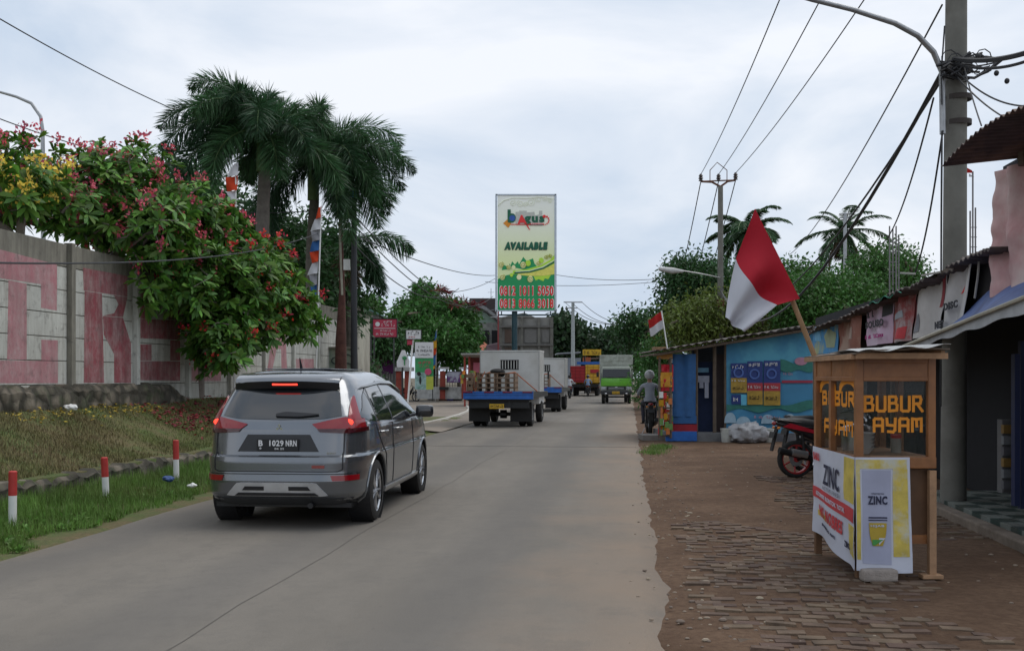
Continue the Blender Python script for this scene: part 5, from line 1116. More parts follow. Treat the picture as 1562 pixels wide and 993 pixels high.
# cables from the near pole
wire(hub, at(1099, 442, 44.5), 2.1, .028, 'thick twisted black cable sagging away from the near utility pole', group='cables at the near pole')
wire(hub + Vector((0, 0, -.1)), at(1102, 448, 44.4), 1.5, .016, 'black cable just above the thick twisted one', group='cables at the near pole')
wire(at(1437, 8, 12.5), at(1205, 388, 44), .4, .012, 'long thin wire from the top of the near utility pole to the palm tops', group='cables at the near pole')
wire(at(1424, 150, 12.4), at(1338, 374, 24), .45, .012, 'wavy thin cable hanging from the lamp arm to the stall roofs', group='cables at the near pole')
wire(at(1438, 200, 12.4), at(1395, 418, 16), .22, .012, 'right hand thin cable dropping beside the near pole', group='cables at the near pole')
wire(at(1470, 100, 12.4), at(1497, 192, 10.2), .03, .008, 'short thin cable from the tangle down to the corrugated awning', group='cables at the near pole')
for i, (y0, y1, r, l) in enumerate(((90, 66, .03, 'thickest'), (97, 72, .018, 'second'), (112, 180, .01, 'lowest'), (104, 120, .01, 'third'))):
    wire(at(1455, y0, 12.4), at(1640, y1 - 18 + (40 if i > 1 else 0), 10.5), .12 + .05 * i, r, l + ' of the cables leaving the tangle to the right', group='cables leaving to the right')
# left side wires
wire(at(-40, 6, 20), at(278, 173, 30), .1, .014, 'thin wire running down from the top left corner to the palms')
wire(at(-30, 170, 24), at(300, 255, 34), .25, .014, 'thin wire above the blossoms at the left')
wire(at(-120, 398, 9), at(524, 338, 33), .42, .011, 'grey cable crossing in front of the painted wall and the frangipani'); 
wire(at(360, 325, 30), at(526, 318, 36), .05, .016, 'short level wire between the pennant and the black pole')
P540 = at(541, 300, 32.5)
for i, (x, y, Y, s) in enumerate(((760, 470, 76, 1.2), (752, 452, 76, 1.5), (757, 420, 76, .4), (700, 440, 60, 1.0))):
    wire(P540 + Vector((0, 0, -.3 * i - .6)), at(x, y, Y), s, .02, ('highest', 'second', 'third', 'lowest')[i] + ' of the cables running right from the black pole', group='cables right of the black pole')
wire(at(760, 422, 76), at(690, 446, 60), .2, .018, 'short cable crossing the others left of the billboard'); 
# black pole, wooden pole with meter box, left lamp
t, b_, z_ = pole2(540, 32.5, 300, 'slim black pole with a blue cap left of the red signboard', r=.1, name='steel_pole', mtl=mat('black_pole_paint', (.015, .016, .02), .5))
MB().lathe([(.11, -.05), (.12, .12), (.08, .2), (0, .2)], b_ + Vector((0, 0, z_)), n=14).build('pole_cap', G['blue'], t, world=True); MB().tube([at(541, 302, 32.4), at(520, 300, 32.5), at(496, 308, 32.5)], .02, 5).build('bracket', G['black'], t, world=True)
b_ = Vector(((522 - CX) * 32.8 / F, 32.8, 0)); t = thing('wooden_pole', 'reddish brown wooden pole with a small white meter box', 'pole', b_)
MB().tube([at(520, 600, 32.8), at(520, 520, 32.8), at(522, 440, 32.8), at(519, 330, 32.8)], [.2, .17, .09, .05], 12).build('pole_shaft', mat('old_red_wood', (.10, .04, .03), .9, var=.4, sc=5, bump=.4), t, smooth=True, world=True)
MB().tube([at(522, 450, 32.6), at(518, 345, 32.6)], .04, 6).build('bamboo_stick', mat('pale_bamboo', (.35, .33, .26), .7), t, world=True)
MB().box(at(529, 404, 32.65), (.2, .1, .34), bev=.01).build('meter_box', G['white'], t, world=True)
b_ = Vector(((66 - CX) * 26 / F, 26, 1.1)); t = thing('street_lamp', 'grey street lamp curving above the blossoms at the far left', 'street lamp', b_)
MB().tube([b_, at(66, 300, 26), at(65, 200, 26), at(62, 178, 26), at(48, 158, 26), at(25, 148, 26), at(-10, 138, 26)], [.07, .06, .05, .045, .04, .035, .03], 8).build('lamp_post', G['steel'], t, smooth=True, world=True); MB().tube([at(-8, 139, 26), at(-35, 132, 26)], [.1, .08], 8).build('lamp_head', G['steel'], t, world=True)
# ---------------------------------------------------------------- pennant banners
def pennant(label, pole_pts, Y, bands, wid, name='pennant_banner'):
    t = thing(name, label, 'flag', pole_pts[0], 0, 'tall pennant banners'); MB().tube(pole_pts, .022, 6).build('flag_pole', G['white'], t, world=True)
    for (y0, y1, x0, x1, w0, w1, m) in bands:   # tapered cloth segment hanging on the left of the pole
        MB().cloth(lambda u, v: at(x0 + (x1 - x0) * v - (w0 + (w1 - w0) * v) * u, y0 + (y1 - y0) * v + 3 * u, Y - .05) + Vector((0, .05 * math.sin(u * 4 + v * 3), 0)), 6, 6, .006).build('cloth_band', m, t, smooth=True, world=True)
    return t
FW = mat('flag_white', (.6, .6, .62), .9, var=.05, trans=.3); FR = mat('flag_red', (.45, .02, .018), .9, var=.1, trans=.3); FB = mat('flag_blue', (.03, .12, .32), .9, trans=.3); FY = mat('flag_yellow', (.6, .32, .02), .9, trans=.3); FGR = mat('flag_grey', (.3, .3, .32), .9, trans=.3); FORG = mat('flag_orange_red', (.6, .06, .015), .9, trans=.3)
pennant('white and orange red pennant standing left of the palms', [gb(357, 25, 1.1), at(360, 250, 25)], 25, [(247, 268, 363, 362, 4, 17, FW), (268, 290, 362, 361, 17, 15, FORG), (290, 308, 360, 359, 14, 6, FW), (308, 326, 359, 358, 12, 3, FORG)], 0)
pennant('long pennant of red, white, grey and blue cloths in front of the right palm', [gb(481, 28.4, 1.0), at(490, 316, 28.4)], 28.4, [(314, 332, 490, 489, 3, 8, FORG), (332, 350, 489, 488, 8, 15, FW), (350, 366, 488, 487, 13, 11, FGR), (366, 382, 487, 486, 10, 14, FB), (382, 399, 486, 485, 13, 9, FORG), (399, 417, 485, 484, 8, 16, FW), (417, 434, 484, 483, 12, 8, FGR), (434, 450, 483, 482, 9, 6, FB)], 0)
pennant('pennant of blue, yellow and red cloths beside the green banner', [gr(664, 612), at(666, 503, 66)], 66, [(503, 518, 666, 666, 1, 4, FB), (518, 530, 666, 666, 5, 5, FY), (530, 540, 666, 665, 5, 4, FORG), (540, 556, 665, 664, 4, 5, FB), (556, 562, 664, 663, 4, 4, FY)], 0)
# ---------------------------------------------------------------- billboard
Y = 70.; t = thing('billboard', 'tall portrait billboard reading AVAILABLE with two phone numbers on a dark post', 'billboard', Vector(((785 - CX) * Y / F, Y + .3, 0)))
def BP(x, y, d=0.): return at(740 + x / 4.7286, 280 + y / 4.7286, Y - d)     # crop coordinates of the poster
def bill(N, Lk, b, _):
    tc = N.new('ShaderNodeTexCoord'); sx = N.new('ShaderNodeSeparateXYZ'); Lk.new(tc.outputs['Generated'], sx.inputs[0]); r = N.new('ShaderNodeValToRGB'); e = r.color_ramp.elements
    e[0].position = 0; e[0].color = (.78, .9, .42, 1); e[1].position = .78; e[1].color = (.93, .96, .8, 1); e.new(.45).color = (.84, .92, .5, 1); e.new(1.).color = (.95, .96, .9, 1)
    Lk.new(sx.outputs[2], r.inputs[0]); Lk.new(r.outputs[0], b.inputs['Base Color']); b.inputs['Roughness'].default_value = .55
BM = node_mat('billboard_print', bill)
GG = mat('print_green', (.012, .32, .1), .55, var=.02); GDK = mat('print_dark_green', (.005, .12, .06), .55, var=.02); LIM = mat('print_lime', (.5, .8, .06), .55, var=.05); PY = mat('print_pale_yellow', (.92, .9, .5), .55, var=.03); OLV = mat('print_olive', (.4, .42, .03), .55); PR = mat('print_red', (.8, .035, .035), .55, var=.02); PW = mat('print_white', (.92, .92, .9), .55, var=.02); POR = mat('print_orange', (.75, .28, .02), .55); PBL = mat('print_blue', (.03, .1, .4), .55); PGY = mat('print_pale_grey', (.55, .56, .5), .55); PCR = mat('print_cream_leaf', (.82, .85, .68), .55)
lo, hi = BP(90, 912), BP(500, 88); 
pn = MB().box(((lo.x + hi.x) / 2, Y + .05, (lo.z + hi.z) / 2), (hi.x - lo.x, .1, hi.z - lo.z)).build('poster_face', BM, t, world=True)
fr = MB(); 
for x in (80, 508): c = BP(x, 500); fr.box((c.x, Y + .06, (lo.z + hi.z) / 2), (.13, .22, hi.z - lo.z + .2))
for y in (82, 917): c = BP(295, y); fr.box((c.x, Y + .06, c.z), (hi.x - lo.x + .2, .22, .08))
fr.build('frame', mat('frame_pale', (.5, .56, .62), .5), t, world=True)
bk = MB().box(((lo.x + hi.x) / 2, Y + .2, (lo.z + hi.z) / 2), (hi.x - lo.x - .1, .16, hi.z - lo.z)); bk.build('back_box', G['steel'], t, world=True)
dd = (0, -.006, 0)
def pp(name, m, polys, d, fn=None):
    mb = MB()
    for P in polys: mb.poly([BP(x, y, d) for x, y in P], dd)
    return mb.build(name, m, t, world=True)
pp('green_footer', GG, [[(90, 912), (500, 912), (500, 640), (420, 660), (330, 668), (240, 650), (160, 660), (90, 690)]], .004)
pp('print_leaves', GG, [[(180, 600), (195, 562), (215, 585), (235, 562), (245, 585), (275, 530), (300, 560), (345, 540), (355, 575), (375, 600), (300, 625)], [(120, 625), (130, 585), (160, 600), (178, 578), (190, 615)]], .006)
pp('print_leaves', LIM, [[(350, 670), (475, 660), (455, 690), (430, 685), (420, 705), (385, 690), (365, 700)]], .012)
pp('print_band', LIM, [[(200, 630), (300, 618), (400, 590), (470, 550), (500, 515), (500, 590), (420, 640), (300, 650), (200, 655)]], .012)
pp('print_band', mat('print_yellow', (.8, .75, .15), .55), [[(230, 645), (350, 640), (430, 615), (500, 580), (500, 655), (430, 665), (330, 668), (240, 660)]], .02)
pp('print_line', GDK, [[(210, 640), (320, 634), (420, 606), (500, 560), (500, 572), (425, 616), (320, 644), (210, 652)]], .028); pp('print_line', PW, [[(220, 634), (320, 627), (415, 600), (500, 550), (500, 554), (416, 605), (320, 631), (220, 638)]], .036)
def swirl(mb, x, y, r, d, turns=1.6, w=5, s=1):
    n = 26; P = [BP(x + s * r * (1 - .75 * i / n) * math.cos(i / n * turns * 6.28 - 1.2), y + r * (1 - .75 * i / n) * math.sin(i / n * turns * 6.28 - 1.2), d) for i in range(n + 1)]; mb.tube(P, .022, 4)
for x, y, r in ((115, 585, 22), (170, 605, 18), (275, 588, 24), (385, 575, 18), (245, 675, 20), (325, 690, 24), (125, 675, 22), (205, 605, 16)): MB().prism([(math.cos(q) * r * .87 / 4.73 * Y / F, math.sin(q) * r / 4.73 * Y / F) for q in [i * .4488 for i in range(14)]], BP(x, y, .045), (1, 0, 0), (0, 0, 1), (0, -.006, 0)).build('print_curl', PY, t, world=True)
for x, y, r, s in ((115, 585, 20, 1), (170, 605, 16, -1), (275, 588, 22, 1), (385, 575, 16, 1), (325, 690, 22, -1), (125, 675, 20, 1), (440, 530, 16, 1), (472, 522, 14, -1)): mb = MB(); swirl(mb, x, y, r, .06, s=s); mb.build('print_swirl', OLV, t, world=True)
for x, y, r in ((310, 575, 22), (405, 555, 20), (190, 660, 14)): MB().prism([(math.cos(q) * r * .87 / 4.73 * Y / F, math.sin(q) * r / 4.73 * Y / F) for q in [i * .4488 for i in range(14)]], BP(x, y, .05), (1, 0, 0), (0, 0, 1), (0, -.006, 0)).build('print_curl', LIM, t, world=True)
for x, y, r, s in ((200, 140, 24, 1), (255, 145, 26, -1), (330, 135, 30, 1), (385, 115, 24, -1), (430, 112, 20, 1), (470, 125, 18, -1), (290, 150, 18, 1)): mb = MB(); swirl(mb, x, y, r, .012, s=s); mb.build('print_swirl', PCR, t, world=True)
mb = MB(); mb.tube([BP(x, y, .012) for x, y in ((92, 165), (130, 125), (200, 105), (300, 108), (400, 100), (498, 112))], .035, 4)
mb.build('print_swirl', PCR, t, world=True)
# logo
pp('logo_skyline', PGY, [[(220, 300), (220, 205), (245, 205), (245, 197), (300, 197), (300, 210), (355, 205), (360, 230), (388, 225), (390, 197), (412, 197), (412, 300)]], .01)
pp('logo_diamond', POR, [[(130, 287), (160, 260), (188, 292), (166, 320)]], .02)
def tx(name, s, x0, y0, x1, y1, m, d=.03, bold=.03, shear=0., th=.01): a = BP(x0, y0, d); b = BP(x1, y1, d); return MB().text(s, a, (1, 0, 0), (0, 0, 1), b.x - a.x, b.z - a.z, th, bold, shear).build(name, m, t, world=True)
tx('logo_lettering', 'b', 162, 285, 222, 188, GDK, .03, .05); tx('logo_lettering', 'gus', 282, 300, 428, 235, GDK, .03, .05)
mb = MB().prism([(math.cos(q) * .2, math.sin(q) * .2) for q in [i * .4488 for i in range(14)]], BP(196, 251, .035), (1, 0, 0), (0, 0, 1), (0, -.006, 0)); mb.build('logo_globe', PBL, t, world=True)
pp('logo_letter', PR, [[(235, 290), (258, 228), (268, 228), (326, 338), (316, 332), (290, 292), (280, 284), (255, 284), (246, 292)], [(185, 292), (420, 296), (420, 302), (185, 298)], [(322, 288), (425, 288), (425, 302), (322, 302)]], .045)
for x, y, r in ((426, 238, 13), (446, 240, 8), (456, 252, 7), (460, 266, 6), (456, 280, 6), (446, 290, 6), (434, 296, 5)): MB().ball(BP(x, y, .04), (r / 4.73 * Y / F * .9, .01, r / 4.73 * Y / F * .9), 14, 8).build('logo_dot', PR, t, world=True)
tx('logo_lettering', 'Advertising', 328, 300, 420, 290, PW, .056, .02)
tx('lettering_shadow', 'AVAILABLE', 137, 481, 449, 426, G['black'], .02, .09, .12); tx('lettering', 'AVAILABLE', 141, 476, 452, 422, GDK, .04, .08, .12)
for s, y0, y1 in (('0812 1011 5050', 810, 738), ('0813 8066 3018', 900, 828)):
    tx('number_outline', s, 102, y0 + 2, 497, y1 - 2, PW, .02, .075); tx('number', s, 106, y0 - 2, 493, y1 + 2, PR, .04, .03)
ps = MB().tube([(BP(0, 0).x * 0 + (785 - CX) * Y / F, Y + .35, z) for z in (0, 3, 8, 12)], .19, 14); ps.build('post', mat('dark_teal_paint', (.012, .05, .065), .5), t, smooth=True, world=True)
tr = MB(); zb = lo.z - .12
tr.tube([(at(760, 490, Y).x, Y + .25, zb - .2), (at(848, 490, Y).x, Y + .25, zb - .2)], .05, 6)
for x in (765, 800, 840): tr.tube([(at(x, 0, Y).x, Y + .25, zb - .2), (at(x, 0, Y).x, Y + .25, zb + .2)], .04, 5)
tr.build('bracing', mat('dark_teal_paint', (0, 0, 0)), t, world=True)
# ================================================================ LEFT BACKGROUND: gate, signs, houses
def frame_root(name, label, cat, px, Y, group=None): return thing(name, label, cat, Vector(((px - CX) * Y / F, Y, 0)), 0, group)
def fbox(m, x0, y0, x1, y1, Y, dep, mi=0):      # box whose front face fills an image rectangle at distance Y
    a, b = at(x0, y1, Y), at(x1, y0, Y); m.box(((a.x + b.x) / 2, Y + dep / 2, (a.z + b.z) / 2), (b.x - a.x, dep, b.z - a.z), mi=mi); return m
# end pillar of the wall with graffiti box, tall plain house wall behind
t = frame_root('wall_house', 'pale plastered side wall with graffiti between the palms and the black pole', 'building', 515, 37.5)
fbox(MB(), 488, 470, 541, 640, 37.2, 4).build('wall', mat('pale_plaster', (.42, .4, .33), .9, var=.12, sc=1.2, second=(.25, .23, .19)), t, world=True)
m = MB(); fbox(m, 485, 466, 544, 472, 37.1, 4.2); m.build('coping', WALLC, t, world=True)
m = MB(); rr = random.Random(3)
for i in range(9): x = 492 + i * 3.2; m.tube([at(x, 520 + rr.uniform(0, 8), 37.17), at(x + rr.uniform(-3, 3), 545, 37.17), at(x + rr.uniform(-2, 4), 560, 37.17)], .035, 4)
m.build('graffiti', mat('purple_spray', (.16, .08, .16), .9), t, world=True)
t = frame_root('low_wall', 'low graffiti covered concrete block at the end of the painted wall', 'wall', 520, 34)
fbox(MB(), 500, 531, 541, 600, 33.6, .5).build('wall_block', mat('graffiti_base', (.3, .32, .24), .9, var=.4, sc=3, second=(.16, .24, .2)), t, world=True)
fbox(MB(), 498, 529, 543, 532, 33.5, .7).build('coping', WALLC, t, world=True)
m = MB()
for c, r in ((at(512, 550, 33.58), .13), (at(528, 548, 33.58), .2), (at(530, 560, 33.58), .16), (at(518, 566, 33.58), .1)): m.tube([c + Vector((r * math.cos(q), 0, r * .8 * math.sin(q))) for q in [i * .6 for i in range(9)]], .018, 4)
m.build('graffiti', mat('dark_spray', (.04, .06, .06), .9), t, world=True)
# roofs and walls of houses
def house(label, x0, x1, yw, Y, dep, wall, roof, pts, thick=.12, windows=(), base=640):
    t = frame_root('house', label, 'house', (x0 + x1) / 2, Y + dep / 2); fbox(MB(), x0, yw, x1, base, Y, dep).build('wall', wall, t, world=True)
    m = MB(); a = [at(x, y, Y - .4) for x, y in pts]
    for p, q in zip(a, a[1:]): m.poly([p, q, q + Vector((0, dep + .6, 0)), p + Vector((0, dep + .6, 0))], (0, 0, thick))
    m.build('roof', roof, t, world=True)
    for (wx0, wy0, wx1, wy1) in windows: fbox(MB(), wx0, wy0, wx1, wy1, Y - .04, .03).build('window', G['dark'], t, world=True)
    return t
TEAL = mat('teal_sheet_roof', (.10, .2, .17), .7); TILE = mat('brown_roof', (.10, .065, .05), .85, var=.3, sc=6); GRW = mat('grey_house_wall', (.24, .24, .22), .9, second=(.14, .14, .13))
house('grey green house with a teal sheet roof right of the black pole', 546, 578, 478, 80, 6, GRW, TEAL, [(543, 470), (560, 472), (582, 482)])
house('low house with a brown sloping roof under the red signboard', 541, 600, 528, 69, 5, mat('house_dirty_wall', (.14, .13, .115), .9), TILE, [(538, 518), (556, 506), (575, 494), (612, 492)])
t = frame_root('boundary_wall', 'pale boundary wall below the red signboard', 'wall', 575, 67.6); fbox(MB(), 545, 540, 606, 604, 67.6, .3).build('wall', mat('dull_white_wall', (.33, .33, .32), .9, second=(.2, .2, .19)), t, world=True)
MB().box(at(592, 559, 67.5), (.8, .05, .9)).build('purple_poster', mat('poster_purple', (.13, .025, .14), .8), t, world=True)
tree('hedge_bush', 'dark trimmed bush at the foot of the black pole', gb(552, 48, 0), gb(552, 48, .8), .06, [B(552, 566, 48, 14, 12, .7)], 90, 16, .16, .07, LB, None)
t = frame_root('house', 'house with a grey sheet roof and pale gable beside the red plume tree', 'house', 745, 92)
fbox(MB(), 722, 492, 802, 640, 90, 8).build('wall', GRW, t, world=True)
m = MB(); a = [at(x, y, 89.5) for x, y in ((718, 462), (742, 474), (772, 498))]; 
for p, q in zip(a, a[1:]): m.poly([p, q, q + Vector((0, 8, 0)), p + Vector((0, 8, 0))], (0, 0, .3))
m.build('roof', mat('grey_sheet_roof', (.2, .2, .2), .7), t, world=True)
MB().poly([at(718, 468, 90.1), at(742, 478, 90.1), at(768, 500, 90.1), at(718, 500, 90.1)], (0, .3, 0)).build('gable', mat('pale_green_gable', (.2, .27, .22), .9), t, world=True)
fbox(MB(), 716, 455, 757, 480, 93, 5).build('upper_storey', mat('dark_brown_storey', (.045, .035, .035), .9), t, world=True)
for x in (736, 750): fbox(MB(), x, 504, x + 10, 528, 89.9, .12).build('window', G['dark'], t, world=True)
# unfinished concrete building
t = frame_root('concrete_building', 'unfinished grey concrete block building behind the billboard post', 'building', 805, 84)
CB = mat('raw_concrete', (.25, .245, .225), .9, var=.15, sc=.8, second=(.16, .155, .14), bump=.2)
m = MB(); fbox(m, 762, 484, 844, 640, 84, 9); m.build('wall', CB, t, world=True)
MB().poly([at(762, 484, 83.9), at(800, 477, 83.9), at(816, 484, 83.9)], (0, 8, 0)).build('roof_gable', CB, t, world=True)
for x in (764, 796, 822, 841): fbox(MB(), x - 2, 484, x + 2, 640, 83.8, .25).build('column', GPOLE, t, world=True)
for y in (498, 526): fbox(MB(), 762, y - 1.5, 844, y + 1.5, 83.75, .3).build('floor_beam', mat('beam_dark', (.14, .135, .125), .9), t, world=True)
for q in ((770, 502, 790, 523, 0), (800, 502, 819, 523, 1), (827, 505, 838, 522, 1), (770, 530, 792, 548, 0)): fbox(MB(), *q[:4], 83.9, .12).build('window', [mat('window_brown', (.09, .06, .045), .8), mat('shutter_grey', (.17, .165, .155), .8)][q[4]], t, world=True)
t = frame_root('antenna_mast', 'thin red and white mast in front of the concrete building', 'mast', 760, 78); MB().tube([at(760, 600, 78), at(760, 458, 78)], .06, 6).build('mast', mat('mast_red', (.25, .04, .04), .6), t, world=True); MB().tube([at(748, 484, 78), at(772, 484, 78)], .03, 5).build('mast_arm', G['steel'], t, world=True)
t = frame_root('antenna_mast', 'thin grey aerial on the roof of the dark storey', 'mast', 749, 94); MB().tube([at(749, 460, 94), at(749, 440, 94)], .03, 5).tube([at(744, 446, 94), at(754, 446, 94)], .02, 4).build('mast', G['steel'], t, world=True)
# brown red clutter roofs
t = frame_root('tiled_shack', 'small shack with a red tiled roof left of the nearer truck', 'shack', 728, 80); fbox(MB(), 714, 540, 756, 600, 80, 4).build('wall', GRW, t, world=True)
MB().poly([at(712, 540, 79.6), at(756, 540, 79.6), at(738, 524, 82), at(722, 524, 82)], (0, .05, .15)).build('roof', mat('clay_tiles', (.3, .09, .05), .9, var=.3, sc=6), t, world=True)
MB().poly([at(738, 538, 79.2), at(766, 538, 79.2), at(760, 524, 80), at(742, 528, 80)], (0, .3, .1)).build('tarp_roof', mat('dark_maroon_tarp', (.035, .012, .02), .8), t, world=True)
t = frame_root('warung_stall', 'small red and brown food stall with a grey sheet canopy left of the nearer truck', 'stall', 722, 56)
fbox(MB(), 714, 544, 745, 606, 57, 2).build('wall', mat('stall_dark_red', (.14, .03, .025), .85, var=.3), t, world=True)
MB().poly([at(703, 541, 55), at(742, 541, 55), at(745, 546, 57.2), at(708, 546, 57.2)], (0, 0, .08)).build('canopy', mat('canopy_grey', (.3, .3, .28), .8), t, world=True)
for x in (709, 716): MB().rod(at(x, 544, 55.6), Vector(((x - CX) * 55.6 / F, 55.6, 0)), .05).build('stall_post', mat('stall_red_post', (.3, .04, .025), .7), t, world=True)
fbox(MB(), 722, 553, 738, 568, 56.9, .05).build('pink_poster', mat('poster_pink', (.5, .14, .2), .8), t, world=True)
fbox(MB(), 712, 586, 737, 604, 55.7, .6).build('counter', mat('counter_brown', (.13, .07, .045), .8), t, world=True)
m = MB(); rr = random.Random(9)
mm = [G['amber'], mat('snack_green', (.12, .25, .06), .6), G['rust'], mat('snack_yellow', (.5, .33, .05), .6)]
for i in range(22): m.box(at(rr.uniform(700, 738), rr.uniform(568, 592), 55.4 + rr.uniform(0, .3)), (.14, .1, .22), mi=i % 4)
m.build('hanging_snacks', mm, t, world=True)
# gate and fence at the back of the apron
Y = 66.; WHT = mat('gate_white', (.42, .42, .41), .85, second=(.28, .28, .27)); BRK = mat('gate_red_brick', (.24, .045, .03), .85, var=.3, sc=3)
t = frame_root('gate_wall', 'white base wall with red pillars and dark railings at the end of the side street', 'gate', 660, Y)
fbox(MB(), 636, 590, 712, 608.5, Y, .35).build('base_wall', WHT, t, world=True)
for a, b in ((604, 612), (617, 624), (671, 679), (704, 711)):
    fbox(MB(), a, 566, b, 608.5, Y - .15, .45).build('pillar', BRK, t, world=True)
fbox(MB(), 600, 560, 630, 566, Y - .3, .8).build('pillar_cap', WHT, t, world=True); fbox(MB(), 668, 560, 684, 563, Y - .3, .8).build('pillar_cap', WHT, t, world=True); fbox(MB(), 700, 560, 716, 563, Y - .3, .8).build('pillar_cap', WHT, t, world=True)
fbox(MB(), 670, 590, 684, 594.5, Y - .35, .5).build('planter', G['rubber'], t, world=True)
m = MB(); 
for x in range(580, 604, 4): m.rod(at(x, 566, Y), at(x, 604, Y), .025, 5)
for x in range(646, 706, 4): m.rod(at(x, 572, Y + .1), at(x, 592, Y + .1), .02, 4)
for y in (572, 588): m.rod(at(646, y, Y + .1), at(706, y, Y + .1), .025, 4)
m.build('railings', G['black'], t, world=True)
def sign(name, label, x0, y0, x1, y1, Y, m, legs, cat='sign', legm=None, dep=.08, frame=None):
    t = frame_root(name, label, cat, (x0 + x1) / 2, Y); fbox(MB(), x0, y0, x1, y1, Y, dep).build('sign_face', m, t, world=True)
    for (xa, ya, xb, yb, r) in legs: MB().rod(at(xa, ya, Y + dep + .03), at(xb, yb, Y + dep + .03), r).build('leg', legm or G['black'], t, world=True)
    if frame:
        f = MB(); 
        for q in ((x0 - frame, y0 - frame, x1 + frame, y0), (x0 - frame, y1, x1 + frame, y1 + frame), (x0 - frame, y0, x0, y1), (x1, y0, x1 + frame, y1)): fbox(f, *q, Y - .02, dep + .04)
        f.build('frame', G['black'], t, world=True)
    return t
def stx(t, s, x0, y0, x1, y1, Y, m, bold=.02, name='lettering'): a, b = at(x0, y1, Y - .004), at(x1, y0, Y - .004); MB().marks(a, (1, 0, 0), (0, 0, 1), b.x - a.x, b.z - a.z, len(s), .004).build(name, m, t, world=True)
SR = mat('signboard_red', (.42, .035, .07), .6, var=.05); SW = mat('sign_white', (.62, .62, .62), .6, var=.03)
t = sign('signboard', 'red signboard with white lettering on two black legs', 569, 487, 605, 514, 50, SR, [(571, 516, 571, 620, .035), (601, 516, 601, 622, .035), (566, 488, 566, 590, .03)], frame=1.2)
stx(t, 'SEKOLAH', 585, 489.5, 598, 492.5, 50, SW); stx(t, 'TUNAS MUDA', 582, 494, 602, 498, 50, SW, .04); fbox(MB(), 571, 500.5, 603, 501.3, 49.97, .02).build('rule', SW, t, world=True)
stx(t, 'Jl. Raya', 580, 503, 596, 505.5, 50, SW); stx(t, 'PENDIDIKAN ISLAM', 573, 508, 600, 511, 50, SW, .03)
MB().lathe([(0, 0), (.11, 0), (.11, .01), (0, .01)], at(576, 494.5, 49.99), (0, -1, 0), 14).build('crest', SW, t, world=True)
t = sign('direction_sign', 'small white sign with black marks on a leaning white pole', 619.5, 503.5, 642, 517, 56, SW, [(630, 517, 622, 616, .05)], legm=G['white'], frame=.8)
stx(t, 'WISATA', 622, 505, 640, 511, 56, G['black'], .08); stx(t, 'MASUK', 622, 513, 634, 515.5, 56, SR, .06)
fbox(MB(), 621, 518, 629, 526, 56.05, .05).build('lower_tab', SR, t, world=True)
t = sign('banner_stand', 'tall green and white vertical banner at the gate', 633, 522, 661, 594, 62, mat('banner_green', (.04, .27, .09), .7, var=.25, sc=1), [(634, 522, 634, 611, .03), (660, 522, 660, 611, .03)], cat='banner', dep=.04)
fbox(MB(), 633, 522, 661, 546, 61.96, .03).build('white_header', SW, t, world=True); stx(t, 'PENGUMUMAN', 638, 528, 656, 530.5, 61.95, G['black'], .03); stx(t, 'PENERIMAAN SISWA', 635, 533, 659, 536.5, 61.95, G['black'], .04); stx(t, 'TAHUN AJARAN', 638, 540, 656, 542, 61.95, G['black'])
fbox(MB(), 633, 568, 650, 594, 61.97, .02).build('pale_panel', mat('pale_cyan', (.35, .5, .48), .7, second=(.12, .25, .2)), t, world=True); fbox(MB(), 650, 574, 661, 594, 61.97, .02).build('lime_panel', mat('lime_panel', (.4, .45, .06), .7), t, world=True)
MB().lathe([(0, 0), (.2, 0), (.2, .02), (0, .02)], at(653, 567, 61.95), (0, -1, 0), 14).build('pink_badge', mat('badge_pink', (.5, .07, .15), .7), t, world=True)
MB().ball(at(639, 570, 61.9), (.12, .03, .12), 8, 6).ball(at(641, 580, 61.9), (.06, .03, .25), 8, 6).build('picture_motif', G['rubber'], t, world=True)
stx(t, 'SELAMAT', 638, 551, 657, 555, 61.95, SR, .05); stx(t, 'DATANG', 640, 557, 655, 560, 61.95, SR, .05)
t = frame_root('gable_sign', 'white triangular board with a green palm emblem above the gate', 'sign', 615, 62)
MB().rod(at(614, 558, 62.1), at(614, 615, 62.1), .05).build('leg', G['black'], t, world=True)
MB().poly([at(605.5, 560, 62), at(624, 560, 62), at(624.5, 550, 62), at(617, 534, 62), at(613, 534, 62), at(605, 552, 62)], (0, .1, 0)).build('board', SW, t, world=True)
m = MB().rod(at(617, 557, 61.95), at(617, 546, 61.95), .035)
for k in range(7): a = k * .9; m.tube([at(617, 546, 61.95), at(617 + 3.6 * math.cos(a), 546 - 3 * math.sin(a), 61.95)], .04, 4)
m.build('emblem', G['green'], t, world=True)
t = sign('wall_poster', 'purple and white poster on the railings left of the small food stall', 682, 567, 703, 583, 65.5, mat('poster_mixed', (.3, .3, .36), .7, var=.3, sc=2, second=(.1, .03, .14), sfac=(.48, .52)), [], cat='poster', dep=.04, frame=.8)
# barrels and pots by the gate
for x, nm, lab, m, r in ((686.5, 'plastic_barrel', 'blue and white plastic barrel by the gate wall', mat('barrel_blue', (.035, .03, .14), .5), .3), (698, 'plant_pot', 'dark round pot beside the blue barrel', G['rubber'], .34), (676, 'plant_pot', 'square brownish pot beneath the black planter', G['rust'], .34)):
    p = gr(x, 611.5); tag(MB().lathe([(0, 0), (r * .8, 0), (r, .15), (r, .5), (r * .85, .6), (r * .7, .6), (r * .7, .5), (0, .5)], p, n=16).build(nm, m, smooth=True), lab, 'container')
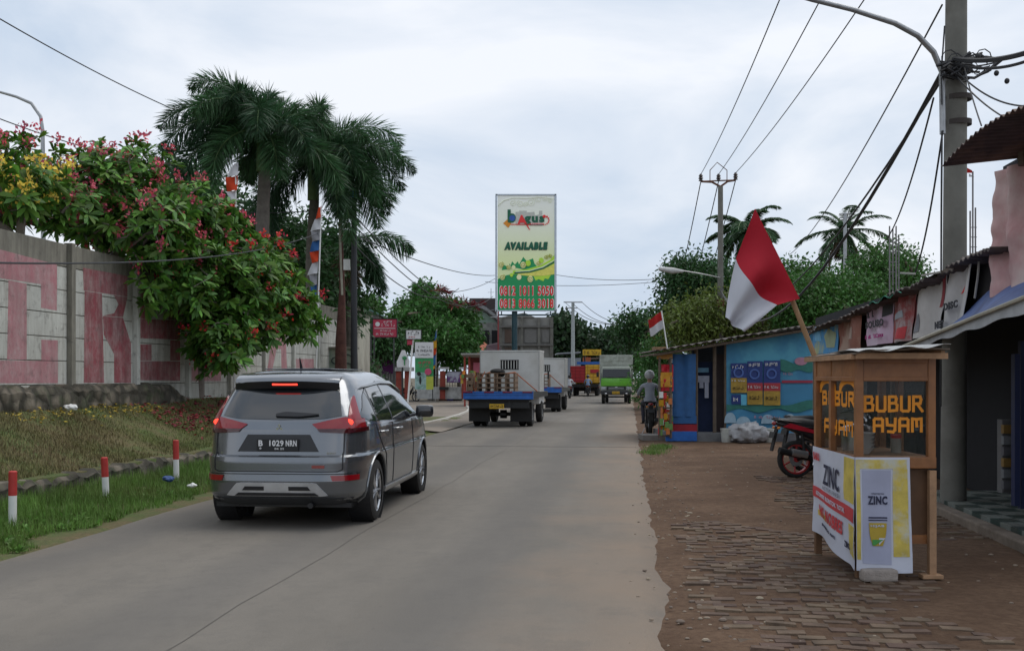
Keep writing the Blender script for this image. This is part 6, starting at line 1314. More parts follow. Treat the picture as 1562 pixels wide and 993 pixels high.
# ---- yellow shop sign, far shed
t = sign('shop_sign', 'far yellow rooftop signboard above the red and yellow lorry', 889, 533, 917, 542, 90, mat('sign_yellow', (.65, .4, .02), .6), [(892, 542, 892, 600, .06), (914, 542, 914, 600, .06)], dep=.2)
stx(t, 'SUMBER JAYA', 891, 535, 915, 540, 89.95, mat('sign_brown', (.15, .06, .02), .7), .05)
t = sign('shop_sign', 'small faded orange sign below the yellow signboard', 889, 545, 901, 553, 91, mat('sign_orange', (.45, .13, .06), .7), [(895, 553, 895, 600, .05)], dep=.1)
house('low far shed with a grey roof left of the yellow signboard', 852, 886, 546, 120, 6, mat('shed_wall', (.2, .22, .25), .9), mat('shed_roof', (.25, .27, .3), .8), [(850, 540), (886, 538)], base=612)
house('small far shop behind the yellow signboard', 900, 962, 555, 100, 6, mat('shop_brown', (.12, .09, .07), .9), mat('shop_roof', (.16, .11, .09), .8), [(896, 548), (962, 545)], base=600)
# ================================================================ RIGHT: blue stall
def ctex(name, cols, sc=1.2, rough=.75, bump=.2):   # faded printed cloth
    return mat(name, cols[0], rough, var=.15, sc=sc, second=cols[1], sfac=(.47, .56), bump=bump, bsc=6)
SHEET = mat('rusty_sheet_roof', (.13, .11, .1), .8, .2, var=.4, sc=3, second=(.06, .04, .03)); TIM = mat('grey_timber', (.12, .09, .065), .9, var=.3)
MUR = ctex('mural_sky_blue', [(.05, .21, .36), (.09, .33, .45)], .9)
Y = 25.9
rf = lambda x: 537 - (x - 995) * .163
t = thing('blue_stall', 'lean-to stall with a blue printed cloth front and a timber roof at the road edge', 'stall', at(1110, 668, Y) * 1, 0)
fbox(MB(), 1018, 661, 1250, 674, Y - .25, 2.6).build('platform', mat('platform_concrete', (.16, .16, .16), .9, second=(.09, .09, .1)), t, world=True)
fbox(MB(), 1016, 658, 1063, 672.5, Y - .3, .1).build('blue_board', G['blue'], t, world=True)
dk = MB().poly([at(1056, rf(1056) + 5, Y + 2.3), at(1248, rf(1248) + 5, Y + 2.3), at(1248, 655, Y + 2.3), at(1056, 655, Y + 2.3)], (0, .1, 0))
dk.build('back_wall', mat('stall_inner_wall', (.035, .04, .05), .9), t, world=True)
# printed front: sea, hills, sky bands are print on the cloth
def cloth_rect(name, m, x0, y0, x1, y1, Y_, d=.0, amp=.02, nu=16, nv=12, topf=None, seed=0, th=.006, parent=None, botf=None):
    def f(u, v):
        x = x0 + (x1 - x0) * u; ya = topf(x) if topf else y0; yb = botf(x) if botf else y1; p = at(x, yb + (ya - yb) * v, Y_); p.y -= d + amp * nz(u * 3 + seed, v * 2, 1.3) + amp * .5 * math.sin(u * 9 + seed); return p
    return MB().cloth(f, nu, nv, th).build(name, m, parent if parent is not None else t, smooth=True, world=True)
cloth_rect('mural_cloth', MUR, 1108, 0, 1248, 664, Y, 0, .015, 30, 20, lambda x: rf(x) + 4)
cloth_rect('mural_hills', mat('mural_green', (.03, .16, .13), .75, var=.2), 1108, 600, 1248, 632, Y, .034, .0, 30, 3, lambda x: 614 + 4 * math.sin(x * .08), botf=lambda x: 626 + 3 * math.sin(x * .11))
cloth_rect('mural_hills', mat('mural_green', (.03, .16, .13), .75), 1190, 545, 1248, 562, Y, .034, .0, 16, 3, lambda x: 552 + 4 * math.sin(x * .12), botf=lambda x: 566 + 2 * math.sin(x * .2))
cloth_rect('mural_stripe', mat('mural_stripe_red', (.3, .03, .06), .7), 1192, 580, 1240, 584, Y, .036, .0, 10, 1)
for x, y, w, h in ((1114, 632, 18, 16), (1132, 638, 22, 12), (1170, 635, 20, 14), (1205, 634, 18, 15)): MB().prism([(math.cos(q) * w / 2 * Y / F, abs(math.sin(q)) ** .8 * h * Y / F) for q in [math.pi * i / 10 for i in range(11)]], at(x + w / 2 - 9, y + h - 3, Y - .045), (1, 0, 0), (0, 0, 1), (0, .008, 0)).build('mural_dome', mat('mural_pale', (.3, .42, .5), .75), t, world=True)
MB().prism([(.16 * math.cos(q), .1 * math.sin(q)) for q in [i * .4488 for i in range(14)]], at(1222, 551, Y - .05), (1, 0, 0), (0, 0, 1), (0, .008, 0)).build('mural_badge', mat('mural_badge_pink', (.4, .2, .27), .75), t, world=True)
for x, y, w in ((1195, 568, 14), (1150, 634, 40)): stx(t, 'segar alami', x, y, x + w, y + 4, Y - .05, mat('mural_badge_pink', (0, 0, 0)), .02)
# posters on the mural
PB = mat('poster_navy', (.012, .035, .17), .5); PG = mat('poster_gold', (.35, .22, .03), .5, var=.3, sc=9); PRD = mat('poster_red', (.35, .03, .04), .5); PCY = mat('poster_cyan', (.1, .4, .55), .5)
for i, (x0, y0, x1, y1) in enumerate(((1114, 554, 1139, 599), (1139, 551, 1163, 617), (1164, 550, 1190, 618))):
    po = thing('poster', ('navy and gold poster at the left of three on the blue stall', 'navy, red and gold poster in the middle of three on the blue stall', 'navy, red and gold poster at the right of three on the blue stall')[i], 'poster', at((x0 + x1) / 2, y1, Y - .07), 0, 'posters on the blue stall')
    h = y1 - y0; a = .5 if i == 0 else .5
    cloth_rect('top_panel', PB, x0, y0, x1 - .7, y0 + h * a, Y, .065, .004, 4, 4, parent=po); 
    if i: cloth_rect('red_panel', PRD, x0, y0 + h * .5, x1 - .7, y0 + h * .68, Y, .07, .004, 4, 3, parent=po)
    cloth_rect('gold_panel', PG, x0, y0 + h * (.68 if i else .5), x1 - .7, y1, Y, .067, .004, 4, 3, parent=po)
    stx(po, ('FILTER', 'SPESIAL', 'SPESIAL')[i], x0 + 3, y0 + 3, x1 - 4, y0 + 8, Y - .085, SW, .03); MB().lathe([(.13, 0), (.13, .012), (.09, .012), (.09, 0)], at((x0 + x1) / 2, y0 + h * .25 + 3, Y - .08), (0, -1, 0), 14).build('emblem', mat('poster_mid_blue', (.06, .12, .35), .5), po, world=True)
    stx(po, 'RASA MANTAP', x0 + 2, y0 + h * .56, x1 - 3, y0 + h * .62, Y - .085, SW, .03); stx(po, 'Rp 9.000', x0 + 4, y0 + h * .8, x1 - 5, y0 + h * .88, Y - .085, G['dark'], .03)
po = thing('poster', 'small navy and cyan poster below the left navy poster', 'poster', at(1126, 617, Y - .07), 0, 'posters on the blue stall')
cloth_rect('left_half', PB, 1115, 602, 1129, 616, Y, .065, .003, 3, 3, parent=po); cloth_rect('right_half', PCY, 1129.5, 602, 1138, 618, Y, .065, .003, 3, 3, parent=po); stx(po, 'ES', 1118, 606, 1126, 612, Y - .08, SW, .04)
# curtain, doorway, inside
cu = MB().cloth(lambda u, v: at(1025 + 36 * u, 540 + 95 * (1 - v) - 0 * u, Y) + Vector((0, -.06 - .03 * math.sin(u * 11) - .02 * math.sin(u * 5 + v * 4), 0)), 24, 14, .006).build('blue_curtain', mat('tarp_blue', (.02, .1, .26), .65, var=.15), t, smooth=True, world=True)
cloth_rect('red_cloth', mat('cloth_red', (.3, .015, .025), .8), 1025, 646, 1063, 660, Y, .05, .01, 8, 4, lambda x: 646 + (x - 1025) * .12, lambda x: 660) if False else None
MB().cloth(lambda u, v: at(1025 + 38 * u, 646 + (658 - 646) * (1 - v), Y) + Vector((0, -.05, 0)), 6, 3, .006).build('red_cloth', mat('cloth_red', (.3, .015, .025), .8), t, world=True)
MB().cloth(lambda u, v: at(1025 + 37 * u, 634 + 13 * (1 - v), Y) + Vector((0, -.05, 0)), 6, 3, .006).build('blue_hem', mat('tarp_blue', (0, 0, 0)), t, world=True)
for x in (1022, 1062, 1090, 1107, 1247): MB().rod(at(x, rf(x) + 2, Y + .05), at(x, 662, Y + .05), .045).build('stall_post', TIM, t, world=True)
fbox(MB(), 1062, 552, 1088, 660, Y + .6, .03).build('inner_curtain', mat('inner_navy', (.018, .03, .075), .9), t, world=True)
fbox(MB(), 1090, 540, 1107, 662, Y + .35, .04).build('door_leaf', mat('door_brown', (.045, .03, .028), .8), t, world=True)
fbox(MB(), 1062, 561, 1081, 568, Y + .45, .03).build('cyan_strip', mat('strip_cyan', (.14, .3, .42), .7), t, world=True)
m = MB(); fbox(m, 1063, 573, 1082, 583, Y + .4, .02); fbox(m, 1075, 583, 1081, 607, Y + .4, .02); fbox(m, 1067, 583, 1073, 592, Y + .42, .02); m.build('paper_bills', mat('paper_pale', (.4, .42, .5), .8, var=.2), t, world=True)
# roof: corrugated sheets on timber, uneven front edge
m = MB(); rr = random.Random(5)
xs = [995, 1030, 1068, 1105, 1140, 1180, 1215, 1255]
for a, b in zip(xs, xs[1:]):
    dz = rr.uniform(-.03, .03); 
    m.cloth(lambda u, v: at(a + (b - a + 3) * u, rf(a + (b - a + 3) * u) - 1, Y - .55 + 3.4 * v) * 1 + Vector(((at(0, 0, Y).x - at(0, 0, Y - .55 + 3.4 * v).x) * (CX - (a + (b - a + 3) * u)) / CX, 0, dz + .018 * math.sin(u * 22) + .0 * v + (at(0, rf(a + (b - a) * u), Y).z - at(0, rf(a + (b - a) * u), Y - .55 + 3.4 * v).z))), 24, 2, .012)
m.build('roof', SHEET, t, world=True)
m = MB(); m.rod(at(996, rf(996) + 5, Y - .4), at(1250, rf(1250) + 5, Y - .4), .035, 6); m.rod(at(996, rf(996) + 5, Y + 2), at(1250, rf(1250) + 5, Y + 2), .035, 6)
for x in range(1000, 1250, 30): m.rod(at(x, rf(x) + 4, Y - .45), at(x, rf(x) + 4, Y - .45) + Vector((0, 3, 0)), .025, 5)
m.build('roof_timbers', TIM, t, world=True)
fbox(MB(), 998, 529, 1018, 534, Y - .2, .4).build('roof_plank', G['wood'], t, world=True)
cloth_rect('side_awning_panel', mat('panel_gold', (.4, .2, .05), .8), 1000, 540, 1024, 548, Y, .2, .02, 4, 3)
# hanging goods at the road side corner
hg = thing('hanging_goods', 'red and yellow packets and bottles hanging at the road corner of the blue stall', 'goods', at(1012, 665, Y - .3)); rr = random.Random(11)
mats_ = [G['red'], FY, mat('snack_green', (0, 0, 0)), G['white'], mat('snack_orange', (.5, .16, .04), .6)]
cloth_rect('red_umbrella', mat('umbrella_red', (.5, .015, .03), .6), 1006, 556, 1024, 576, Y, .3, .06, 6, 6, parent=hg); cloth_rect('yellow_bunting', mat('bunting_gold', (.55, .26, .02), .6), 1004, 568, 1022, 590, Y, .36, .05, 6, 6, parent=hg); cloth_rect('red_bunting', mat('umbrella_red', (0, 0, 0)), 1005, 578, 1024, 596, Y, .33, .06, 6, 6, parent=hg)
m = MB()
for i in range(46): m.box(at(rr.uniform(1006, 1024), rr.uniform(600, 660), Y - .3 + rr.uniform(-.1, .15)), (.09, .05, .15), rz=rr.uniform(-.4, .4), mi=i % 5)
m.build('snack_packets', mats_, hg, world=True)
m = MB(); 
for x in (1006, 1023): m.rod(at(x, 545, Y - .35), at(x, 668, Y - .35), .03)
for y in (600, 622, 645, 664): m.rod(at(1004, y, Y - .35), at(1025, y, Y - .35), .02)
m.build('rack', TIM, hg, world=True)
fbox(MB(), 980, 664, 1018, 672, Y + .2, .9).build('step_slab', mat('step_concrete', (.2, .18, .16), .9), hg, world=True)
# buckets, sack, bottles on the platform
def bucket(px, lab): 
    p = at(px, 671, Y - .55); p.z = 0.0; t = thing('bucket', lab, 'bucket', p, 0, 'buckets in front of the blue stall'); s = 1.
    MB().lathe([(0, .0), (.13, .0), (.155, .3), (.165, .3), (.165, .33), (.15, .33), (.12, .04), (0, .04)], (0, 0, 0), n=20).build('pail', mat('bucket_white', (.5, .52, .48), .5, second=(.35, .34, .3)), t, smooth=True)
    MB().tube([(.16 * math.cos(q), -.06, .31 - .12 * math.sin(q)) for q in [math.pi * i / 10 for i in range(11)]], .005, 5).build('handle', G['steel'], t); return t
bucket(1109, 'white bucket left of the crumpled grey sack'); bucket(1172, 'white bucket right of the crumpled grey sack')
p = at(1142, 671, Y - .7); p.z = .2; m = MB().ball((0, 0, 0), (.44, .3, .24), 40, 26)
m.v = [p + v * (1 + .28 * noise.noise(v * 7) + .12 * noise.noise(v * 19)) + Vector((0, 0, .04 if v.z > 0 else 0)) for v in m.v]; m.v = [Vector((v.x, v.y, max(v.z, .005))) for v in m.v]
tag(m.build('plastic_sack', mat('sack_grey', (.33, .33, .34), .45, var=.2, sc=8, bump=.6, bsc=25), smooth=True), 'crumpled grey plastic sack between the two white buckets', 'sack')
# small flag on the stall roof
t = thing('small_flag', 'small red and white flag on a thin pole above the blue stall roof', 'flag', at(1018, 530, Y - .2)); MB().rod(at(1018, 532, Y - .2), at(1009, 474, Y - .2), .016).build('flag_pole', G['white'], t, world=True)
for k, m_ in ((0, FR), (1, FW)):
    MB().cloth(lambda u, v: at(1009.5 - 20.5 * u + (k + 1 - v) * 2.0, 475 + 13 * u + 12.5 * (k + 1 - v) - 1.5 * u * math.sin(u * 6), Y - .2) + Vector((0, .05 * math.sin(u * 8), 0)), 12, 6, .005).build('red_band' if k == 0 else 'white_band', m_, t, smooth=True, world=True)
# ================================================================ RIGHT: row of shops with a roof and hanging banners on plane L = 3.6
LB_ = 3.6
rf_ = 0
def oL(x, y, d=0.): return onL(x, y, LB_ - d)
t = thing('shop_row', 'row of low shops under an uneven sheet roof with hanging banners', 'shops', rd(LB_ + 1.5, 15, 0), -TH)
edge = [(1228, 508), (1245, 499), (1275, 487), (1300, 477), (1330, 465), (1360, 450), (1385, 440), (1410, 425), (1440, 411), (1470, 396), (1500, 384), (1522, 375)]
m = MB(); rr = random.Random(2)
for (xa, ya), (xb, yb) in zip(edge, edge[1:]):
    a, b = oL(xa, ya, .25), oL(xb, yb, .25); up = rr.uniform(-.02, .03); out = rr.uniform(-.08, .1)
    nL = rd(1, 0, 0)
    m.cloth(lambda u, v: a.lerp(b, u * 1.06 - .03) + nL * (out + 3.4 * v) + Vector((0, 0, up - .03 * v + .014 * math.sin(u * 26) + .02 * nz(u * 4, v * 3 + xa))), 20, 4, .015)
m.build('roof', SHEET, t, world=True)
m = MB()
for (xa, ya), (xb, yb) in zip(edge, edge[1:]): m.rod(oL(xa, ya + 4, .1), oL(xb, yb + 4, .1), .03, 5)
m.build('roof_timbers', TIM, t, world=True)
gs = MB(); gs.cloth(lambda u, v: oL(1325 + 50 * u, 468 - 22 * u, .3 - .5 * v) + Vector((0, 0, .03 + .03 * math.sin(u * 17))), 14, 3, .01); gs.build('green_tarp_edge', mat('green_tarp', (.05, .3, .2), .7), t, world=True)
m = MB().cloth(lambda u, v: oL(1405 + 30 * u, 427 - 5 * u, .35 - .4 * v) + Vector((0, 0, .06)), 4, 2, .02).cloth(lambda u, v: oL(1373 + 24 * u, 429 + 2 * u, .1 - .4 * v) + Vector((0, 0, .12)), 4, 2, .02); m.build('loose_sheet', mat('pale_sheet', (.35, .34, .3), .7), t, world=True)
S_a = LS(oL(1232, 500))[1]; S_b = 12.9
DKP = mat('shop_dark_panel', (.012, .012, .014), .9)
def LSbox(m, L0, L1, S0, S1, z0, z1, mi=0): m.box(rd((L0 + L1) / 2, (S0 + S1) / 2, (z0 + z1) / 2), (L1 - L0, S1 - S0, z1 - z0), -TH, mi); return m
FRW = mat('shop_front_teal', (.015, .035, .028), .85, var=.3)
LSbox(MB(), 4.75, 4.85, 8.6, S_a, 0, 2.55).build('dark_opening_sheet', DKP, t, world=True)  # near-black sheet across the shop opening; the interior's shade is its colour
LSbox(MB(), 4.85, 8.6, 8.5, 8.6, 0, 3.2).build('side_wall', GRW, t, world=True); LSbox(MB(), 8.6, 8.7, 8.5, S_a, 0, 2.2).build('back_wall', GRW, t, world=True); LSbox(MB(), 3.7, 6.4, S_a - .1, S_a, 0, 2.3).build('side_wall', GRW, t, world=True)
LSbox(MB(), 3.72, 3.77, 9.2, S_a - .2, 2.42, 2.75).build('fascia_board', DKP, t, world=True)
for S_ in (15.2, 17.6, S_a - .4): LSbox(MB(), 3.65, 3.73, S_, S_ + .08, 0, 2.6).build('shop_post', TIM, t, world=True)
# tiled porch
def m_tile(N, Lk, b, _):
    tc = N.new('ShaderNodeTexCoord'); c = N.new('ShaderNodeTexChecker'); c.inputs['Scale'].default_value = 3.4; c.inputs['Color1'].default_value = (.22, .24, .215, 1); c.inputs['Color2'].default_value = (.05, .075, .065, 1)
    Lk.new(tc.outputs['Object'], c.inputs['Vector']); o = mixc(N, Lk, rng(N, Lk, noi(N, Lk, tc.outputs['Object'], 5, 8), .45, .7, 0, .6), c.outputs[0], (.13, .11, .09)); Lk.new(o, b.inputs['Base Color']); b.inputs['Roughness'].default_value = .35
TL = node_mat('porch_tiles', m_tile)
m = MB(); LSbox(m, 0, 1.3, -.0, 6.6, -.05, .1); mbt = MB().box((.65, 3.3, .03), (1.18, 6.6, .14)); o = mbt.build('porch_floor', TL, origin=(0, 0, 0)); o.location = rd(3.68, 7.6, 0); o.rotation_euler = (0, 0, -TH)
tag(o, kind='structure')
LSbox(MB(), 3.5, 3.66, 6, 14.6, -.05, .09).build('porch_kerb', mat('kerb_dusty', (.19, .15, .115), .9, var=.25, second=(.12, .09, .065)), None, bevel=.02)
C.objects['porch_kerb']['kind'] = 'structure'
# banners hung under the roof
def hb(label, quadp, m, extra=(), amp=.03, nu=14, nv=10, name='hanging_banner', d=.05, seed=0, cat='banner'):
    """quadp: image corners (top left, top right, bottom right, bottom left) on the shop front plane"""
    P = [oL(x, y, d) for x, y in quadp]; h = thing(name, label, cat, P[3], 0, 'banners hanging from the shop roof'); nL = rd(1, 0, 0)
    def f(u, v): p = P[3].lerp(P[2], u).lerp(P[0].lerp(P[1], u), v); return p - nL * (amp * math.sin(u * 8 + seed) + amp * nz(u * 3, v * 2, 1, seed)) 
    MB().cloth(f, nu, nv, .005).build('cloth', m, h, smooth=True, world=True)
    U = (P[2] - P[3]).normalized()
    for e in extra:
        if e[0] == 't': _, s, u0, v0, u1, v1, mm, bd = e; o = f(u0, v0) - nL * (amp * 1.2 + .012); a = P[3].lerp(P[2], u1) - P[3].lerp(P[2], u0); (MB().marks if s[0] == '#' else MB().text)(*((lambda o_, a_, h_: (o_, a_, (0, 0, 1), a_.length, h_, len(s), .006) if s[0] == '#' else (s, o_, a_, (0, 0, 1), a_.length, h_, .006, bd))(P[3].lerp(P[2], u0).lerp(P[0].lerp(P[1], u0), v0) - nL * (amp * 1.6 + .01), a, (P[0] - P[3]).length * (v1 - v0)))).build('lettering', mm, h, world=True)
        else:
            _, pts, mm = e; mb = MB(); us = [p[0] for p in pts]; 
            b_ = MB(); R_ = []; cu_ = sum(p[0] for p in pts) / len(pts); cv_ = sum(p[1] for p in pts) / len(pts)
            for a_, c_ in zip(pts, pts[1:] + pts[:1]): R_ += [(a_[0] + (c_[0] - a_[0]) * k / 5, a_[1] + (c_[1] - a_[1]) * k / 5) for k in range(5)]
            nR = len(R_); b_.add([f(cu_ + (u - cu_) * q, cv_ + (v - cv_) * q) - nL * .006 for q in (1, .8, .6, .4, .2, .02) for u, v in R_], [(k * nR + i, k * nR + (i + 1) % nR, (k + 1) * nR + (i + 1) % nR, (k + 1) * nR + i) for k in range(5) for i in range(nR)])
            b_.build('print_patch', mm, h, world=True)
    return h
BK_ = mat('print_charcoal', (.03, .03, .035), .7)
hb('blue and yellow printed banner at the far end of the shop row', ((1242, 500), (1281, 487), (1279, 537), (1242, 541)), ctex('banner_blue_yellow', [(.05, .25, .5), (.35, .38, .18)], 3), ((('p', [(.45, .2), (.9, .15), (.95, .6), (.6, .85), (.4, .6)], mat('banner_pale_gold', (.3, .36, .22), .7))), ('p', [(.1, .5), (.3, .45), (.3, .8), (.1, .8)], mat('banner_cyan', (.15, .4, .6), .7))), seed=1)
hb('reddish brown banner with a cup picture left of the pink banner', ((1283, 485), (1312, 474), (1311, 531), (1282, 535)), ctex('banner_brown', [(.24, .09, .06), (.38, .26, .2)], 3), (('p', [(.4, .3), (.75, .28), (.7, .62), (.45, .62)], mat('banner_cup', (.34, .24, .19), .7)),), seed=2)
hb('pink banner with black handwriting', ((1323, 469), (1360, 455), (1358, 523), (1323, 528)), ctex('banner_pink', [(.55, .38, .5), (.62, .5, .6)], 2), (('t', '#es#', .15, .68, .5, .85, BK_, .03), ('t', 'SOUSO', .12, .42, .9, .6, BK_, .05), ('t', '#ANEKAMINUM', .1, .16, .9, .26, mat('banner_magenta', (.4, .03, .2), .7), .04), ('p', [(.7, .62), (.98, .66), (.98, .98), (.75, .95)], BK_)), seed=3)
hb('faded red and white collage banner between the pink and the long white banner', ((1361, 455), (1396, 439), (1388, 519), (1360, 523)), ctex('banner_red_grey', [(.3, .06, .06), (.4, .37, .37)], 2.5), (('p', [(.1, .48), (.62, .5), (.6, .64), (.1, .62)], mat('banner_greyblue', (.35, .38, .42), .7)), ('p', [(.15, .05), (.7, .05), (.75, .3), (.2, .26)], mat('banner_scarlet', (.5, .05, .06), .7))), seed=4, amp=.04)
GW = mat('banner_dirty_white', (.62, .6, .58), .75, var=.12, sc=1.5, second=(.4, .38, .36), bump=.3, bsc=4)
hb('long dirty white sagging banner with torn edge', ((1397, 437), (1447, 418), (1438, 512), (1386, 518)), GW, (('p', [(.0, .55), (.12, .2), (.2, .55), (.1, .95)], mat('banner_darkred', (.28, .03, .04), .7)), ('p', [(.72, .5), (.88, .5), (1., .98), (.85, .98)], mat('banner_darkred', (0, 0, 0))), ('p', [(.2, .1), (.4, .12), (.36, .45), (.22, .4)], mat('banner_smoke', (.18, .18, .2), .7))), amp=.05, seed=5)
hb('white banner with black lettering beside the dark gap', ((1448, 418), (1486, 402), (1471, 508), (1430, 516)), GW, (('t', 'DISC', .3, .4, .8, .5, BK_, .05), ('t', 'NET', .05, .14, .4, .24, BK_, .05), ('p', [(.55, .62), (.8, .68), (.7, .78)], mat('print_red', (0, 0, 0)))), amp=.03, seed=6)
# rest of the front behind the banners: dark boards
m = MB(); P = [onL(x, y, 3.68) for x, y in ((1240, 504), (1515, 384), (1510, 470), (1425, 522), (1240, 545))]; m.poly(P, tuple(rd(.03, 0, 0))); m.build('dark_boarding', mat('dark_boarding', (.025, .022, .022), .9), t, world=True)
# rope and small hook in the gap
tag(MB().tube([oL(1494, 392, .1), oL(1492, 420, .12), oL(1487, 455, .12)], .012, 5).build('hanging_rope', mat('rope_grey', (.35, .33, .3), .9)), 'pale rope dangling in the dark gap right of the banners', 'rope')
# blue tarp awning
t = thing('tarp_awning', 'blue tarpaulin awning with a pale bamboo edge over the shop door', 'awning', rd(3.2, 11, 0), 0)
A_ = [onL(1361, 535, 2.95), onL(1430, 507, 2.95), onL(1495, 480, 2.95), onL(1600, 438, 2.95)]; B_ = [onL(1425, 517, 3.62), onL(1470, 480, 3.62), onL(1508, 443, 3.6), onL(1600, 405, 3.6)]
def lerpP(P, u): x = u * (len(P) - 1); i = min(int(x), len(P) - 2); return P[i].lerp(P[i + 1], x - i)
MB().cloth(lambda u, v: lerpP(A_, u).lerp(lerpP(B_, u), v) - Vector((0, 0, .05 * math.sin(v * 3.14) * (1 + .6 * math.sin(u * 14)))), 40, 10, .006).build('tarp', mat('tarp_dull_blue', (.07, .12, .3), .6, var=.2, second=(.035, .06, .17), bump=.3, bsc=5), t, smooth=True, world=True)
MB().cloth(lambda u, v: lerpP(A_, u) - Vector((0, 0, .02 + (.05 + .06 * u) * (1 - v) + .012 * math.sin(u * 30))) - rd(.02, 0, 0), 40, 3, .006).build('valance', mat('tarp_pale_edge', (.36, .37, .38), .7, var=.2), t, smooth=True, world=True)
MB().tube([A_[0] - rd(.04, 0, .02), A_[1] - rd(.04, 0, .02), A_[2] - rd(.04, 0, .02), A_[3] - rd(.04, 0, .02)], .018, 6).build('bamboo_pole', mat('pale_bamboo', (0, 0, 0)), t, world=True)
# shop door area: blue door frame, shelf with goods
t = thing('shop_shelf', 'narrow shelf with stacked goods inside the dark shop door', 'shelf', at(1538, 755, 11.2), -TH)
fbox(MB(), 1529, 640, 1546, 752, 11.25, .12).build('shelf_frame', mat('shelf_grey', (.12, .12, .12), .7), t, world=True)
for k in range(6): fbox(MB(), 1531, 648 + k * 17, 1544, 661 + k * 17, 11.2, .06).build('goods_box', [mat('goods_ochre', (.22, .13, .03), .7), mat('goods_pale', (.16, .17, .18), .7), mat('goods_grey', (.1, .1, .11), .7)][k % 3 if k else 0], t, world=True)
t = thing('blue_door', 'dark blue door frame at the right edge of the photo', 'door', at(1560, 775, 10.9), 0); fbox(MB(), 1548, 540, 1556, 772, 10.85, .08).build('door_frame', mat('door_blue', (.01, .018, .07), .5), t, world=True); fbox(MB(), 1557, 520, 1640, 776, 10.9, .06).build('door_panel', mat('door_dark_blue', (.012, .02, .06), .5), t, world=True)
# upper storey piece: tattered pink banner and corrugated awning
t = thing('tattered_banner', 'faded pink tattered banner at the top right corner below the corrugated sheet', 'banner', onL(1540, 450, 3.45))
PKB = mat('banner_faded_pink', (.48, .25, .25), .85, var=.25, sc=1.5, second=(.56, .47, .43), sfac=(.4, .6), bump=.6, bsc=6)
q = [onL(1522, 262, 3.45), onL(1640, 215, 3.45), onL(1640, 440, 3.45), onL(1513, 452, 3.45)]
MB().cloth(lambda u, v: q[3].lerp(q[2], u).lerp(q[0].lerp(q[1], u), v) - rd(.035 * math.sin(u * 26 + v * 2) + .04 * nz(u * 5, v * 5) + .012 * nz(u * 20, v * 14), 0, .03 * nz(u * 9, 1) * (v < .1)), 60, 40, .006).build('cloth', PKB, t, smooth=True, world=True)
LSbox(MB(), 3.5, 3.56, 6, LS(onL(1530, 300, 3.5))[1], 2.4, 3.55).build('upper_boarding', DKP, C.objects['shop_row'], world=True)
t = thing('corrugated_awning', 'rusty curved corrugated metal sheet jutting out at the top right', 'awning', at(1500, 250, 9.6))
def cor(u, v):     # u across the slope towards the shop, v along the row
    L = 2.83 + 1.6 * u; S = 9.95 - 2.3 * (1 - v); z = 3.49 + .15 * u + .09 * math.sin(v * 3.1) * (1 - u)
    return rd(L, S, z + .012 * math.sin(v * 120))
MB().cloth(cor, 14, 190, .006).build('corrugated_sheet', mat('rusty_corrugated', (.075, .05, .045), .7, .3, var=.35, sc=5, second=(.16, .1, .07)), t, smooth=False, world=True)
MB().rod(rd(3.45, 7.8, 3.56), rd(3.5, 9.9, 3.56), .035).box(rd(3.5, 9.7, 3.52), (.14, .12, .16), -TH).build('sheet_bracket', TIM, t, world=True)
MB().cloth(lambda u, v: rd(3.75 + .9 * u, 7.6 + 2.2 * v, 3.98 + .1 * u + .012 * math.sin(v * 110)), 6, 150, .006).build('upper_sheet', mat('rusty_corrugated', (0, 0, 0)), t, world=True); LSbox(MB(), 3.7, 3.74, 7.6, 9.8, 3.7, 3.97).build('sheet_fascia', TIM, t, world=True)
# rebar columns and far roof flag
for x, y0, lab in ((1362, 345, 'bundle of four steel reinforcement bars standing above the trees at the right'), (1484, 262, 'slender steel bars with a tiny red and white flag behind the utility pole')):
    Y_ = 42.; t = frame_root('rebar_column', lab, 'rebar', x, Y_); m = MB()
    for dx, dy, dz in ((-5, 0, 0), (0, .3, 4), (5, 0, 0), (9, .3, 15)) if x < 1400 else ((-4, 0, 60), (0, 0, 0), (4, .3, 55)): m.rod(at(x + dx, y0 + dz, Y_ + dy), at(x + dx, 560, Y_ + dy), .03 if x < 1400 else .035, 5)
    for k in range(4): m.rod(at(x - 5, y0 + 25 + 15 * k + (60 if x > 1400 else 0), Y_), at(x + 6, y0 + 25 + 15 * k + (60 if x > 1400 else 0), Y_), .02, 4)
    m.build('steel_bars', mat('rebar_grey', (.2, .19, .19), .7, .3), t, world=True)
    if x > 1400: MB().cloth(lambda u, v: at(1473 + 10 * u, 264 - 9 * v * (1 - u * .6), 42), 3, 3, .01).build('flag_red', FR, t, world=True); MB().cloth(lambda u, v: at(1478 + 8 * u, 270 - 5 * v * (1 - u), 42), 3, 3, .01).build('flag_white', FW, t, world=True)
for x, y0 in ((1289, 325), (1318, 382)):
    t = frame_root('aerial_mast', ('tall' if x < 1300 else 'short') + ' pale steel aerial mast ' + ('in front of the sparse palm' if x < 1300 else 'right of the sparse palm'), 'mast', x, 60); MB().rod(at(x, y0, 60), at(x, 560, 60), .1).build('mast', G['steel'], t, world=True)
    MB().rod(at(x - 9, y0 + 2, 60), at(x + 9, y0 + 1, 60), .04).rod(at(x - 6, y0 + 8, 60), at(x + 6, y0 + 7, 60), .03).build('mast_arms', G['steel'], t, world=True)
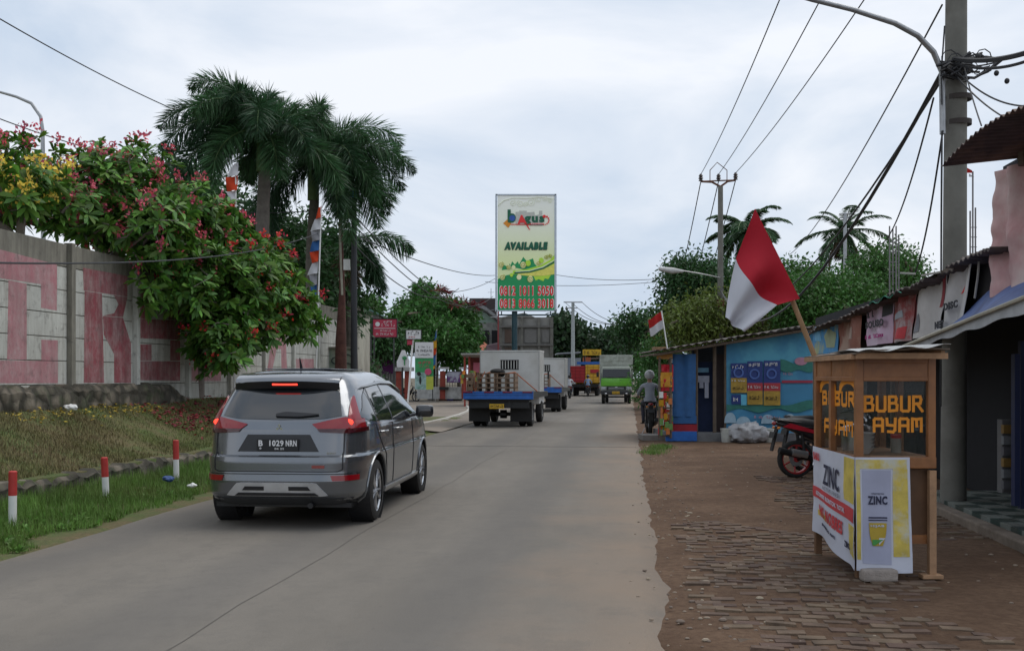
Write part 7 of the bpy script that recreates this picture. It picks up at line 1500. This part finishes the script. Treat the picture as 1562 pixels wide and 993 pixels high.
# ================================================================ FOOD CART
WD = mat('cart_wood', (.27, .11, .036), .5, var=.3, sc=5, bump=.15, coat=.15); WDL = mat('cart_pale_wood', (.34, .2, .11), .75, var=.25, sc=9, bump=.2); WDD = mat('cart_brown_panel', (.13, .065, .03), .6, var=.25, sc=4)
GLS = bpy.data.materials.new('cart_glass'); GLS.use_nodes = True; pb = GLS.node_tree.nodes['Principled BSDF']
pb.inputs['Base Color'].default_value = (.02, .03, .03, 1); pb.inputs['Roughness'].default_value = .03; pb.inputs['Alpha'].default_value = .22; pb.inputs['Specular IOR Level'].default_value = .6
ORG = mat('sign_orange_letters', (.75, .27, .015), .6, var=.06)
Yf, Yb = 8.2, 9.35; X0, X1 = 2.69, 3.315
zz = lambda y, Y=Yf: H - (y - HY) * Y / F
t = thing('food_cart', 'wooden glass-sided food cart with orange BUBUR AYAM lettering', 'cart', (3.0, 8.75, 0))
zt_, zg1, zg0, zb = zz(547), zz(578), zz(698), zz(830)
fr = MB()
for x in (X0 + .03, X1 - .03):
    for y in (Yf + .03, Yb - .03): fr.box((x, y, (zg0 + zt_) / 2), (.06, .06, zt_ - zg0 + .02), bev=.006)
fr.box(((X0 + X1) / 2, Yf + .03, (zt_ + zg1) / 2 + .0), (X1 - X0 - .125, .045, zt_ - zg1)); 
fr.box(((X0 + X1) / 2, Yf + .027, zg1), (X1 - X0 - .122, .05, .035), bev=.005); fr.box(((X0 + X1) / 2, Yf + .026, zt_ - .02), (X1 - X0 - .122, .052, .035), bev=.005)
fr.box(((X0 + X1) / 2, Yf + .025, zg0 - .04), (X1 - X0 + .01, .05, .09), bev=.008); fr.box(((X0 + X1) / 2, Yb - .03, (zt_ + zg1) / 2), (X1 - X0 - .125, .045, zt_ - zg1))
for x in (X0 + .03, X1 - .03):
    fr.box((x, (Yf + Yb) / 2, (zt_ + zg1) / 2), (.04, Yb - Yf - .125, zt_ - zg1)); fr.box((x, (Yf + Yb) / 2, zg0 - .04), (.05, Yb - Yf - .1, .09)); fr.box((x, (Yf + Yb) / 2 + .12, (zg0 + zt_) / 2), (.05, .06, zt_ - zg0)); fr.box((x - .004, (Yf + Yb) / 2, zg1), (.05, Yb - Yf - .12, .035), bev=.005)
fr.build('frame', WD, t, world=True)
MB().box(((X0 + X1) / 2, Yf + .045, (zg0 + zg1) / 2), (X1 - X0 - .12, .005, zg1 - zg0 - .03)).build('front_glass', GLS, t, world=True)
for x in (X0 + .045, X1 - .045): MB().box((x, (Yf + Yb) / 2, (zg0 + zg1) / 2), (.005, Yb - Yf - .12, zg1 - zg0 - .03)).build('side_glass', GLS, t, world=True)
MB().box(((X0 + X1) / 2, Yb - .03, (zg0 + zg1) / 2 - .2), (X1 - X0 - .12, .02, .18)).build('back_board', WD, t, world=True)
MB().box(((X0 + X1) / 2, (Yf + Yb) / 2, zg0 - .0), (X1 - X0 - .13, Yb - Yf - .13, .02)).build('counter', WDL, t, world=True)
cabm = MB().box(((X0 + X1) / 2, (Yf + Yb) / 2 + .03, (zb + zg0 - .09) / 2), (X1 - X0 - .05, Yb - Yf - .1, zg0 - .09 - zb)); cab = cabm.build('cabinet', WDD, t, world=True, bevel=.005)
m = MB(); 
for x in (X0 + .42, X0 + .6): m.box((x, Yf + .068, (zb + zg0) / 2 - .05), (.012, .012, zg0 - zb - .1))
m.box(((X0 + X1) / 2, Yf + .07, zb + .03), (X1 - X0 - .05, .03, .07)); m.build('cabinet_trim', WD, cab, world=True)
for x in (X0 + .03, X1 - .025):
    for y in (Yf + .02, Yb - .03): MB().box((x, y, (zg0 - .1) / 2), (.055, .055, zg0 - .1), bev=.004).build('leg', WDL if (x > 3.1 and y < 8.5) else WDD, t, world=True)
for k in (0,): MB().box((X1 - .04, Yf, .015), (.16, .1, .03), bev=.004).build('foot_block', WDL, t, world=True)
# hand painted letters, strokes of different width
def stroke_text(s, x0, y0, w, h, gap, th_, face='front'):
    Gs = {'B': [[(0, 0), (0, 1), (.75, 1), (.85, .85), (.75, .56), (0, .54)], [(.75, .54), (.95, .4), (.9, .05), (0, 0)]], 'U': [[(0, 1), (0, .08), (.2, 0), (.8, 0), (.95, .1), (.95, 1)]], 'R': [[(0, 0), (0, 1), (.8, 1), (.9, .8), (.8, .52), (0, .5)], [(.45, .5), (1.05, 0)]],
          'A': [[(0, 0), (0, .9), (.12, 1), (.8, 1), (.95, .9), (.95, 0)], [(0, .45), (.95, .45)]], 'Y': [[(0, 1), (.05, .5), (.9, .45)], [(.95, 1), (.9, .1), (.7, -.06), (.15, -.02)]], 'M': [[(0, 0), (0, 1), (.45, .95), (.5, .4)], [(.45, .95), (1, 1), (1, 0)]]}
    mb = MB()
    for i, ch in enumerate(s):
        for st_ in Gs[ch]:
            P = [(x0 + i * (w + gap) + a * w, y0 + b * h) for a, b in st_]
            for a, b in zip(P, P[1:]):
                dx, dz = b[0] - a[0], b[1] - a[1]; L = math.hypot(dx, dz); ux, uz = dx / L * th_ * .42, dz / L * th_ * .42; nx, nz_ = -dz / L * th_ / 2, dx / L * th_ / 2
                q = [(a[0] - ux - nx, a[1] - uz - nz_), (b[0] + ux - nx, b[1] + uz - nz_), (b[0] + ux + nx, b[1] + uz + nz_), (a[0] - ux + nx, a[1] - uz + nz_)]
                k = .0003 * len(mb.v) / 8
                if face == 'front': mb.poly([(x, Yf + .0405 - k * .2, z) for x, z in q], (0, -.002, 0))
                else: mb.poly([(X0 + .0405 - k * .2, Yb - x, z) for x, z in q], (-.002, 0, 0))
    return mb
px2x = lambda px: (px - CX) * Yf / F
stroke_text('BUBUR', px2x(1322), zz(627), .066, .112, .029, .022).build('lettering', ORG, t, world=True)
stroke_text('AYAM', px2x(1336), zz(658), .070, .098, .03, .022).build('lettering', ORG, t, world=True)
stroke_text('BUBUR', .14, zg0 + .40, .12, .10, .06, .03, 'side').build('lettering', ORG, t, world=True); stroke_text('AYAM', .2, zg0 + .16, .14, .1, .06, .03, 'side').build('lettering', ORG, t, world=True)
for c in (Yb - .28, Yb - .83): 
    m = MB()
    for i in range(17):
        a = math.pi * i / 16; m.box((X0 + .0385, c + .2 * math.cos(a), zg0 + .52 + .08 * math.sin(a)), (.002 + .0001 * i, .05, .05))
    m.build('painted_arch', ORG, t, world=True)
# things inside the glass case
pot = thing('cooking_pot', 'metal cooking pot inside the food cart', 'pot', (2.95, 8.95, zg0 + .01)); MB().lathe([(0, 0), (.13, 0), (.14, .16), (.15, .165), (.12, .2), (.02, .23), (0, .23)], (0, 0, 0), n=20).build('pot_body', G['alu'], pot, smooth=True)
MB().ball((0, 0, .24), .02, 8, 6).build('lid_knob', G['black'], pot)
for i, (x, y) in enumerate(((3.15, 8.6), (3.2, 8.75))):
    b = thing('glass_jar', ('small jar with a red lid at the front of the cart counter', 'small jar with a red lid behind the other jar on the cart counter')[i], 'jar', (x, y, zg0 + .01), 0, 'jars on the cart counter'); MB().lathe([(0, 0), (.04, 0), (.04, .12), (0, .12)], (0, 0, 0), n=14).build('jar_body', mat('jar_pale', (.35, .33, .28), .2), b, smooth=True); MB().lathe([(0, .12), (.042, .12), (.042, .145), (0, .145)], (0, 0, 0), n=14).build('lid', G['red'], b)
bw = thing('bowl_stack', 'stack of white bowls inside the food cart', 'bowls', (2.86, 8.5, zg0 + .01)); m = MB()
for k in range(5): m.lathe([(.03, .03 * k), (.075, .03 * k + .05), (.078, .03 * k + .05), (.03, .03 * k + .006)], (0, 0, 0), n=18)
m.build('bowls', G['white'], bw, smooth=True)
# roof boards
rfm = MB(); za = zt_ + .005
rfm.cloth(lambda u, v: Vector((2.61 + .07 * v + (.73 - .07 * v) * u, 8.0 + 1.62 * v, za + .035 + .035 * u + .01 * nz(u * 3, v * 3) + .02 * math.sin(u * 3.1))), 12, 10, .012); rfm.build('roof', mat('plywood_grey', (.2, .16, .125), .8, var=.25, sc=3, second=(.12, .09, .07)), t, smooth=True, world=True)
m = MB().box((2.98, 8.02, za + .012), (.7, .025, .045)).box((2.655, 8.83, za + .008), (.03, 1.55, .04), rz=-.045).box((3.31, 8.83, za + .03), (.03, 1.55, .05)); m.build('roof_battens', WDL, t, world=True)
MB().cloth(lambda u, v: Vector((2.62 + .7 * u, 7.93 + .7 * v, za + .06 + .05 * u + .012 * math.sin(u * 15 + v * 4) - .015 * (1 - v))), 24, 6, .003).build('plastic_sheet', mat('plastic_film', (.4, .4, .38), .35, var=.15), t, smooth=True, world=True)
# printed banner wrapped round the cart
bn = thing('cart_banner', 'white and yellow printed ZINC banner wrapped round the front of the food cart', 'banner', (2.7, 8.2, 0)); BW = mat('banner_white', (.52, .54, .62), .5, var=.06, sc=3, bump=.35, bsc=5); BY = mat('banner_yellow', (.55, .43, .08), .5, var=.25, sc=7, second=(.5, .5, .42), sfac=(.5, .62), bump=.3, bsc=6); BR = mat('banner_red', (.5, .04, .05), .5); BNV = mat('banner_navy', (.012, .015, .05), .5); BGL = mat('banner_gold', (.42, .3, .03), .5, var=.15); BGN = mat('banner_green_print', (.06, .28, .06), .5); BGY = mat('banner_silver', (.36, .38, .5), .5, var=.15, sc=2)
zt2, zw = zz(697), .45
def side(a, v, d=0.):      # a metres from the near corner backwards, v 0 top .. 1 bottom
    zb_ = .085 + .07 * a * 0 + .10 * (a / 1.15) - .02 * math.sin(a * 5) if a > .12 else .06 + a * .2
    return Vector((X0 - .016 - d - .012 * math.sin(a * 9 + v * 3) * v - .006 * nz(a * 6, v * 7), Yf - .01 + a, zt2 + .012 * a + (zb_ - zt2) * v))
def frontf(a, v, d=0.):    # a metres from the near corner to the right
    zb_ = .07 - .02 * math.sin(a * 8) - .1 * max(0, a - .2); fl = .05 * v * max(0, a - .1) 
    return Vector((X0 - .014 + a + .012 * v * a, Yf - .022 - d - .022 * math.sin(a * 13 + v * 2.5) * v - .007 * nz(a * 9 + 4, v * 5) - fl * .6 - .02 * v, zt2 + (zb_ - zt2) * v))
def patchb(fn, a0, a1, v0, v1, m, name, d=.0035, n=10, poly=None):
    MB().cloth(lambda u, v: fn(a0 + (a1 - a0) * u, v1 + (v0 - v1) * v, d), n, n, .0025).build(name, m, bn, smooth=True, world=True)
MB().cloth(lambda u, v: side(1.13 * (1 - u), 1 - v), 40, 24, .003).build('left_sheet', BW, bn, smooth=True, world=True)
MB().cloth(lambda u, v: frontf(.425 * u, 1 - v), 28, 24, .003).build('front_sheet', BW, bn, smooth=True, world=True)
patchb(frontf, .004, .4, .02, .1, BY, 'yellow_print'); patchb(frontf, .29, .405, .1, .86, BY, 'yellow_print'); patchb(frontf, .004, .035, .1, .9, BY, 'yellow_print')
patchb(frontf, .05, .275, .11, .93, BGY, 'silver_print')
def sd(a0, a1, v0, v1, m, name='side_print', d=.0035): MB().cloth(lambda u, v: side(a1 + (a0 - a1) * u, v1 + (v0 - v1) * v, d), 10, 6, .0025).build(name, m, bn, smooth=True, world=True)
sd(.003, .26, .02, .42, BY, 'yellow_print'); sd(.003, .13, .62, .9, BY, 'yellow_print'); sd(.003, 1.12, .46, .585, BR, 'red_stripe', .007); sd(.6, 1.0, .72, .78, BY, 'yellow_print')
def warp(fn, txt, a0, a1, v0, v1, m, bold, d=.009, flip=1):
    v_, f_ = text_data(txt, bold, 0.); lo, hi = v_.min(0), v_.max(0); mb = MB(); P = []
    for q in v_:
        uu = (q[0] - lo[0]) / (hi[0] - lo[0]); vv = (q[1] - lo[1]) / (hi[1] - lo[1]); P.append(fn(a0 + (a1 - a0) * uu, v1 + (v0 - v1) * vv, d + (.002 if q[2] > 0 else 0)))
    mb.add(P, f_); mb.build('lettering', m, bn, world=True)
warp(frontf, 'ZINC', .09, .245, .335, .41, BNV, .04); warp(frontf, 'shampoo', .12, .22, .305, .325, BNV, 0); warp(frontf, 'HIJAB', .11, .22, .585, .61, BW, .03, .012)
warp(side, 'ZINC', .78, .38, .16, .38, BNV, .015); warp(side, 'ACTIVE FRESH', .8, .36, .40, .44, mat('print_grey_text', (.25, .26, .3), .6), 0); warp(side, 'BARU', 1.08, .9, .06, .15, BR, .04); warp(side, 'KETOMBE RONTOK TOTAL', 1.0, .22, .5, .545, BW, .02, .014); warp(side, 'NO NOBRES', .92, .3, .64, .77, BR, .04); warp(side, 'SHAMPOO ANTI', .85, .45, .83, .86, BNV, .02); warp(side, 'ZINC', .25, .1, .8, .86, BNV, .03)
MB().cloth(lambda u, v: frontf(.095 + .15 * u, .53 - .012 * v, .009), 6, 1, .002).cloth(lambda u, v: frontf(.095 + .15 * u, .55 - .008 * v, .009), 6, 1, .002).build('cap_print', BNV, bn, world=True)
MB().cloth(lambda u, v: frontf(.17 + (u - .5) * .14 * (1 - .45 * (1 - v) ** 2.5), .77 - .2 * v, .009), 10, 10, .002).build('bottle_print', BGL, bn, world=True)
MB().cloth(lambda u, v: frontf(.125 + .07 * u * v + .02 * u, .765 - .05 * v, .012), 6, 4, .002).build('leaf_print', BGN, bn, world=True); MB().cloth(lambda u, v: frontf(.18 + .05 * u * v, .76 - .06 * v, .012), 6, 4, .002).build('flower_print', BW, bn, world=True)
tag(MB().box((2.84, 8.13, .04), (.27, .12, .09), rz=.05, bev=.018).build('concrete_block', mat('pale_brick', (.3, .26, .23), .9, var=.2, sc=12, bump=.4), bevel=0), 'pale block weighing down the bottom of the cart banner', 'block')
# ================================================================ LARGE FLAG
t = thing('large_flag', 'large red and white flag on a leaning bamboo pole tied to the food cart', 'flag', at(1243, 545, 9.3))
MB().tube([at(1246, 552, 9.36), at(1210, 462, 9.36), at(1180, 392, 9.36), at(1150, 324, 9.36)], [.024, .022, .018, .014], 8).build('flag_pole', mat('bamboo_brown', (.3, .18, .09), .6, var=.2, sc=10), t, smooth=True, world=True)
# cloth outline: u from the hoist (along the pole) to the fly, v down the hoist
def bez(P, u): return P[0] * (1 - u) ** 3 + P[1] * 3 * u * (1 - u) ** 2 + P[2] * 3 * u * u * (1 - u) + P[3] * u ** 3
V2 = lambda x, y: Vector((x, y))
top_ = [V2(1149, 320), V2(1138, 350), V2(1124, 388), V2(1109, 446)]; topw = [V2(1149, 320), V2(1133, 362), V2(1126, 380), V2(1124, 394)]
def flag(u, v):     # u 0..1: pole edge -> lower left edge ; v 0..1: upper (red apex) -> lower edge
    pole = V2(1151, 319).lerp(V2(1219, 456), v)
    mid = bez([V2(1124, 394), V2(1136, 440), V2(1160, 452), V2(1183, 466)], v); far = bez([V2(1107, 482), V2(1112, 498), V2(1125, 504), V2(1131, 506)], min(1, v * 1.0))
    far = V2(1107, 484).lerp(V2(1131, 507), v)
    left = far
    p = pole.lerp(mid, u * 2) if u < .5 else mid.lerp(left, u * 2 - 1)
    if u > .5: p = p + V2(0, 0)
    fold = .06 * math.sin(v * 9 + u * 3) * min(1, u * 3) + .05 * math.sin(v * 4 - u * 6) * u
    q = at(p.x, p.y, 9.3); q.y += fold - .02; return q
MB().cloth(lambda u, v: flag(u * .5, 1 - v), 26, 30, .003).build('red_half', mat('flag_cloth_red', (.5, .012, .03), .8, var=.04, trans=.25), t, smooth=80, world=True)
MB().cloth(lambda u, v: flag(.5 + u * .5, 1 - v), 26, 30, .003).build('white_half', mat('flag_cloth_white', (.6, .61, .66), .8, var=.03, trans=.25), t, smooth=80, world=True)
